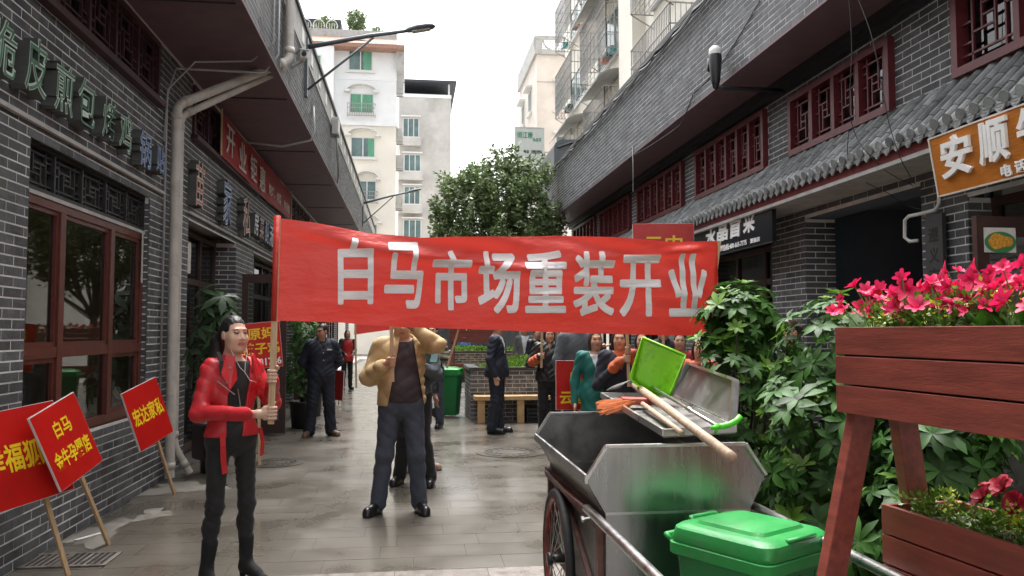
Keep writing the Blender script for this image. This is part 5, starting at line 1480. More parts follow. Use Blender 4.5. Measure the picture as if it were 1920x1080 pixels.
def bench(lab, x0, x1, y0, z, nleg):
    T = athing('bench', lab, 'bench', ((x0 + x1) / 2, y0, 0))
    for k in range(3):
        m = MB(); m.b2((x0, y0 - .36 + k * .125, z - .07), (x1, y0 - .36 + k * .125 + .118, z)); m.build('plank', M_['bench_wood'], T, bevel=.004)
    for k in range(nleg):
        xx = x0 + .12 + (x1 - x0 - .24) * k / (nleg - 1)
        m = MB(); m.b2((xx - .06, y0 - .33, 0), (xx + .06, y0 - .21, z - .071)); m.b2((xx - .045, y0 - .20, z - .15), (xx + .045, y0 - .03, z - .071)); m.build('leg', M_['bench_wood'], T, bevel=.004)
bench('pale timber bench along the brick planter behind the man in the dark suit', pc.x + .04, pc.x + 2.3, pc.y - .03, .46, 4)
bench('far pale timber bench in front of the far brick planter', pc2.x + .1, pc2.x + 2.4, pc2.y - .03, .46, 4)
# black crates under the near bench
cr = thing('crate', 'black plastic crate under the timber bench', 'crate', (pc.x + 1.15, pc.y - .2, 0))
for sx in (-1, 1): MB().box((sx * .2, 0, .13), (.02, .26, .26)).build('end_panel', M_['black_plastic'], cr)
for k in range(4): MB().box((0, -.125, .03 + k * .065), (.38, .015, .045)).build('slat', M_['black_plastic'], cr); 
for k in range(4): MB().box((0, .125, .03 + k * .065), (.38, .015, .045)).build('slat', M_['black_plastic'], cr)
MB().box((0, 0, .012), (.38, .235, .02)).build('base', M_['black_plastic'], cr)
# red ladder planter in the distance
def far_stand(lab, c, rz, h=1.6):
    T = thing('planter_stand', lab, 'planter stand', c, rz)
    box_boards('flower_box', -.55, .55, -.16, .16, h - .3, h, 3, T)
    for xx in (-.5, .5):
        for yb, yt in ((-.32, -.07), (.32, .07)):
            m = MB(); m.bar((xx, yt, h - .302), (xx, yb, 0), .045, .07, up=(1, 0, 0)); m.build('leg', M_['planter_wood'], T)
    box_boards('flower_box', -.5, .45, -.34, -.1, .62, .86, 2, T)
    return T
fs = on('y', 17.2, 892, 650)
far_stand('red wooden ladder planter stand beyond the brick planter', (fs.x, 17.2, 0), math.radians(-8), 1.62)
F3 = thing('flowering_plant', 'red and yellow flowers on top of the far red ladder planter', 'flowers', (fs.x, 17.2, 1.56), 0)
for k in range(16):
    o = link('flower', FLR[k % 3], F3); o.location = (-.48 + .06 * k, r.uniform(-.1, .1), r.uniform(.05, .14)); o.scale = (1.3,) * 3; align(o, (r.uniform(-.5, .5), -1, .4), 0)
small_leaves('small_leaves', F3, 500, (-.5, .5, -.12, .12, 0, .08), M_['leaf_box'], .04, 3, 30)

# ------------------------------------------------------------------ trees and plants
def crown_tree(lab, loc, lobes, trunk_h, n_clump, per, L, seed, mt='leaf_tree', nstem=14):
    T = thing('street_tree', lab, 'tree', loc)
    r = random.Random(seed); b = MB(); st = MB()
    base = Vector((0, 0, trunk_h))
    st.tube([(0, 0, 0), (.02, .01, trunk_h * .5), base], [.13, .10, .085], 10)
    cl = []
    for k in range(n_clump):
        c, rad = lobes[r.randrange(len(lobes))]
        v = Vector((r.gauss(0, 1), r.gauss(0, 1), r.gauss(0, 1))).normalized(); q = r.uniform(.55, 1.03)
        cl.append((Vector((c[0] + v.x * rad[0] * q, c[1] + v.y * rad[1] * q, c[2] + v.z * rad[2] * q)), v))
    for c, v in cl:
        up = Vector((v.x * .35, v.y * .35, 1)).normalized(); tl_ = r.uniform(.25, .5)
        for k in range(per):
            t_ = r.random(); p = c + up * (t_ - .4) * tl_ * 1.3 + Vector((r.gauss(0, .06), r.gauss(0, .06), r.gauss(0, .05)))
            d = (Vector((r.gauss(0, 1), r.gauss(0, 1), r.gauss(.25, .7)))).normalized(); s = d.cross(Vector((r.uniform(-1, 1), r.uniform(-1, 1), r.uniform(-.3, 1)))).normalized() * L * .24; q = L * r.uniform(.7, 1.25)
            b.add([p, p + d * q * .5 + s, p + d * q, p + d * q * .5 - s], [(0, 1, 2, 3)])
    for k in range(nstem * 3):
        c, v = cl[r.randrange(len(cl))]
        a0 = base - Vector((0, 0, r.uniform(0, .25)))
        mid = Vector((c.x * .55, c.y * .55, a0.z + (c.z - a0.z) * .45))
        q = 1 if k < nstem else .45
        st.tube([a0, mid, c + Vector((0, 0, .15))], [.045 * q, .028 * q, .008], 6, cap=False)
    st.build('trunk', M_['bark'], T, smooth=True)
    props(b.build('crown', M_[mt], T), kind='stuff')
    return T
tp = on('y', 20.0, 935, 622)
crown_tree('dense dark green evergreen tree rising above the red banner at the end of the lane', (tp.x, 20.0, 0),
           [((-.1, 0, 3.9), (1.72, 1.5, 1.25)), ((-.85, 0, 4.6), (.95, .9, 1.05)), ((.75, 0, 4.7), (1.0, 1.0, 1.05)), ((.0, 0, 5.1), (.95, .9, 1.0)), ((.15, .2, 3.3), (1.5, 1.3, .8))], 2.0, 400, 64, .13, 5)
t2 = on('y', 27.0, 770, 622)
# money tree in a pot behind the woman in red
MON = [whorl('leaf', 6, .24, .075, M_['leaf_money'], .55, .12, 40 + s, .05) for s in range(3)]
def money_tree(lab, loc, n, R, z0, z1, seed, meshes, pot=.17, poth=.45, sc=1.0, flower=None):
    T = thing('potted_plant', lab, 'plant', loc); r = random.Random(seed)
    p = MB(); p.lathe([(.0005, 0), (pot * .8, 0), (pot, poth), (pot * 1.06, poth), (pot * 1.06, poth + .03), (pot * .95, poth + .03), (pot * .9, poth - .04), (.0005, poth - .05)], 20); p.build('pot', M_['pot_dark'], T, smooth=True)
    st = MB()
    for k in range(n):
        z = z0 + (z1 - z0) * (k + .5) / n; an = k * 2.4; q = R * r.uniform(.4, 1) * (1 - .35 * (k / n))
        pt = Vector((q * math.cos(an), q * math.sin(an), z))
        o = link('leaf', meshes[k % len(meshes)], T); o.location = pt; s = r.uniform(.75, 1.15) * sc; o.scale = (s, s, s); align(o, (math.cos(an) * .8, math.sin(an) * .8, .8), r.uniform(0, 6))
        st.tube([(0, 0, max(poth, z - .35)), (q * .5 * math.cos(an), q * .5 * math.sin(an), z - .05), pt], .005, 4, cap=False)
    st.tube([(0, 0, poth - .05), (.015, 0, (poth + z1) / 2), (0, 0, z1 - .2)], [.035, .028, .012], 8)
    st.build('stem', M_['bark'], T, smooth=True)
    if flower:
        for k in range(flower):
            o = link('flower', FLR[k % 3], T); an = r.uniform(0, 6.28); o.location = (R * .8 * math.cos(an), R * .8 * math.sin(an), r.uniform(z1 - .4, z1)); o.scale = (1.2,) * 3
    return T
m1 = on('y', 9.2, 400, 640)
money_tree('potted money tree with large drooping leaves right behind the woman in red', (m1.x + .02, 9.25, 0), 34, .34, .95, 2.02, 2, MON)
m2_ = on('y', 13.2, 566, 660)
money_tree('dark leafy potted shrub standing behind the man in the dark uniform', (m2_.x, 13.3, 0), 120, .42, .55, 1.72, 6, SCH, .2, .4, 1.0)
m3_ = on('y', 14.6, 590, 620)
money_tree('potted shrub with red blossoms beside the open shop door on the left', (m3_.x - .1, 15.2, 0), 90, .38, .8, 1.98, 9, SCH, .2, .5, 1.0, 26)
# ------------------------------------------------------------------ buildings beyond the lane
def fwin(parent, O, ud, vd, w, h, mull=1, mt='far_glass', curtain=None, hood=None, cage=False, fw=.07, ledge=True):
    """a real window on a far wall > frame, pane; O lower left corner on the wall plane"""
    O, ud, vd = Vector(O), Vector(ud), Vector(vd); n = ud.cross(vd)
    def bx(b, u0, u1, v0, v1, d0, d1):
        P = [O + ud * a_ + vd * c + n * e for a_ in (u0, u1) for c in (v0, v1) for e in (d0, d1)]
        b.add(P, [(0, 1, 3, 2), (4, 6, 7, 5), (0, 4, 5, 1), (2, 3, 7, 6), (0, 2, 6, 4), (1, 5, 7, 3)])
    f = MB(); bx(f, 0, w, 0, fw, .0, .05); bx(f, 0, w, h - fw, h, .0, .05); bx(f, 0, fw, fw, h - fw, 0, .05); bx(f, w - fw, w, fw, h - fw, 0, .05)
    for k in range(1, mull + 1): u = w * k / (mull + 1); bx(f, u - fw / 2, u + fw / 2, fw, h - fw, .0, .045)
    W = f.build('window', M_['frame_white'], parent)
    p = MB(); p.quad(*[O + ud * a_ + vd * c + n * .012 for a_, c in ((fw, fw), (w - fw, fw), (w - fw, h - fw), (fw, h - fw))]); p.build('pane', M_[mt], W)
    if curtain:
        c = MB(); u0, u1 = curtain; c.quad(*[O + ud * a_ * w + vd * e + n * .016 for a_, e in ((u0, fw), (u1, fw), (u1, h - fw), (u0, h - fw))]); c.build('curtain', M_['curtain_green'], W)
    if ledge:
        s = MB(); bx(s, -.15, w + .15, -.14, -.002, 0, .16); s.build('sill', M_['frame_white'], W)
    if hood == 'arch':
        s = MB(); N = 10; R = w * .62; c0 = O + ud * w / 2 + vd * (h + .12)
        pts = []
        for k in range(N + 1):
            an = math.pi * k / N; pts.append(c0 + ud * (R * math.cos(an)) + vd * (.55 * math.sin(an)))
        vs = [p + n * d for p in pts for d in (0.002, .42)] + [p - vd * .10 + n * d for p in pts for d in (0.002, .42)]
        m = 2 * (N + 1)
        for k in range(N):
            s.add([vs[2 * k], vs[2 * k + 2], vs[2 * k + 3], vs[2 * k + 1]], [(0, 1, 2, 3)])
            s.add([vs[2 * k + 1], vs[2 * k + 3], vs[m + 2 * k + 3], vs[m + 2 * k + 1]], [(0, 1, 2, 3)])
            s.add([vs[m + 2 * k], vs[m + 2 * k + 1], vs[m + 2 * k + 3], vs[m + 2 * k + 2]], [(0, 1, 2, 3)])
        s.build('hood', M_['frame_white'], W)
        s = MB(); bx(s, -w * .22, w * .02, h + .02, h + .16, .0, .46); bx(s, w * .98, w * 1.22, h + .02, h + .16, .0, .46); s.build('hood_end', M_['frame_white'], W)
    elif hood == 'flat':
        s = MB(); bx(s, -.15, w + .15, h + .06, h + .18, 0.002, .40); s.build('hood', M_['frame_white'], W)
    if cage:
        s = MB(); k = 0
        for u in np.arange(-.1, w + .11, .16): bx(s, u - .015, u + .015, -.25, h * cage, .40, .43)
        for v in (-.25, h * cage * .5, h * cage): bx(s, -.12, w + .12, v - .02, v + .02, .385, .44)
        for v in (-.25, h * cage):
            for u in (-.12, w + .12): bx(s, u - .015, u + .015, v - .012, v + .012, .0, .40)
        s.build('cage', M_['metal_bar'], W)
    return W
# white and yellow apartment block at the end on the left
Yw = 55.0
def atw(u, v, Y): return on('y', Y, u, v)
A = athing('apartment_block', 'apartment block, white above and cream below, with arched window hoods and a roof garden', 'building', (-8, Yw + 5, 0))
cR = atw(741, 445, Yw).x; zt_ = atw(690, 88, Yw).z; zs = atw(690, 232, Yw).z; xl = -20
m = MB(); m.b2((xl, Yw, 0), (cR, Yw + 11, zs - .15)); m.build('lower_wall', M_['yellow_wall'], A)
m = MB(); m.b2((xl, Yw + .01, zs + .15), (cR, Yw + 11, zt_)); m.build('upper_wall', M_['white_wall'], A)
m = MB(); m.b2((xl, Yw - .12, zs - .149), (cR + .12, Yw + 11.1, zs + .149)); m.build('string_course', M_['white_wall'], A)
xs_ = atw(627, 200, Yw).x
m = MB(); m.b2((xl, Yw - .9, zs + .16), (xs_, Yw, zt_ - .2)); m.build('bay', M_['white_wall'], A)
m = MB(); m.b2((xs_ + .01, Yw - .02, atw(690, 149, Yw).z - .06), (cR, Yw + .005, atw(690, 149, Yw).z + .04)); m.build('string_course', M_['white_wall'], A)
m = MB(); e0 = atw(560, 88, Yw - 1.2).z
x1r = cR + .55
m.add([(xl, Yw - 1.0, zt_ - .1), (x1r, Yw - 1.0, zt_ - .1), (x1r - .5, Yw + .8, zt_ + 1.0), (xl, Yw + .8, zt_ + 1.0)], [(0, 1, 2, 3)])
m.b2((xl, Yw - .99, zt_ - .35), (x1r, Yw + 1, zt_ - .11))
rf = m.build('roof', M_['orange_tile'], A)
m = MB(); m.b2((xl, Yw + .5, zt_ + .3), (cR, Yw + .8, zt_ + 1.35)); m.b2((cR - .02, Yw - .4, zt_ - 1.6), (x1r, Yw + 2.5, zt_ - .36)); m.build('parapet', M_['plaster'], rf)
m = MB()
for k in range(5):
    x0 = cR - 7.2 + k * .9 - .9
    for j in range(9):
        an = math.pi * j / 8; an2 = math.pi * (j + 1) / 8
        if j < 8: m.bar((x0 + .4 * math.cos(an), Yw + .55, zt_ + 1.5 + .5 * math.sin(an)), (x0 + .4 * math.cos(an2), Yw + .55, zt_ + 1.5 + .5 * math.sin(an2)), .05, .05)
    for j in range(5): m.b2((x0 - .36 + j * .18 - .015, Yw + .53, zt_ + 1.35), (x0 - .36 + j * .18 + .015, Yw + .57, zt_ + 1.75))
m.build('railing', M_['frame_white'], A)
m = MB(); m.b2((cR - 11, Yw + 4, zt_ + .5), (cR - 4.2, Yw + 9, zt_ + 3.4)); m.build('roof_shed', M_['far_dark'], A)
for (u0, u1, v0, v1, cur, hd, cg) in ((653, 699, 95, 132, (.62, .95), 'arch', 0), (655, 701, 176, 212, (.08, .95), 'arch', .42), (657, 704, 258, 295, (.7, .98), 'arch', 0), (670, 706, 339, 375, None, 'arch', .40), (671, 708, 420, 452, None, 'arch', 0)):
    a0, a1 = atw(u0, v1, Yw), atw(u1, v0, Yw)
    fwin(A, (a0.x, Yw, a0.z), (1, 0, 0), (0, 0, 1), a1.x - a0.x, a1.z - a0.z, 1, 'far_glass', cur, hd, cg)
a0, a1 = atw(588, 133, Yw - .9), atw(603, 103, Yw - .9); fwin(A, (a0.x, Yw - .9, a0.z), (1, 0, 0), (0, 0, 1), a1.x - a0.x, a1.z - a0.z, 0, 'far_glass', (.1, .9))
for (u, v) in ((668, 24),):
    tc_ = atw(u, v + 25, Yw + 2)
    crown_tree('small leafy tree growing on the roof garden of the apartment block', (tc_.x, Yw + 2, zt_ + .6), [((0, 0, 1.9), (.75, .7, .75))], .9, 60, 40, .17, 8, nstem=4)
for q, (u, v, hh) in enumerate(((612, 42, 1.3), (590, 48, .9), (718, 48, .5))):
    tc_ = atw(u, v, Yw + 1.5)
    ground_cover(('tall green shrub on the roof garden behind the arched railing', 'low green shrubs on the roof garden at the far left', 'low dry shrub on the roof parapet corner')[q], tc_.x - .8, tc_.x + .8, Yw + 1.2, Yw + 2.2, zt_ + .7, 700, .2, M_['leaf_tree'], 70 + q, hh + .8)
# water butts and condensers on the side of the block
for k, (u, v) in enumerate(((743, 165), (745, 255), (745, 305), (745, 380))):
    q = atw(u, v, Yw + .8)
    T = athing('air_conditioner', ('grey condenser box on the side wall below the eaves of the apartment block', 'grey condenser box on the corner of the apartment block beside the grey building', 'second grey condenser box down the corner of the apartment block', 'lowest grey condenser box on the corner of the apartment block')[k], 'air conditioner', (q.x, q.y, q.z), 'condensers on the apartment block')
    m = MB(); m.b2((cR + .01, q.y - .35, q.z - .45), (cR + .42, q.y + .55, q.z + .45)); m.build('case', M_['plaster'], T)
    m = MB(); m.tube([(cR + .421, q.y + .1, q.z), (cR + .435, q.y + .1, q.z)], .33, 16); m.build('fan_grille', M_['far_dark'], T)
    m = MB(); m.b2((cR, q.y - .3, q.z - .52), (cR + .5, q.y - .25, q.z - .452)); m.b2((cR, q.y + .45, q.z - .52), (cR + .5, q.y + .5, q.z - .452)); m.build('bracket', M_['metal_bar'], T)
# grey block
Yg = 73.0
G = athing('apartment_block', 'weathered grey concrete apartment block with a dark rooftop shed behind the cream one', 'building', (0, Yg + 5, 0))
gl, grr, gz = atw(735, 300, Yg).x, atw(845, 300, Yg).x, atw(800, 183, Yg).z
m = MB(); m.b2((gl - 6, Yg, 0), (grr, Yg + 12, gz)); m.build('wall', M_['grey_wall'], G)
m = MB(); zz = atw(800, 152, Yg).z
m.b2((gl - 2, Yg - .4, zz - .2), (grr + .5, Yg + 10, zz)); m.b2((gl - 2, Yg + 3, gz), (grr, Yg + 3.2, zz - .2))
rs_ = m.build('roof_shed', M_['far_dark'], G)
for u in (757, 842): 
    q = atw(u, 170, Yg); MB().b2((q.x - .08, Yg + .1, gz), (q.x + .08, Yg + .25, zz - .2)).build('post', M_['frame_white'], rs_)
m = MB(); m.b2((gl - 2, Yg - .05, gz), (grr + .05, Yg + .1, gz + .3)); m.build('coping', M_['white_wall'], G)
for (u0, u1, v0, v1) in ((755, 786, 222, 257), (757, 789, 290, 321), (757, 788, 350, 383), (756, 790, 412, 446), (756, 790, 478, 510)):
    a0, a1 = atw(u0, v1, Yg), atw(u1, v0, Yg); fwin(G, (a0.x, Yg, a0.z), (1, 0, 0), (0, 0, 1), a1.x - a0.x, a1.z - a0.z, 2, 'far_glass', None, 'flat')
    m = MB(); m.b2((a0.x - 1.3, Yg - .7, a0.z - .9), (a1.x + .2, Yg - .001, a0.z - .16)); m.build('balcony', M_['grey_wall'], G)
# pinkish corner block far right
Yp = 45.0
Pk = athing('apartment_block', 'pale pink plastered block with a pierced roof parapet behind the green lettered sign', 'building', (11, Yp + 4, 0))
px0 = atw(1007, 200, Yp).x; pzt = atw(1030, 68, Yp).z; pzb = atw(1030, 103, Yp).z
m = MB(); m.b2((px0, Yp, 0), (px0 + 9, Yp + 7.5, pzb)); m.build('wall', M_['pink_wall'], Pk)
m = MB(); m.b2((px0 - .15, Yp - .15, pzb + .001), (px0 + 9, Yp + .05, pzb + .3)); m.b2((px0 - .1, Yp - .1, pzt - .25), (px0 + 9, Yp + .05, pzt)); m.b2((px0 - .15, Yp + .051, pzb + .001), (px0 + .05, Yp + 7.5, pzt))
for q in (px0 - .1, px0 + 1.85, px0 + 3.8): m.b2((q, Yp - .08, pzb + .3), (q + .42, Yp + .03, pzt - .25))
par2 = m.build('parapet', M_['plaster'], Pk)
for q in (px0 + .32, px0 + 2.27):
    m = MB()
    for k in range(12):
        a1_, a2_ = math.pi + math.pi * k / 12, math.pi + math.pi * (k + 1) / 12
        c0 = Vector((q + .77, Yp - .03, pzt - .25)); m.bar(c0 + Vector((.72 * math.cos(a1_), 0, .62 * math.sin(a1_))), c0 + Vector((.72 * math.cos(a2_), 0, .62 * math.sin(a2_))), .08, .12, up=(0, 1, 0))
    for k in range(4): m.b2((q, Yp - .06, pzb + .38 + k * .17), (q + 1.53, Yp - .03, pzb + .42 + k * .17))
    m.build('pierced_panel', M_['plaster'], par2)
a0, a1 = atw(1041, 207, Yp), atw(1075, 157, Yp); fwin(Pk, (a0.x, Yp, a0.z), (1, 0, 0), (0, 0, 1), a1.x - a0.x, a1.z - a0.z, 1, 'far_glass_teal', None, 'flat')
a0, a1 = atw(1041, 300, Yp), atw(1075, 255, Yp); fwin(Pk, (a0.x, Yp, a0.z), (1, 0, 0), (0, 0, 1), a1.x - a0.x, a1.z - a0.z, 1, 'far_glass', None, 'flat')
m = MB(); zz = atw(1030, 154, Yp).z; m.b2((px0 - .02, Yp - .03, zz - .03), (px0 + 9, Yp - .001, zz + .03)); m.build('string_course', M_['plaster'], Pk)
for yy in (Yp + 2, Yp + 5):
    for zq in (8.5, 11.7, 14.9): fwin(Pk, (px0, yy + 1.2, zq), (0, -1, 0), (0, 0, 1), 1.2, 1.4, 1, 'far_glass', None, 'flat')
# cream block with window cages, side-on to the lane
Xc = 7.6
Cb = athing('apartment_block', 'cream plastered apartment block with caged windows above the right shop row', 'building', (Xc + 4, 26, 0))
yc0, yc1 = 11.0, 38.5
m = MB(); m.b2((Xc, yc0, 0), (Xc + 9, yc1, 24)); m.build('wall', M_['yellow_wall'], Cb)
m = MB(); m.b2((Xc - .45, 24.9, 5.5), (Xc - .001, 26.6, 24)); m.build('pilaster', M_['yellow_wall'], Cb)
def cage_bay(y0, y1, z0, z1, dep, seed, hood='sheet', mat_='metal_bar'):
    r = random.Random(seed)
    w = fwin(Cb, (Xc, y1 - .15, z0 + .25), (0, -1, 0), (0, 0, 1), y1 - y0 - .3, z1 - z0 - .4, 2, 'far_glass', None, None)
    s = MB(); X0 = Xc - dep
    def seg(a_, b_, t=.022): s.bar(a_, b_, t, t)
    for yy in np.arange(y0, y1 + .01, .15): seg((X0, yy, z0), (X0, yy, z1)); 
    for xx in np.arange(X0, Xc, .15):
        seg((xx, y0, z0), (xx, y0, z1)); seg((xx, y1, z0), (xx, y1, z1)); seg((xx, y0, z0), (xx, y1, z0), .018)
    for zz in np.linspace(z0, z1, 5):
        seg((X0 - .012, y0, zz), (X0 - .012, y1, zz), .03); seg((X0, y0 - .012, zz), (Xc, y0 - .012, zz), .03); seg((X0, y1 + .012, zz), (Xc, y1 + .012, zz), .03)
    for yy in (y0, (y0 + y1) / 2, y1): seg((X0, yy, z0 - .02), (Xc, yy, z0 - .45), .03)
    cg = s.build('cage', M_[mat_], w)
    if hood == 'sheet':
        h = MB(); N = 8; vs = []
        for i in range(N + 1):
            an = math.pi / 2 * i / N
            for yy in (y0 - .25, y1 + .25): vs.append((Xc - (dep + .35) * math.sin(an) * 1.0, yy, z1 + .12 + .5 * math.cos(an)))
        h.add(vs, [(2 * i, 2 * i + 1, 2 * i + 3, 2 * i + 2) for i in range(N)]); o = h.build('awning', M_['plaster'], w, smooth=True); o.modifiers.new('s', 'SOLIDIFY').thickness = .02
    k = 0
    for q in range(3):
        yy = r.uniform(y0 + .2, y1 - .4); h = MB(); h.box((X0 + dep / 2, yy, z0 + .12), (.25, .35, .22)); h.build('stored_box', M_[('lamp_grey', 'far_glass_teal', 'letter_rust')[q]], cg)
for i, (y0, y1, z0, z1) in enumerate(((20.2, 24.0, 8.1, 10.4), (27.5, 31.0, 8.3, 10.4), (33.5, 36.8, 8.4, 10.4), (20.2, 24.0, 11.6, 13.8), (27.2, 31.6, 11.7, 13.9), (33.4, 37.2, 11.8, 13.8), (20.2, 24.2, 15.0, 17.2), (27.2, 31.6, 15.1, 17.2), (33.4, 37.2, 15.1, 17.0), (14.0, 18.0, 8.1, 10.4), (14.0, 18, 11.6, 13.8))):
    cage_bay(y0, y1, z0, z1, .75, i, 'sheet' if i in (1, 2, 3, 4, 6, 7) else None)
m = MB(); m.tube([(Xc - .6, 25.75, 6.0), (Xc - .6, 25.75, 7.4)], .55, 18); m.tube([(Xc - .6, 25.75, 7.4), (Xc - .6, 25.75, 7.55)], .62, 18); o = m.build('corner_drum', M_['yellow_wall'], Cb); smooth_by_angle(o)
# dark awning and white sign board with green characters
AW = athing('roof_hut', 'dark curved sheet metal hut at the far end of the right roof', 'hut', (6.0, 22.5, 5.2))
q0, q1 = on('y', 22.5, 1039, 312), on('y', 22.5, 1078, 262)
m = MB(); N = 8; pts = [(q0.x, q0.z - .5)] + [(q0.x + .25 - .25 * math.cos(math.pi / 2 * k / N), q1.z - .25 + .25 * math.sin(math.pi / 2 * k / N)) for k in range(N + 1)] + [(q1.x + 1.5, q1.z), (q1.x + 1.5, q0.z - .5)]
m.prism(pts[::-1], 3.0, frame_m((0, 22.5, 0), (1, 0, 0), (0, 0, 1)) @ Matrix.Scale(-1, 4, (0, 0, 1))); m.build('shell', M_['lamp_grey'], AW)
m = MB(); m.tube([(q0.x + .1, 22.46, q1.z - .25), (q0.x + .5, 22.46, q1.z - .1), (q1.x + .5, 22.46, q1.z - .12)], .03, 6); m.build('edge_pipe', M_['dark_trim'], AW)
Ys = 30.0
SG = athing('billboard', 'white board with green characters on a steel frame above the tree', 'sign', (5.0, Ys, 6))
s0, s1 = on('y', Ys, 967, 330), on('y', Ys, 1019, 241)
m = MB(); m.b2((s0.x, Ys, s0.z), (s1.x, Ys + .08, s1.z)); m.build('board', M_['sign_white'], SG)
m = MB(); fw_ = .035
m.b2((s0.x - fw_, Ys - .02, s1.z), (s1.x + fw_, Ys + .1, s1.z + fw_)); m.b2((s1.x, Ys - .02, s0.z), (s1.x + fw_, Ys + .1, s1.z)); m.b2((s0.x - fw_, Ys - .02, s0.z), (s0.x, Ys + .1, s1.z)); m.build('border', M_['frame_white'], SG)
m = MB()
for x in (s0.x + .2, s1.x - .2): m.b2((x - .04, Ys + .1, 0), (x + .04, Ys + .18, s1.z - .1))
m.build('post', M_['metal_bar'], SG)
def tx(s, u, v, w, h, mt, bold=.015):
    c = on('y', Ys - .012, u, v); k = Ys / FPX
    m2 = MB(); add_text(m2, s, frame_m((c.x, Ys - .012, c.z), (1, 0, 0), (0, 0, 1)), w * k, h * k, bold, .004); m2.build('lettering', M_[mt], SG)
tx('俏江南', 984, 253, 30, 13, 'sign_green', .008); tx('私房菜', 1007, 262, 16, 7, 'sign_green', .0); tx('13985199941', 1006, 285, 21, 7, 'ink', .01); tx('电话', 987, 284, 10, 6, 'ink', .01)
m = MB()
for k in range(4): m.bar((s1.x + .3 + .3 * k, Ys + .1, 3), (s1.x + .3 + .3 * k, Ys + .1, s1.z - .9 - .2 * k), .025, .025)
for k in range(5): m.bar((s1.x + .05, Ys + .1, s1.z - .9 - .45 * k), (s1.x + 1.3, Ys + .1, s1.z - .9 - .45 * k), .025, .025)
m.build('scaffold', M_['metal_bar'], SG)
# closing block at the end of the lane, hidden behind banner and tree
EB = athing('market_hall', 'low dark market building closing the far end of the lane', 'building', (3, 40, 0))
m = MB(); m.b2((-.2, 40.5, 0), (9, 44, 4.4)); m.build('wall', M_['plaque'], EB)
for k in range(5):
    m = MB(); m.b2((.3 + k * 1.7, 40.44, .1), (1.7 + k * 1.7, 40.499, 2.6)); sh = m.build('shutter', M_['far_dark'], EB)
    m = MB(); m.b2((.3 + k * 1.7, 40.42, 2.75), (1.7 + k * 1.7, 40.499, 3.4)); m.build('sign_band', M_[('cloth_red_dull', 'sign_green', 'sign_black', 'sign_orange', 'cloth_red_dull')[k]], EB)
# ------------------------------------------------------------------ people: distance fields meshed with surface nets
def surface_nets(d, org, h):
    s = d < 0
    c = s[:-1, :-1, :-1].astype(np.int8)
    tot = np.zeros_like(c)
    for i in (0, 1):
        for j in (0, 1):
            for k in (0, 1):
                tot += s[i:i + c.shape[0], j:j + c.shape[1], k:k + c.shape[2]]
    act = (tot > 0) & (tot < 8)
    idx = np.argwhere(act)
    vid = -np.ones(c.shape, dtype=np.int64); vid[act] = np.arange(len(idx))
    acc = np.zeros((len(idx), 3)); cnt = np.zeros(len(idx))
    I, J, K = idx.T
    cor = [(0, 0, 0), (1, 0, 0), (0, 1, 0), (1, 1, 0), (0, 0, 1), (1, 0, 1), (0, 1, 1), (1, 1, 1)]
    val = [d[I + a, J + b, K + e] for a, b, e in cor]
    for p, q in ((0, 1), (2, 3), (4, 5), (6, 7), (0, 2), (1, 3), (4, 6), (5, 7), (0, 4), (1, 5), (2, 6), (3, 7)):
        a, b = val[p], val[q]; m = (a < 0) != (b < 0)
        t = np.where(m, a / np.where(m, a - b, 1), 0)
        P, Q = np.array(cor[p]), np.array(cor[q])
        acc += np.where(m[:, None], P + (Q - P) * t[:, None], 0); cnt += m
    V = (idx + acc / cnt[:, None]) * h + org
    F = []
    for ax in range(3):
        sl0 = [slice(None)] * 3; sl1 = [slice(None)] * 3; sl0[ax] = slice(0, -1); sl1[ax] = slice(1, None)
        a, b = s[tuple(sl0)], s[tuple(sl1)]
        o1, o2 = (ax + 1) % 3, (ax + 2) % 3
        for flip, mk in ((False, a & ~b), (True, ~a & b)):
            e = np.argwhere(mk)
            e = e[(e[:, o1] > 0) & (e[:, o2] > 0) & (e[:, o1] < d.shape[o1] - 1) & (e[:, o2] < d.shape[o2] - 1)]
            if not len(e): continue
            def cell(u, v):
                q = e.copy(); q[:, o1] += u; q[:, o2] += v; return vid[q[:, 0], q[:, 1], q[:, 2]]
            quad = np.stack([cell(-1, -1), cell(0, -1), cell(0, 0), cell(-1, 0)], 1)
            if flip: quad = quad[:, ::-1]
            F.append(quad)
    F = np.concatenate(F) if F else np.zeros((0, 4), int)
    return V, F[(F >= 0).all(1)]
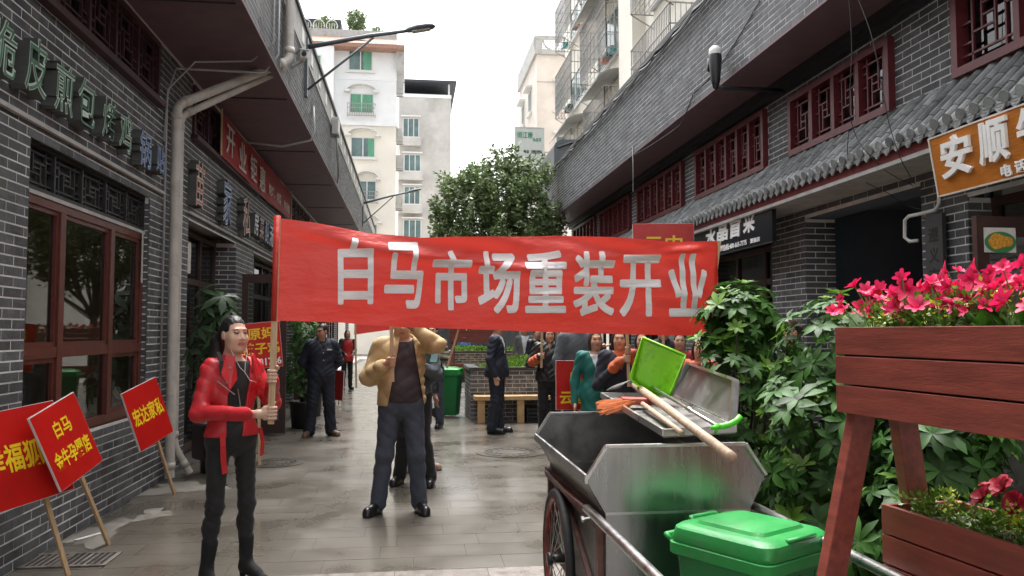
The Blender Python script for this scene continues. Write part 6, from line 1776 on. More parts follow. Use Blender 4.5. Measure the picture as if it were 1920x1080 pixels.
# primitives: ('c', a, b, ra, rb, k) round cone; ('e', centre, radii, R, k) ellipsoid; negative k = smooth subtraction
def cone(a, b, ra, rb, k=.03): return ('c', np.array(a, float), np.array(b, float), ra, rb, k)
def ell(c, r, R=None, k=.03): return ('e', np.array(c, float), np.array(r, float), R, k)
def prim_box(p):
    if p[0] == 'c': r = max(p[3], p[4]); return np.minimum(p[1], p[2]) - r, np.maximum(p[1], p[2]) + r
    r = p[2].max() if p[3] is not None else p[2]; return p[1] - r, p[1] + r
def prim_eval(p, X, Y, Z):
    if p[0] == 'c':
        a, b, ra, rb = p[1:5]; ba = b - a; L2 = max(1e-12, ba @ ba)
        px, py, pz = X - a[0], Y - a[1], Z - a[2]
        t = np.clip((px * ba[0] + py * ba[1] + pz * ba[2]) / L2, 0, 1)
        return np.sqrt((px - ba[0] * t) ** 2 + (py - ba[1] * t) ** 2 + (pz - ba[2] * t) ** 2) - (ra + (rb - ra) * t)
    c, r, R = p[1:4]
    px, py, pz = X - c[0], Y - c[1], Z - c[2]
    if R is not None:
        px, py, pz = (R[0, 0] * px + R[1, 0] * py + R[2, 0] * pz), (R[0, 1] * px + R[1, 1] * py + R[2, 1] * pz), (R[0, 2] * px + R[1, 2] * py + R[2, 2] * pz)
    k0 = np.sqrt((px / r[0]) ** 2 + (py / r[1]) ** 2 + (pz / r[2]) ** 2) + 1e-9
    k1 = np.sqrt((px / r[0] ** 2) ** 2 + (py / r[1] ** 2) ** 2 + (pz / r[2] ** 2) ** 2) + 1e-9
    return k0 * (k0 - 1) / k1
def field(prims, h, wrinkle=0.0, cuts=None, wfreq=1.0, seed=0.0):
    lo = np.min([prim_box(p)[0] for p in prims if p[-1] > 0], 0) - 3 * h - abs(wrinkle); hi = np.max([prim_box(p)[1] for p in prims if p[-1] > 0], 0) + 3 * h + abs(wrinkle)
    n = np.ceil((hi - lo) / h).astype(int) + 1
    d = np.full(n, .25, np.float32)
    ax = [lo[i] + h * np.arange(n[i]) for i in range(3)]
    for p in prims:
        k = p[-1]; a, b = prim_box(p); pad = abs(k) + 3 * h
        i0 = np.clip(np.floor((a - pad - lo) / h).astype(int), 0, n); i1 = np.clip(np.ceil((b + pad - lo) / h).astype(int) + 1, 0, n)
        if (i1 <= i0).any(): continue
        sl = tuple(slice(i0[q], i1[q]) for q in range(3))
        X, Y, Z = np.meshgrid(*[ax[q][sl[q]] for q in range(3)], indexing='ij', sparse=True)
        e = prim_eval(p, X, Y, Z).astype(np.float32); cur = d[sl]
        if k > 0:
            m = np.maximum(k - np.abs(cur - e), 0) / k; d[sl] = np.minimum(cur, e) - m * m * k * .25
        else:
            kk = -k; m = np.maximum(kk - np.abs(cur + e), 0) / kk; d[sl] = np.maximum(cur, -e) + m * m * kk * .25
    X, Y, Z = np.meshgrid(*ax, indexing='ij', sparse=True)
    if wrinkle:
        f = wfreq
        a = f * (30 * Z + 22 * X - 14 * Y) + 2.2 * np.sin(f * (9 * X + 7 * Y) + seed) + 1.5 * np.sin(f * 11 * Z + seed)
        b = f * (34 * Z - 26 * X + 10 * Y) + 2.0 * np.sin(f * (8 * Z - 6 * X) + seed)
        m = .5 + .5 * np.sin(f * (6 * X + 5 * Z + 9 * Y) + seed * 1.7)
        w = (1 - 2 * np.abs(np.sin(a))) * m + (1 - 2 * np.abs(np.sin(b))) * (1 - m)
        d += (wrinkle * .95 * w).astype(np.float32)
    if cuts is not None: d = cuts(d, X, Y, Z).astype(np.float32)
    return d, lo
def sdf_mesh(name, prims, h, mats, wrinkle=0.0, cuts=None, pick=None, wfreq=1.0, seed=0.0):
    d, lo = field(prims, h, wrinkle, cuts, wfreq, seed)
    V, F = surface_nets(d, lo, h)
    me = bpy.data.meshes.new(name)
    me.vertices.add(len(V)); me.vertices.foreach_set('co', V.astype(np.float32).ravel())
    me.loops.add(len(F) * 4); me.loops.foreach_set('vertex_index', F.astype(np.int32).ravel())
    me.polygons.add(len(F)); me.polygons.foreach_set('loop_start', (np.arange(len(F)) * 4).astype(np.int32)); me.polygons.foreach_set('loop_total', np.full(len(F), 4, np.int32))
    for m in (mats if isinstance(mats, (list, tuple)) else [mats]): me.materials.append(m)
    if pick is not None and len(F):
        me.polygons.foreach_set('material_index', pick(V[F].mean(1)).astype(np.int32))
    me.polygons.foreach_set('use_smooth', np.ones(len(F), bool))
    me.update(calc_edges=True); me.validate()
    return me

mat('skin_fair', (.60, .38, .28), .5, var=.06, vscale=12, sub=.1)
mat('skin', (.52, .29, .19), .5, var=.08, vscale=12, sub=.08); mat('skin_dark', (.40, .21, .135), .5, var=.08, vscale=12, sub=.08)
mat('lip', (.42, .13, .11), .45); mat('eye_dark', (.02, .016, .014), .3); mat('eye_white', (.62, .58, .55), .3)
mat('hair_black', (.010, .009, .009), .42, var=.3, vscale=60, stretch=(1, 1, .1), bump=.4, bscale=90); mat('hair_brown', (.05, .026, .018), .45, var=.3, vscale=60); mat('hair_grey', (.12, .115, .11), .5, var=.3, vscale=60)
mat('leather_red', (.52, .022, .030), .42, var=.12, vscale=9, bump=.5, bscale=26)
mat('cloth_black', (.010, .010, .011), .8, var=.3, vscale=20, sheen=.1); mat('suede_black', (.009, .009, .010), .9); mat('cloth_navy', (.012, .016, .028), .75, var=.2, vscale=14); mat('suit_navy', (.014, .019, .032), .7, var=.15)
mat('jacket_beige', (.50, .355, .18), .7, var=.12, vscale=6, bump=.6, bscale=16); mat('sweater_plum', (.050, .036, .042), .85, var=.2, vscale=40, bump=.3, bscale=200)
mat('denim', (.055, .070, .098), .8, var=.28, vscale=10, bump=.6, bscale=22, dirt=(.085, .10, .125), dirt_amt=.45, dscale=4); mat('shoe_black', (.012, .012, .013), .3, var=.2); mat('shoe_brown', (.13, .075, .05), .5, var=.2); mat('shoe_tan', (.30, .19, .13), .6)
mat('coat_green', (.010, .135, .115), .7, var=.12, vscale=9); mat('coat_grey', (.075, .085, .095), .8, var=.2); mat('coat_black', (.014, .015, .018), .45, var=.3, vscale=14); mat('cardigan', (.018, .021, .032), .85, var=.2)
mat('orange_knit', (.50, .11, .04), .8, var=.2); mat('red_vest', (.48, .015, .018), .6, var=.1); mat('shirt_white', (.70, .71, .73), .7); mat('shirt_blue', (.10, .27, .56), .7, var=.15); mat('suit_grey', (.13, .135, .13), .8, var=.1)
mat('stripe_dark', (.045, .042, .03), .85); mat('stripe_light', (.26, .24, .17), .85); mat('plaid_red', (.45, .04, .05), .8, var=.6, vscale=26); mat('shirt_red', (.36, .02, .03), .7, var=.2)
def rotm(yaw, pitch=0.0, roll=0.0):
    m = Euler((pitch, roll, yaw)).to_matrix(); return np.array([list(r_) for r_ in m])
def head_prims(hc, R, s, female=False):
    T = lambda p: hc + R @ (np.array(p, float) * s)
    E = lambda c, r, k=.02: ell(T(c), np.array(r) * s, R, k * s)
    C = lambda a, b, ra, rb, k=.012: cone(T(a), T(b), ra * s, rb * s, k * s)
    j = .92 if female else 1.0
    P = [E((0, .018, .028), (.076, .096, .100)), E((0, -.022, -.030), (.068, .072, .090), .03), C((-.028 * j, -.032, -.078), (.028 * j, -.032, -.078), .039 * j, .039 * j, .03), E((0, -.066, -.100), (.021 * j, .019, .019), .022),
         E((-.036, -.060, -.030), (.027, .023, .026), .03), E((.036, -.060, -.030), (.027, .023, .026), .03),
         C((-.040, -.080, .036), (.040, -.080, .036), .006 if female else .010, .006 if female else .010, .02),
         C((0, -.088 if female else -.090, .016), (0, -.099 if female else -.104, -.022), .006, .0095 if female else .0115, .012), E((-.012, -.094, -.028), (.009, .010, .008), .008), E((.012, -.094, -.028), (.009, .010, .008), .008)]
    for sx in (-1, 1):
        P.append(ell(T((sx * .031, -.099, .012)), np.array((.018, .014, .011)) * s, R, -.012 * s))
        P.append(E((sx * .031, -.079, .011), (.0145, .0135, .011), .004))
        P.append(E((sx * .077, .010, -.002), (.009, .022, .031), .008))
    P += [C((-.019, -.086, -.056), (.019, -.086, -.056), .0065, .0065, .006), C((-.015, -.085, -.067), (.015, -.085, -.067), .0072, .0072, .006)]
    return P
def face_pick(hc, R, s, female=False):
    """0 skin, 1 lip, 2 dark eye and brow, 3 eye white"""
    def f(C):
        L = (C - hc) @ R / s; x, y, z = L.T
        o = np.zeros(len(C), int); fr = (y < -.055) & (np.abs(x) < .07) & (np.abs(z) < .14)
        o[fr & (np.abs(x) < .024 - .25 * np.abs(z + .061)) & (np.abs(z + .061) < .0105)] = 1
        ex = np.abs(np.abs(x) - .031)
        o[fr & (ex < .0135) & (np.abs(z - .011) < .0044 - .12 * ex)] = 2
        o[fr & (ex < .0175) & (np.abs(z - .0175 + .10 * ex) < .0022)] = 2
        o[fr & (np.abs(np.abs(x) - .034) < .019) & (np.abs(z - .036 + .12 * np.abs(np.abs(x) - .030)) < (.0020 if female else .0030))] = 2
        return o
    return f
def hand_relaxed(w, d, s, side, k=.006):
    """w wrist, d direction of the hand"""
    w, d = np.array(w, float), np.array(d, float); d = d / np.linalg.norm(d)
    f = np.array((0, -1, 0.0)); f = f - d * (f @ d); f /= np.linalg.norm(f) + 1e-9; l = np.cross(d, f)
    P = [cone(w, w + d * .035 * s, .024 * s, .026 * s, .02 * s), cone(w + d * .03 * s + f * .018 * s, w + d * .085 * s + f * .024 * s, .017 * s, .015 * s, .018 * s), cone(w + d * .03 * s - f * .014 * s, w + d * .085 * s - f * .02 * s, .016 * s, .014 * s, .018 * s)]
    for i, (o, L) in enumerate(((.030, .072), (.011, .08), (-.009, .076), (-.027, .06))):
        a = w + (d * .085 + f * o) * s; b = a + (d * L * .5 - l * side * .004) * s; c = b + (d * L * .4 - l * side * .022) * s
        P += [cone(a, b, .0095 * s, .0088 * s, k), cone(b, c, .0088 * s, .007 * s, k)]
    a = w + (d * .03 + f * .03) * s; b = a + (d * .035 + f * .022 - l * side * .008) * s; c = b + (d * .03 + f * .006 - l * side * .006) * s
    P += [cone(a, b, .0125 * s, .0105 * s, .012), cone(b, c, .0105 * s, .008 * s, k)]
    return P
def hand_grip(w, pole, axis, s, rp=.017, k=.004):
    """fist closed round a pole: w wrist, pole = point on its axis"""
    w, c, ax = np.array(w, float), np.array(pole, float), np.array(axis, float); ax /= np.linalg.norm(ax)
    e = w - c; e = e - ax * (e @ ax); e /= np.linalg.norm(e) + 1e-9; t = np.cross(ax, e)
    P = []
    pc = c + e * (rp + .018) * 1.0
    P.append(cone(w, pc + ax * .0, .024 * s, .024 * s, .02)); 
    P.append(cone(pc + ax * .026, pc - ax * .026, .019 * s, .018 * s, .015))
    for i in range(4):
        z = .030 - .0205 * i; rr = .0098 - .0007 * (i == 3)
        pr = None
        for q in range(6):
            an = .35 + q * .72; rad = rp + .0088
            pt = c + ax * z + (e * math.cos(an) + t * math.sin(an)) * rad
            if pr is not None: P.append(cone(pr, pt, rr * s, rr * s * .96, k))
            pr = pt
    pr = None
    for q in range(4):
        an = -.35 - q * .62; pt = c + ax * (.030 + .009 * q) + (e * math.cos(an) + t * math.sin(an)) * (rp + .010)
        if pr is not None: P.append(cone(pr, pt, .0115 * s, .0100 * s, .006))
        pr = pt
    return P
DEF = dict(pel=(0, 0, .93), wai=(0, -.005, 1.06), che=(0, .0, 1.25), nek=(0, .01, 1.42), hed=(0, -.012, 1.575),
           shl=(.172, .005, 1.385), shr=(-.172, .005, 1.385), ell=(.225, .03, 1.10), elr=(-.225, .03, 1.10), wrl=(.235, -.04, .86), wrr=(-.235, -.04, .86),
           hil=(.088, 0, .90), hir=(-.088, 0, .90), knl=(.10, -.012, .49), knr=(-.10, -.012, .49), anl=(.11, .03, .085), anr=(-.11, .03, .085), tol=(.135, -.15, .035), tor=(-.135, -.15, .035))
def person(lab, loc, rz, height, h, pose=None, head=(0, 0, 0), female=False, skin='skin', layers=(), hair=('short', 'hair_black'), hands=(None, None), girth=1.0, shoe=('shoe_black', 'flat'), group=None, headscale=.94):
    s = height / 1.70
    J = {k: np.array(v, float) for k, v in DEF.items()}
    if pose:
        for k, v in pose.items(): J[k] = np.array(v, float)
    for k in J: J[k] = J[k] * s
    g = girth * s; wq = .93 if female else 1.0
    T = thing('person', lab, 'person', loc, rz, group)
    R = rotm(*head)
    hs = s * headscale
    def torso(i=0.0, k=.05, hip=True):
        P = [ell(J['che'] + (0, .0, .0), (np.array((.158 * wq, .108, .185)) * g + i), None, k), cone(J['shl'] * .86 + J['nek'] * .14, J['shr'] * .86 + J['nek'] * .14, .057 * g * wq + i * .45, .057 * g * wq + i * .45, k), ell(J['wai'], np.array((.138 * (.92 if female else 1), .098, .15)) * g + i, None, k)]
        if hip: P.append(ell(J['pel'], np.array((.160 * (1.04 if female else 1), .115, .125)) * g + i, None, k))
        P.append(cone(J['nek'] - np.array((0, 0, .02)) * s, J['nek'] + np.array((0, -.004, .03)) * s, .07 * g * wq + i * .5, .055 * g * wq + i * .3, .06))
        return P
    def arm(sd, i=0.0, e0=0.0, e1=0.0, k=.03):
        a, b, c = J['sh' + sd], J['el' + sd], J['wr' + sd]
        c2 = c + (b - c) * e1
        return [cone(a, b, .052 * g * wq + i, .043 * g * wq + i, k), cone(b, c2, .042 * g * wq + i, .031 * g * wq + i, k)]
    def leg(sd, i=0.0, up=0.0, lo=0.0, k=.03, flare=0.0):
        a, b, c = J['hi' + sd], J['kn' + sd], J['an' + sd]; c2 = c + (b - c) * lo
        m = b + (c - b) * .32 + np.array((0, .018, 0)) * s
        q_ = .90 if female else 1.0
        g = girth * s * q_
        return [cone(a, b, .083 * g + i, .056 * g + i, k), cone(b, m, .054 * g + i, .052 * g + i, k), cone(m, c2, .052 * g + i, .037 * g + i + flare, k)]
    body = torso(-.012) + [cone(J['nek'] - (0, 0, .02), J['hed'] + R @ np.array((0, .018, -.07)) * hs, .056 * s * wq, .050 * s * wq, .03)] + head_prims(J['hed'], R, hs, female)
    for n_, sd in enumerate('lr'):
        body += arm(sd, -.004) + leg(sd, -.008)
        hd = hands[n_]
        side = 1 if sd == 'l' else -1
        if hd is None: dv = J['wr' + sd] - J['el' + sd]; body += hand_relaxed(J['wr' + sd], dv, s, side)
        elif hd[0] == 'grip': body += hand_grip(J['wr' + sd], np.array(hd[1]) * s, hd[2], s, hd[3] if len(hd) > 3 else .017)
        elif hd[0] == 'dir': body += hand_relaxed(J['wr' + sd], np.array(hd[1], float), s, side)
        body += [cone(J['an' + sd] - (0, 0, .03 * s), J['to' + sd] * .8 + J['an' + sd] * (.2, .2, 0), .034 * s, .026 * s, .03)]
    bo = link('body', sdf_mesh('body', body, h, [M_[skin], M_['lip'], M_['eye_dark'], M_['eye_white']], pick=face_pick(J['hed'], R, hs, female)), T)
    hc = J['hed']; TH = lambda p: hc + R @ (np.array(p, float) * hs)
    # hair
    kind, hm = hair
    if kind:
        HP = [ell(TH((0, .021, .031)), np.array((.0815, .100, .1045)) * hs, R, .02)]
        if kind in ('long', 'pony', 'bob', 'bun'): HP += [ell(TH((0, .05, -.02)), np.array((.076, .068, .080)) * hs, R, .03)]
        if kind == 'pony': HP += [cone(TH((-.01, .105, .03)), TH((-.03, .150, -.05)), .036 * hs, .050 * hs, .03), cone(TH((-.03, .150, -.05)), TH((-.045, .150, -.17)), .050 * hs, .040 * hs, .03), cone(TH((-.045, .15, -.17)), TH((-.05, .14, -.30)), .04 * hs, .018 * hs, .03)]
        if kind == 'bun': HP += [ell(TH((0, .125, .03)), np.array((.05, .045, .05)) * hs, R, .02), cone(TH((0.03, .16, .02)), TH((.06, .19, -.02)), .016 * hs, .008 * hs, .02)]
        if kind == 'bob': HP += [ell(TH((sx * .066, .01, -.05)), np.array((.026, .05, .085)) * hs, R, .03) for sx in (-1, 1)] + [ell(TH((0, .06, -.07)), np.array((.072, .05, .07)) * hs, R, .03)]
        lowz = {'short': -.035, 'pony': -.06, 'bun': -.05, 'bob': -.14, 'long': -.2}[kind]
        def hcut(d, X, Y, Z):
            x, y, z = X - hc[0], Y - hc[1], Z - hc[2]
            lx = (R[0, 0] * x + R[1, 0] * y + R[2, 0] * z) / hs; ly = (R[0, 1] * x + R[1, 1] * y + R[2, 1] * z) / hs; lz = (R[0, 2] * x + R[1, 2] * y + R[2, 2] * z) / hs
            hl = .078 if kind == 'short' else .074
            fp = {'short': -.034, 'pony': -.040, 'bun': -.040}.get(kind, -.045)
            face = np.maximum(ly - fp - .25 * np.minimum(lz, 0), lz - (.082 - 4.5 * lx * lx))      # forehead and cheeks stay clear
            d = np.maximum(d, -face * hs * .8)
            ear = np.maximum(np.maximum(np.abs(ly - .012) - .020, np.abs(lz + .01) - .034), .066 - np.abs(lx))
            if kind == 'short':
                d = np.maximum(d, -ear * hs)
                d = np.maximum(d, ((-.055 - .0) - lz) * hs)
            return d + .0008 * np.sin(240 * lx + 30 * lz) * hs
        link('hair', sdf_mesh('hair', HP, max(h * .8, .0045), M_[hm], cuts=hcut), T)
    # clothing
    for L in layers:
        ty, m = L[0], L[1]; o = L[2] if len(L) > 2 else {}
        i = o.get('i', .008); wr = o.get('wr', .004); hh = o.get('h', h)
        mats_ = [M_[q] for q in (m if isinstance(m, (list, tuple)) else [m])]
        cuts = None; pick = o.get('pick')
        if ty in ('top', 'jacket'):
            hem = o.get('hem', .90) * s; P = torso(i, .05)
            if o.get('sleeve', True):
                for sd in 'lr': P += arm(sd, i * .42 + o.get('fat', .006) * .4, 0, o.get('short', .02), .035)
            if o.get('skirt'): P += [ell((J['pel'] * .7 + J['wai'] * .3), np.array((.168, .128, .16)) * g + i, None, .05), cone((J['pel'] + (0, 0, -.06)), (J['pel'] + (0, 0, -.16)), .15 * g + i, .16 * g + i, .05)]
            if o.get('belly'): P.append(ell(J['wai'] + np.array((0, -.04, -.02)) * s, np.array((.135, .10, .14)) * g + i, None, .06))
            if o.get('collar'):
                for q in range(10):
                    an = math.pi * (-.30 + 1.6 * q / 9) + 0
                    an2 = math.pi * (-.30 + 1.6 * (q + 1) / 9)
                    f_ = lambda A: J['nek'] + np.array((.070 * math.cos(A) * wq, .062 * math.sin(A) + .004, .028 + .018 * math.sin(A))) * s
                    if q < 9: P.append(cone(f_(an), f_(an2), .013 * s, .013 * s, .01))
            neck = o.get('neck', 1.44) * s; op = o.get('open'); vneck = o.get('v')
            nv = J['nek']
            def tcut(d, X, Y, Z, hem=hem, neck=neck, op=op, vneck=vneck, o=o):
                d = np.maximum(d, hem + o.get('wave', .0) * np.sin(17 * X) - Z)
                nk = np.sqrt((X - nv[0]) ** 2 + (Y - nv[1] + .004) ** 2) - .066 * s * wq
                if not o.get('collar'): d = np.maximum(d, np.minimum(Z - neck, .098 * s - np.sqrt((X - nv[0]) ** 2 + (Y - nv[1] + .01) ** 2)))
                if op:
                    z0, w0, z1, w1 = op[:4]; xc = (op[4] if len(op) > 4 else 0) * s; sl = (op[5] if len(op) > 5 else 0)
                    t = np.clip((Z / s - z0) / (z1 - z0), 0, 1); w = (w0 + (w1 - w0) * t) * s
                    gap = np.maximum(np.abs(X - xc - sl * (Z - z1 * s)) - w, Y - (-.02) * s) + 0 * Z
                    d = np.maximum(d, -gap)
                if vneck:
                    z0, w1 = vneck; t = np.clip((Z / s - z0) / (1.45 - z0), 0, 1)
                    d = np.maximum(d, -np.maximum(np.maximum(np.abs(X) - w1 * s * t, Y), z0 * s - Z))
                return d
            cuts = tcut
        elif ty == 'sleeves':
            P = []
            for sd in o.get('sides', 'lr'):
                b, c = J['el' + sd], J['wr' + sd]; P.append(cone(c + (b - c) * o.get('from', .75), c + (b - c) * .06, .052 * g + i, .040 * g + i, .02))
        elif ty == 'trousers':
            top_ = o.get('top', 1.02) * s; P = [ell(J['pel'], np.array((.160 * (1.04 if female else 1), .115, .125)) * g + i, None, .05), ell(J['wai'] * .4 + J['pel'] * .6, np.array((.145, .104, .12)) * g + i, None, .05)]
            for sd in 'lr': P += leg(sd, i, 0, o.get('lo', .0), .035, o.get('flare', .012))
            def pcut(d, X, Y, Z, top_=top_): return np.maximum(d, Z - top_)
            cuts = pcut
        elif ty == 'apron':
            P = torso(i, .05)
            def acut(d, X, Y, Z): return np.maximum(np.maximum(np.maximum(d, Y - .04 * s), .80 * s - Z), np.maximum(Z - 1.40 * s, np.abs(X) - (.17 - .25 * np.maximum(Z / s - 1.2, 0)) * s))
            P += [cone(J['pel'] + (0, -.01, -.06), J['pel'] + (0, -.01, -.2), .14 * g + i, .15 * g + i, .05)]
            cuts = acut
        elif ty == 'seat':
            continue
        nm = o.get('name', {'top': 'shirt', 'jacket': 'jacket', 'trousers': 'trousers', 'sleeves': 'sleeve', 'apron': 'apron'}[ty])
        lo_ = link(nm, sdf_mesh(nm, P, hh, mats_, wr, cuts, pick, o.get('wf', 1.0), o.get('seed', 0.0)), T)
        if o.get('label'): lo_['label'] = o['label']
    # shoes
    sm, sk = shoe
    for sd in 'lr':
        an, to = J['an' + sd], J['to' + sd]; hl = an + np.array((0, .03, 0)) * s
        if sk == 'boot':
            P = [cone(J['kn' + sd] * .42 + an * .58, an + (0, 0, .03), .048 * s, .040 * s, .02), cone((hl[0], hl[1], .075 * s), (to[0], to[1], .030 * s), .036 * s, .026 * s, .03), cone((hl[0], hl[1] + .012 * s, .06 * s), (hl[0], hl[1] + .014 * s, .012), .024 * s, .018 * s, .012), cone((an[0], an[1], .10 * s), (to[0] * .6 + an[0] * .4, to[1] * .6 + an[1] * .4, .06 * s), .04 * s, .03 * s, .03)]
        else:
            P = [cone((hl[0], hl[1], .045 * s), (to[0], to[1] + .02 * s, .038 * s), .042 * s, .042 * s, .02), cone((an[0], an[1], .085 * s), (to[0] * .5 + an[0] * .5, to[1] * .5 + an[1] * .5, .055 * s), .040 * s, .034 * s, .03), cone((hl[0], hl[1] + .004, .018), (to[0], to[1] + .01, .016), .040 * s, .042 * s, .01)]
        def scut(d, X, Y, Z): return np.maximum(d, .002 - Z)
        link('shoe', sdf_mesh('shoe', P, min(h, .008), M_[sm], 0, scut), T)
    return T, J
def inv(loc, rz, p):
    """world point -> the person's own frame"""
    q = Vector(p) - Vector(loc); c, s_ = math.cos(-rz), math.sin(-rz)
    return (q.x * c - q.y * s_, q.x * s_ + q.y * c, q.z)
def nz(p, s): return tuple(c / s for c in p)
# ---- the woman in the red jacket, holding the banner pole
wl, wrz, wh = (-1.10, 5.16, 0), math.radians(38), 1.655
sW = wh / 1.70
def pole_at(z):
    a_, b_ = Vector(POLE_L[0]), Vector(POLE_L[1]); return a_.lerp(b_, (z - a_.z) / (b_.z - a_.z))
gl_, gr_ = nz(inv(wl, wrz, pole_at(1.29)), sW), nz(inv(wl, wrz, pole_at(1.075)), sW)
axw = np.array(inv((0, 0, 0), wrz, Vector(POLE_L[0]) - Vector(POLE_L[1])))
wlj = (gl_[0] + .030, gl_[1] + .062, gl_[2] - .02); wrj = (gr_[0] - .065, gr_[1] + .035, gr_[2] - .005)
woman, JW = person('young woman in a red leather jacket and black trousers holding the banner pole', wl, wrz, wh, .0048,
    pose=dict(shl=(.142, .0, 1.355), shr=(-.142, .01, 1.355), ell=(.245, -.06, 1.13), elr=(-.225, -.02, 1.09), wrl=wlj, wrr=wrj, knl=(.105, -.015, .50), knr=(-.105, -.01, .50), anl=(.125, .02, .105), anr=(-.13, .03, .105), tol=(.165, -.145, .03), tor=(-.16, -.13, .03), hed=(.0, -.015, 1.572)),
    head=(math.radians(4), 0, 0), female=True, skin='skin_fair', girth=.93, layers=(
        ('top', 'cloth_black', dict(i=.006, hem=.86, neck=1.405, sleeve=False, wr=.002, h=.007)),
        ('trousers', 'cloth_black', dict(i=.004, flare=.004, wr=.003, wf=1.3, h=.007)),
        ('jacket', 'leather_red', dict(i=.020, hem=.935, neck=1.445, open=(.90, .045, 1.42, .075, .012, .10), wr=.0042, fat=.012, short=.03, wf=.72, seed=2.0, collar=False, h=.006))),
    hair=('pony', 'hair_black'), hands=(('grip', gl_, axw, .016), ('grip', gr_, axw, .016)), shoe=('suede_black', 'boot'))
def wpart(name, mb, mt, smooth=True):
    return mb.build(name, M_[mt], woman, smooth=smooth)
def local_panel(pts, th, mt, name, n=None):
    P = [Vector(p) for p in pts]; nn = (P[1] - P[0]).cross(P[2] - P[0]).normalized() if n is None else Vector(n)
    b = MB(); k = len(P); b.add(P + [p + nn * th for p in P], [tuple(range(k)), tuple(range(2 * k - 1, k - 1, -1))] + [(i, k + i, k + (i + 1) % k, (i + 1) % k) for i in range(k)])
    return b.build(name, M_[mt], woman)
# lapels, belt ends, bag strap, buttons, earphone wire
local_panel([(-.085, -0.088, 1.415), (-.04, -0.112, 1.40), (-.028, -0.120, 1.26), (-.075, -0.130, 1.20), (-.125, -0.108, 1.30)], -.012, 'leather_red', 'lapel')
local_panel([(.085, -0.088, 1.415), (.062, -0.108, 1.40), (.085, -0.122, 1.25), (.125, -0.114, 1.24), (.135, -0.098, 1.32)], .012, 'leather_red', 'lapel')
b = MB(); pts = [(-.115, -.118, .945), (-.118, -.135, .87), (-.112, -.132, .78), (-.098, -.128, .70)]
for i in range(3): b.bar(pts[i], pts[i + 1], .034, .006, up=(0, -1, 0))
b.build('belt', M_['leather_red'], woman)
b = MB(); pts = [(.165, -.05, .945), (.178, -.062, .86), (.174, -.06, .77)]
for i in range(2): b.bar(pts[i], pts[i + 1], .034, .006, up=(.6, -1, 0))
b.build('belt', M_['leather_red'], woman)
b = MB()
for p in ((-.10, -0.129, 1.245), (-.085, -0.134, 1.335), (.11, -0.130, 1.27)): b.tube([Vector(p), Vector(p) + Vector((0, -.008, 0))], .008, 10)
b.build('snap', M_['chrome'], woman)
b = MB(); b.bar((-.122, -0.050, 1.425), (-.118, -0.096, 1.37), .026, .008, up=(0, -.6, 1)); b.bar((-.118, -0.096, 1.37), (-.122, -0.116, 1.29), .026, .006, up=(0, -1, 0)); b.build('bag_strap', M_['suede_black'], woman)
b = MB(); b.tube([(.060, -0.020, 1.53), (.056, -0.075, 1.42), (.035, -0.096, 1.36), (.03, -0.100, 1.30), (.06, -0.109, 1.25), (.10, -0.122, 1.235)], .0022, 5); b.tube([(-.05, -0.050, 1.46), (-.035, -0.085, 1.40), (.0, -0.096, 1.33), (.03, -0.100, 1.30)], .0022, 5); b.build('earphone_wire', M_['shirt_white'], woman, smooth=True)
b = MB(); b.bar((-.155, -0.119, 1.255), (-.05, -0.134, 1.17), .008, .006); b.bar((-.02, -0.112, 1.20), (.01, -0.116, 1.02), .006, .006); b.build('zip', M_['chrome'], woman)
BG = thing('shoulder_bag', 'black shoulder bag hanging behind the woman in red', 'bag', (wl[0] - .20, wl[1] + .13, .70), wrz)
b = MB(); b.box((0, 0, .16), (.08, .19, .24)); b.build('body', M_['suede_black'], BG, bevel=.02)
b = MB(); b.tube([(0, .1, .28), (0.0, .02, .62), (.04, -.03, .70)], .010, 6); b.build('strap', M_['suede_black'], BG)
b = MB(); b.box((0, -.099, .18), (.05, .01, .09)); b.build('flap', M_['suede_black'], BG)

# ---- the man in the beige jacket
ml, mrz, mh = (-.075, 6.95, 0), math.radians(2), 1.74
sM = mh / 1.70
sp0, sp1 = on('y', 6.66, 731, 592), on('y', 6.66, 736, 716)
gp = nz(inv(ml, mrz, sp0.lerp(sp1, .70)), sM); axm = np.array(inv((0, 0, 0), mrz, sp0 - sp1))
person('man in an open beige jacket and jeans shielding his eyes and holding a pole', ml, mrz, mh, .0085,
    pose=dict(elr=(-.275, .0, 1.13), wrr=(gp[0] - .055, gp[1] + .055, gp[2] - .02), ell=(.285, -.16, 1.405), wrl=(.09, -.20, 1.545), shl=(.175, -.01, 1.41), knl=(.125, -.02, .49), knr=(-.135, -.015, .49), anl=(.155, .03, .085), anr=(-.185, .03, .085), tol=(.20, -.14, .035), tor=(-.27, -.12, .035), hil=(.09, 0, .9), hir=(-.09, 0, .9)),
    head=(0, math.radians(10), 0), skin='skin', layers=(
        ('top', 'sweater_plum', dict(i=.012, hem=.93, neck=1.43, sleeve=False, wr=.005, belly=True)),
        ('trousers', 'denim', dict(i=.013, flare=.016, wr=.0032, top=1.0, wf=.7)),
        ('jacket', 'jacket_beige', dict(i=.034, hem=.90, neck=1.47, open=(.88, .155, 1.45, .055, .035, 0.0), wr=.008, fat=.024, short=.10, wf=.8, collar=True, belly=True))),
    hands=(('dir', (-.6, -.25, .3)), ('grip', gp, axm, .014)), girth=1.06, shoe=('shoe_black', 'flat'))
SK = athing('banner_stick', 'bare wooden stick held upright by the man in the beige jacket', 'stick', tuple(sp1))
b = MB(); b.bar(sp0 + Vector((0, 0, .35)), sp1, .030, .020, up=(0, -1, 0)); b.build('shaft', M_['stick_wood'], SK)
b = MB(); b.bar(sp0 + Vector((0, 0, .349)), sp0 + Vector((0, 0, .39)), .034, .024, up=(0, -1, 0)); b.build('cap', M_['cloth_red_dull'], SK)
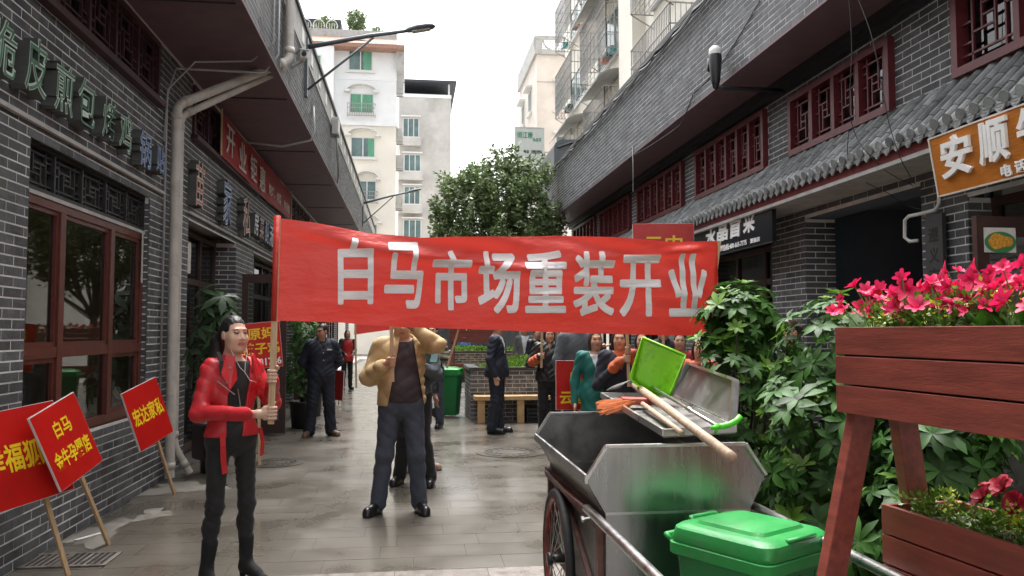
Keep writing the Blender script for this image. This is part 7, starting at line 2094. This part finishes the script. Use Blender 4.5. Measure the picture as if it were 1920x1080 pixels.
# ---- people hidden behind him
p3 = on('z', 0, 775, 914)
person('person in a dark jacket behind the beige jacket man, looking at a phone', (p3.x, p3.y + .12, 0), math.radians(-20), 1.70, .012,
    pose=dict(ell=(.24, -.02, 1.12), wrl=(.17, -.24, 1.20), hed=(.03, -.04, 1.56), anr=(-.16, .03, .085), tor=(-.17, -.13, .035), anl=(.17, .03, .085), tol=(.21, -.13, .035)), head=(math.radians(30), math.radians(22), 0),
    layers=(('trousers', 'cloth_black', dict(i=.018, wr=.004)), ('jacket', 'coat_grey', dict(i=.03, hem=.86, fat=.02, wr=.006, collar=True))), hair=('short', 'hair_grey'), hands=(('dir', (-.3, -.7, .5)), None))
PH = thing('phone', 'smartphone held by the person behind the beige jacket man', 'phone', (on('y', 7.62, 815, 672).x, 7.62, on('y', 7.62, 815, 672).z - .03), math.radians(-20))
b = MB(); b.box((0, 0, .05), (.075, .009, .15), (math.radians(-35), 0, 0)); b.build('case', M_['black_plastic'], PH, bevel=.003)
b = MB(); b.box((0, -.0055, .051), (.068, .002, .135), (math.radians(-35), 0, 0)); b.build('screen', M_['far_glass'], PH)
p4 = on('z', 0, 800, 886)
person('person in blue jeans and tan shoes standing in line behind the beige jacket man', (p4.x - .14, p4.y + .15, 0), math.radians(15), 1.66, .014,
    pose=dict(anl=(.15, .03, .085), tol=(.26, -.11, .035)), layers=(('trousers', 'denim', dict(i=.02, flare=.02)), ('jacket', 'coat_black', dict(i=.03, fat=.02, hem=.88))), shoe=('shoe_tan', 'flat'))
p5 = on('z', 0, 815, 802)
person('person in a brown striped sweater gripping a slanted banner pole beyond the beige jacket man', (p5.x - .03, p5.y, 0), math.radians(-25), 1.68, .014,
    pose=dict(ell=(.26, -.06, 1.12), wrl=(.20, -.22, 1.17)), layers=(('trousers', 'denim', dict(i=.02)), ('top', ['stripe_dark', 'stripe_light'], dict(i=.022, fat=.016, hem=.92, pick=lambda C: (np.sin(C[:, 2] * 78) > .25).astype(int)))), shoe=('shoe_black', 'flat'))
# ---- uniformed man
gl = on('z', 0, 601, 818)
def badge(T, pts):
    b = MB()
    for c, sz in pts: b.box(c, sz)
    b.build('badge', M_['shirt_white'], T)
gd, JG = person('man in a dark navy uniform with shoulder boards, hands behind his back, glancing aside', (gl.x, gl.y, 0), math.radians(12), 1.67, .0105,
    pose=dict(ell=(.275, .09, 1.12), elr=(-.275, .09, 1.12), wrl=(.10, .17, .95), wrr=(-.10, .17, .95), anl=(.155, .03, .085), anr=(-.165, .03, .085), tol=(.24, -.12, .035), tor=(-.24, -.12, .035), knl=(.12, -.012, .49), knr=(-.125, -.012, .49)),
    head=(math.radians(-48), math.radians(8), 0), skin='skin_dark', girth=1.1, layers=(('trousers', 'cloth_navy', dict(i=.022, flare=.024, wr=.005)), ('jacket', 'cloth_navy', dict(i=.03, hem=.90, fat=.022, neck=1.46, v=(1.30, .05), wr=.006, collar=True)), ('top', 'cloth_black', dict(i=.012, hem=1.0, sleeve=False, neck=1.44))), shoe=('shoe_brown', 'flat'))
b = MB()
for sx in (-1, 1): b.box((sx * .165, -.01, 1.405), (.085, .06, .012), (0, sx * .25, 0))
b.build('shoulder_board', M_['cloth_black'], gd)
badge(gd, [((.185, -.02, 1.412), (.03, .05, .012)), ((-.185, -.02, 1.412), (.03, .05, .012)), ((.10, -.145, 1.285), (.07, .012, .018)), ((.015, -.162, 1.13), (.016, .01, .016)), ((.012, -.155, 1.24), (.012, .01, .012))])

# ---- woman in red apron further down the left side
rv = on('z', 0, 650, 730)
person('woman in a red apron and dark clothes standing far down the left shop row', (rv.x, rv.y, 0), math.radians(20), 1.60, .017,
    pose=dict(ell=(.22, -.02, 1.1), wrl=(.12, -.16, 1.02), elr=(-.22, -.02, 1.1), wrr=(-.12, -.16, 1.02)), female=True, hair=('bob', 'hair_black'),
    layers=(('trousers', 'cloth_black', dict(i=.014)), ('top', 'coat_black', dict(i=.022, fat=.016, hem=.90)), ('apron', 'red_vest', dict(i=.036, wr=.003))))
# ---- man in dark suit seen from the side
sl_ = on('z', 0, 931, 812)
person('man in a dark navy suit and white shirt standing side-on before the brick planter', (sl_.x, sl_.y, 0), math.radians(72), 1.74, .0105,
    pose=dict(ell=(.235, .05, 1.11), wrl=(.24, -.03, .87), elr=(-.235, .05, 1.11), wrr=(-.235, -.02, .87), anl=(.10, -.02, .085), tol=(.12, -.20, .035), anr=(-.10, .05, .085), tor=(-.12, -.13, .035), wai=(0, -.02, 1.06)),
    girth=1.05, layers=(('top', 'shirt_white', dict(i=.012, hem=.96, neck=1.47, wr=.003, sleeve=False)), ('trousers', 'suit_navy', dict(i=.022, flare=.022, wr=.005)), ('jacket', 'suit_navy', dict(i=.028, hem=.84, fat=.02, neck=1.46, open=(.98, .012, 1.44, .085), skirt=True, wr=.005))))
# ---- the crowd on the right
def crowd(lab, u, v_feet, y, rz, hgt, h=.0125, **k):
    p = on('y', y, u, 640); return person(lab, (p.x, y, 0), math.radians(rz), hgt, h, **k)
def grip_pose(loc, rz, hgt, p, side, off=(0, .06, -.01)):
    s = hgt / 1.7; g_ = nz(inv(loc, math.radians(rz), p), s); return g_, (g_[0] + (side * .035), g_[1] + .055, g_[2] - .015)
up_ax = (0, 0, 1)
# black quilted jacket, red sleeves, two sticks
c9 = on('y', 11.4, 1030, 640); L9 = (c9.x - .0, 11.4, 0)
ga, wa = grip_pose(L9, -8, 1.62, on('y', 11.1, 1017, 668), -1)
person('woman in a black quilted jacket with red oversleeves holding two upright sticks', L9, math.radians(-8), 1.62, .0105, female=True, skin='skin', head=(math.radians(10), 0, 0),
    pose=dict(elr=(-.29, -.02, 1.14), wrr=wa, ell=(.27, -.02, 1.10), wrl=(.20, -.22, 1.12)), hair=('bob', 'hair_black'), hands=(('grip', (.185, -.27, 1.13), up_ax, .016), ('grip', ga, up_ax, .016)),
    layers=(('trousers', 'cloth_black', dict(i=.016)), ('jacket', 'coat_black', dict(i=.036, fat=.026, hem=.88, wr=.010, collar=True, v=(1.34, .03))), ('sleeves', 'orange_knit', dict(i=.018, wr=.008, name='oversleeve'))), girth=1.08)
for (u, y, vt, vb, lab) in ((1017, 11.1, 560, 690, 'left one of two sticks held up by the woman in black with red sleeves'), (1047, 11.1, 560, 690, 'right one of two sticks held up by the woman in black with red sleeves')):
    a_, c_ = on('y', y, u, vt), on('y', y, u - 2, vb); T = athing('placard_stick', lab, 'stick', tuple(c_)); b = MB(); b.bar(a_, c_, .030, .020, up=(0, -1, 0)); b.build('shaft', M_['stick_wood'], T); b = MB(); b.box(a_ + Vector((0, 0, .02)), (.034, .024, .04)); b.build('cap', M_['foam_edge'], T)
crowd('tall man in a dark grey jacket standing close behind the woman in the teal coat', 1082, 0, 10.0, 12, 1.80, pose=dict(ell=(.26, -.05, 1.14), wrl=(.20, -.24, 1.30), elr=(-.25, .0, 1.12)), head=(math.radians(20), 0, 0),
    layers=(('trousers', 'cloth_navy', dict(i=.02)), ('jacket', 'coat_grey', dict(i=.034, fat=.022, hem=.86, wr=.0018, collar=True))), girth=1.06, hands=(('dir', (.5, -.7, 0)), None))
crowd('woman in a teal green coat standing between the red placard and the cart', 1116, 0, 8.6, -4, 1.57, h=.0095, female=True, head=(math.radians(8), 0, 0), hair=('bob', 'hair_brown'), pose=dict(ell=(.245, .03, 1.08), wrl=(.25, -.03, .84), elr=(-.245, .04, 1.08), wrr=(-.25, -.02, .84)),
    layers=(('trousers', 'cloth_black', dict(i=.014)), ('top', 'shirt_white', dict(i=.012, sleeve=False, neck=1.41)), ('jacket', 'coat_green', dict(i=.016, fat=.012, hem=.72, skirt=True, wr=.004, v=(1.22, .085), neck=1.45))), girth=.98)
c12 = on('y', 8.3, 1160, 640); L12 = (c12.x, 8.3, 0)
g12, w12 = grip_pose(L12, -2, 1.58, on('y', 8.0, 1177, 657), 1)
g12b = on('y', 8.0, 1177, 657)
person('woman in a dark cardigan with orange cuffs gripping a stick with both hands', L12, math.radians(-2), 1.58, .0095, female=True, hair=('bob', 'hair_black'), head=(math.radians(-6), 0, 0),
    pose=dict(ell=(.27, -.06, 1.13), wrl=w12, elr=(-.25, -.02, 1.06), wrr=(g12[0] - .06, g12[1] + .05, g12[2] - .10)), hands=(('grip', g12, up_ax, .016), ('grip', (g12[0], g12[1], g12[2] - .09), up_ax, .016)),
    layers=(('trousers', 'cloth_black', dict(i=.014)), ('top', 'orange_knit', dict(i=.014, neck=1.44, sleeve=False)), ('jacket', 'cardigan', dict(i=.028, fat=.016, hem=.86, wr=.004, neck=1.41, v=(1.22, .06), short=.22)), ('sleeves', 'orange_knit', dict(i=.012, wr=.008, name='cuff', **{'from': .34}))), girth=1.02)
T = athing('placard_stick', 'stick gripped by the woman in the dark cardigan', 'stick', tuple(on('y', 8.0, 1179, 720)))
b = MB(); b.bar(on('y', 8.0, 1174, 560), on('y', 8.0, 1179, 725), .030, .020, up=(0, -1, 0)); b.build('shaft', M_['stick_wood'], T); b = MB(); b.box(on('y', 8.0, 1174, 558), (.034, .024, .03)); b.build('cap', M_['foam_edge'], T)
crowd('woman in a red plaid jacket behind the lime dustpan', 1203, 0, 8.9, -12, 1.56, female=True, hair=('bob', 'hair_black'), layers=(('trousers', 'cloth_navy', dict(i=.016)), ('jacket', 'plaid_red', dict(i=.03, fat=.02, hem=.84, collar=True))))
crowd('man in a dark jacket holding a high red placard behind the lime dustpan', 1243, 0, 9.6, -10, 1.68, pose=dict(elr=(-.24, -.05, 1.14), wrr=(-.04, -.24, 1.20), ell=(.24, -.05, 1.14), wrl=(.06, -.24, 1.10)), layers=(('trousers', 'cloth_black', dict(i=.016)), ('jacket', 'cardigan', dict(i=.03, fat=.02, collar=True))))
crowd('woman in a dark red sweater at the back of the crowd behind the cart', 1275, 0, 9.0, -20, 1.55, female=True, hair=('bun', 'hair_black'), layers=(('trousers', 'cloth_black', dict(i=.014)), ('top', 'shirt_red', dict(i=.022, fat=.016, neck=1.44))))
crowd('person in an orange jacket half hidden behind the umbrella plant', 1312, 0, 7.2, -15, 1.50, female=True, hair=('bob', 'hair_black'), layers=(('trousers', 'cloth_navy', dict(i=.014)), ('jacket', 'orange_knit', dict(i=.03, fat=.02, hem=.84))))
# far strollers
crowd('man in a grey suit far behind the brick planter', 985, 0, 18.5, -15, 1.70, h=.017, layers=(('top', 'shirt_white', dict(i=.012, sleeve=False, neck=1.46)), ('trousers', 'suit_grey', dict(i=.02)), ('jacket', 'suit_grey', dict(i=.028, fat=.02, hem=.82, open=(1.0, .015, 1.44, .08)))))
crowd('person in a black jacket standing far back beside the red ladder planter', 1006, 0, 16.8, 25, 1.62, h=.017, layers=(('trousers', 'cloth_black', dict(i=.016)), ('jacket', 'coat_black', dict(i=.03, fat=.02))))
bl_ = on('y', pc2.y + 2.0, 870, 640)
person('person in a bright blue shirt just beyond the far brick planter', (bl_.x, pc2.y + 2.0, 0), math.radians(-10), 1.46, .017,
    layers=(('trousers', 'suit_grey', dict(i=.02)), ('top', 'shirt_blue', dict(i=.022, fat=.02, short=.5))))
# the head behind the umbrella plant: she holds the right end of the banner
hb = on('y', 6.15, 1478, 600)
hl_ = (hb.x, 6.15, 0); hr_ = -58; hh_ = 1.66; sH = hh_ / 1.7
gpr = Vector(POLE_R[0]).lerp(Vector(POLE_R[1]), .80)
gH = nz(inv(hl_, math.radians(hr_), gpr), sH)
person('dark haired woman with a bun standing behind the umbrella plants by the passage', hl_, math.radians(hr_), hh_, .0095, female=True, hair=('bun', 'hair_brown'), head=(math.radians(-8), 0, 0),
    pose=dict(ell=(.22, -.12, 1.15), wrl=(.12, -.33, 1.15), elr=(-.22, -.12, 1.15), wrr=(-.12, -.33, 1.15)), layers=(('trousers', 'cloth_navy', dict(i=.014)), ('jacket', 'coat_black', dict(i=.026, fat=.018))))

# ---- held and standing placards in the crowd
def up_placard(lab, u, v, y, w, h, rz, lines, foot_v, sx=0.0, roll=0.0):
    c = on('y', y, u, v); f = on('y', y + .02, u, foot_v)
    return placard('placard', lab, c, w, h, 0.0, math.radians(-90 + rz), (f.x, f.y, max(.005, f.z)), lines, roll, sx)
up_placard('red placard with yellow characters held low between the sticks and the woman in green', 1088, 722, 8.95, .56, .56, -3, [('白马', .05, .18, .5, .24, YL), ('云建材', .0, -.25, .84, .28, YL)], 880)
up_placard('red placard with yellow characters held high above the crowd beside the black shop sign', 1244, 462, 9.3, .74, .56, -10, [('云内', .0, .06, .62, .36, YL), ('动力', .0, -.3, .5, .22, YL)], 760, 0, .0)
c_ = on('y', 8.2, 488, 648)
up_placard('red placard with yellow and white characters standing behind the woman in red', 487, 648, 8.2, .42, .46, 18, [('原妈', .05, .26, .62, .26, YL), ('辣子鸡', .02, -.06, .86, .26, YL), ('081786', .16, -.36, .62, .16, 'letter_white')], 872, 0, .10)

q_ = on('z', 0, 633, 760)
placard('placard', 'orange red placard seen almost edge-on beside the uniformed man', (q_.x, q_.y, .42), .5, .62, .04, math.radians(-150), (q_.x + .02, q_.y + .02, .004), [], 0, 0)

for o_ in bpy.data.objects:
    if '_abs' in o_: del o_['_abs']
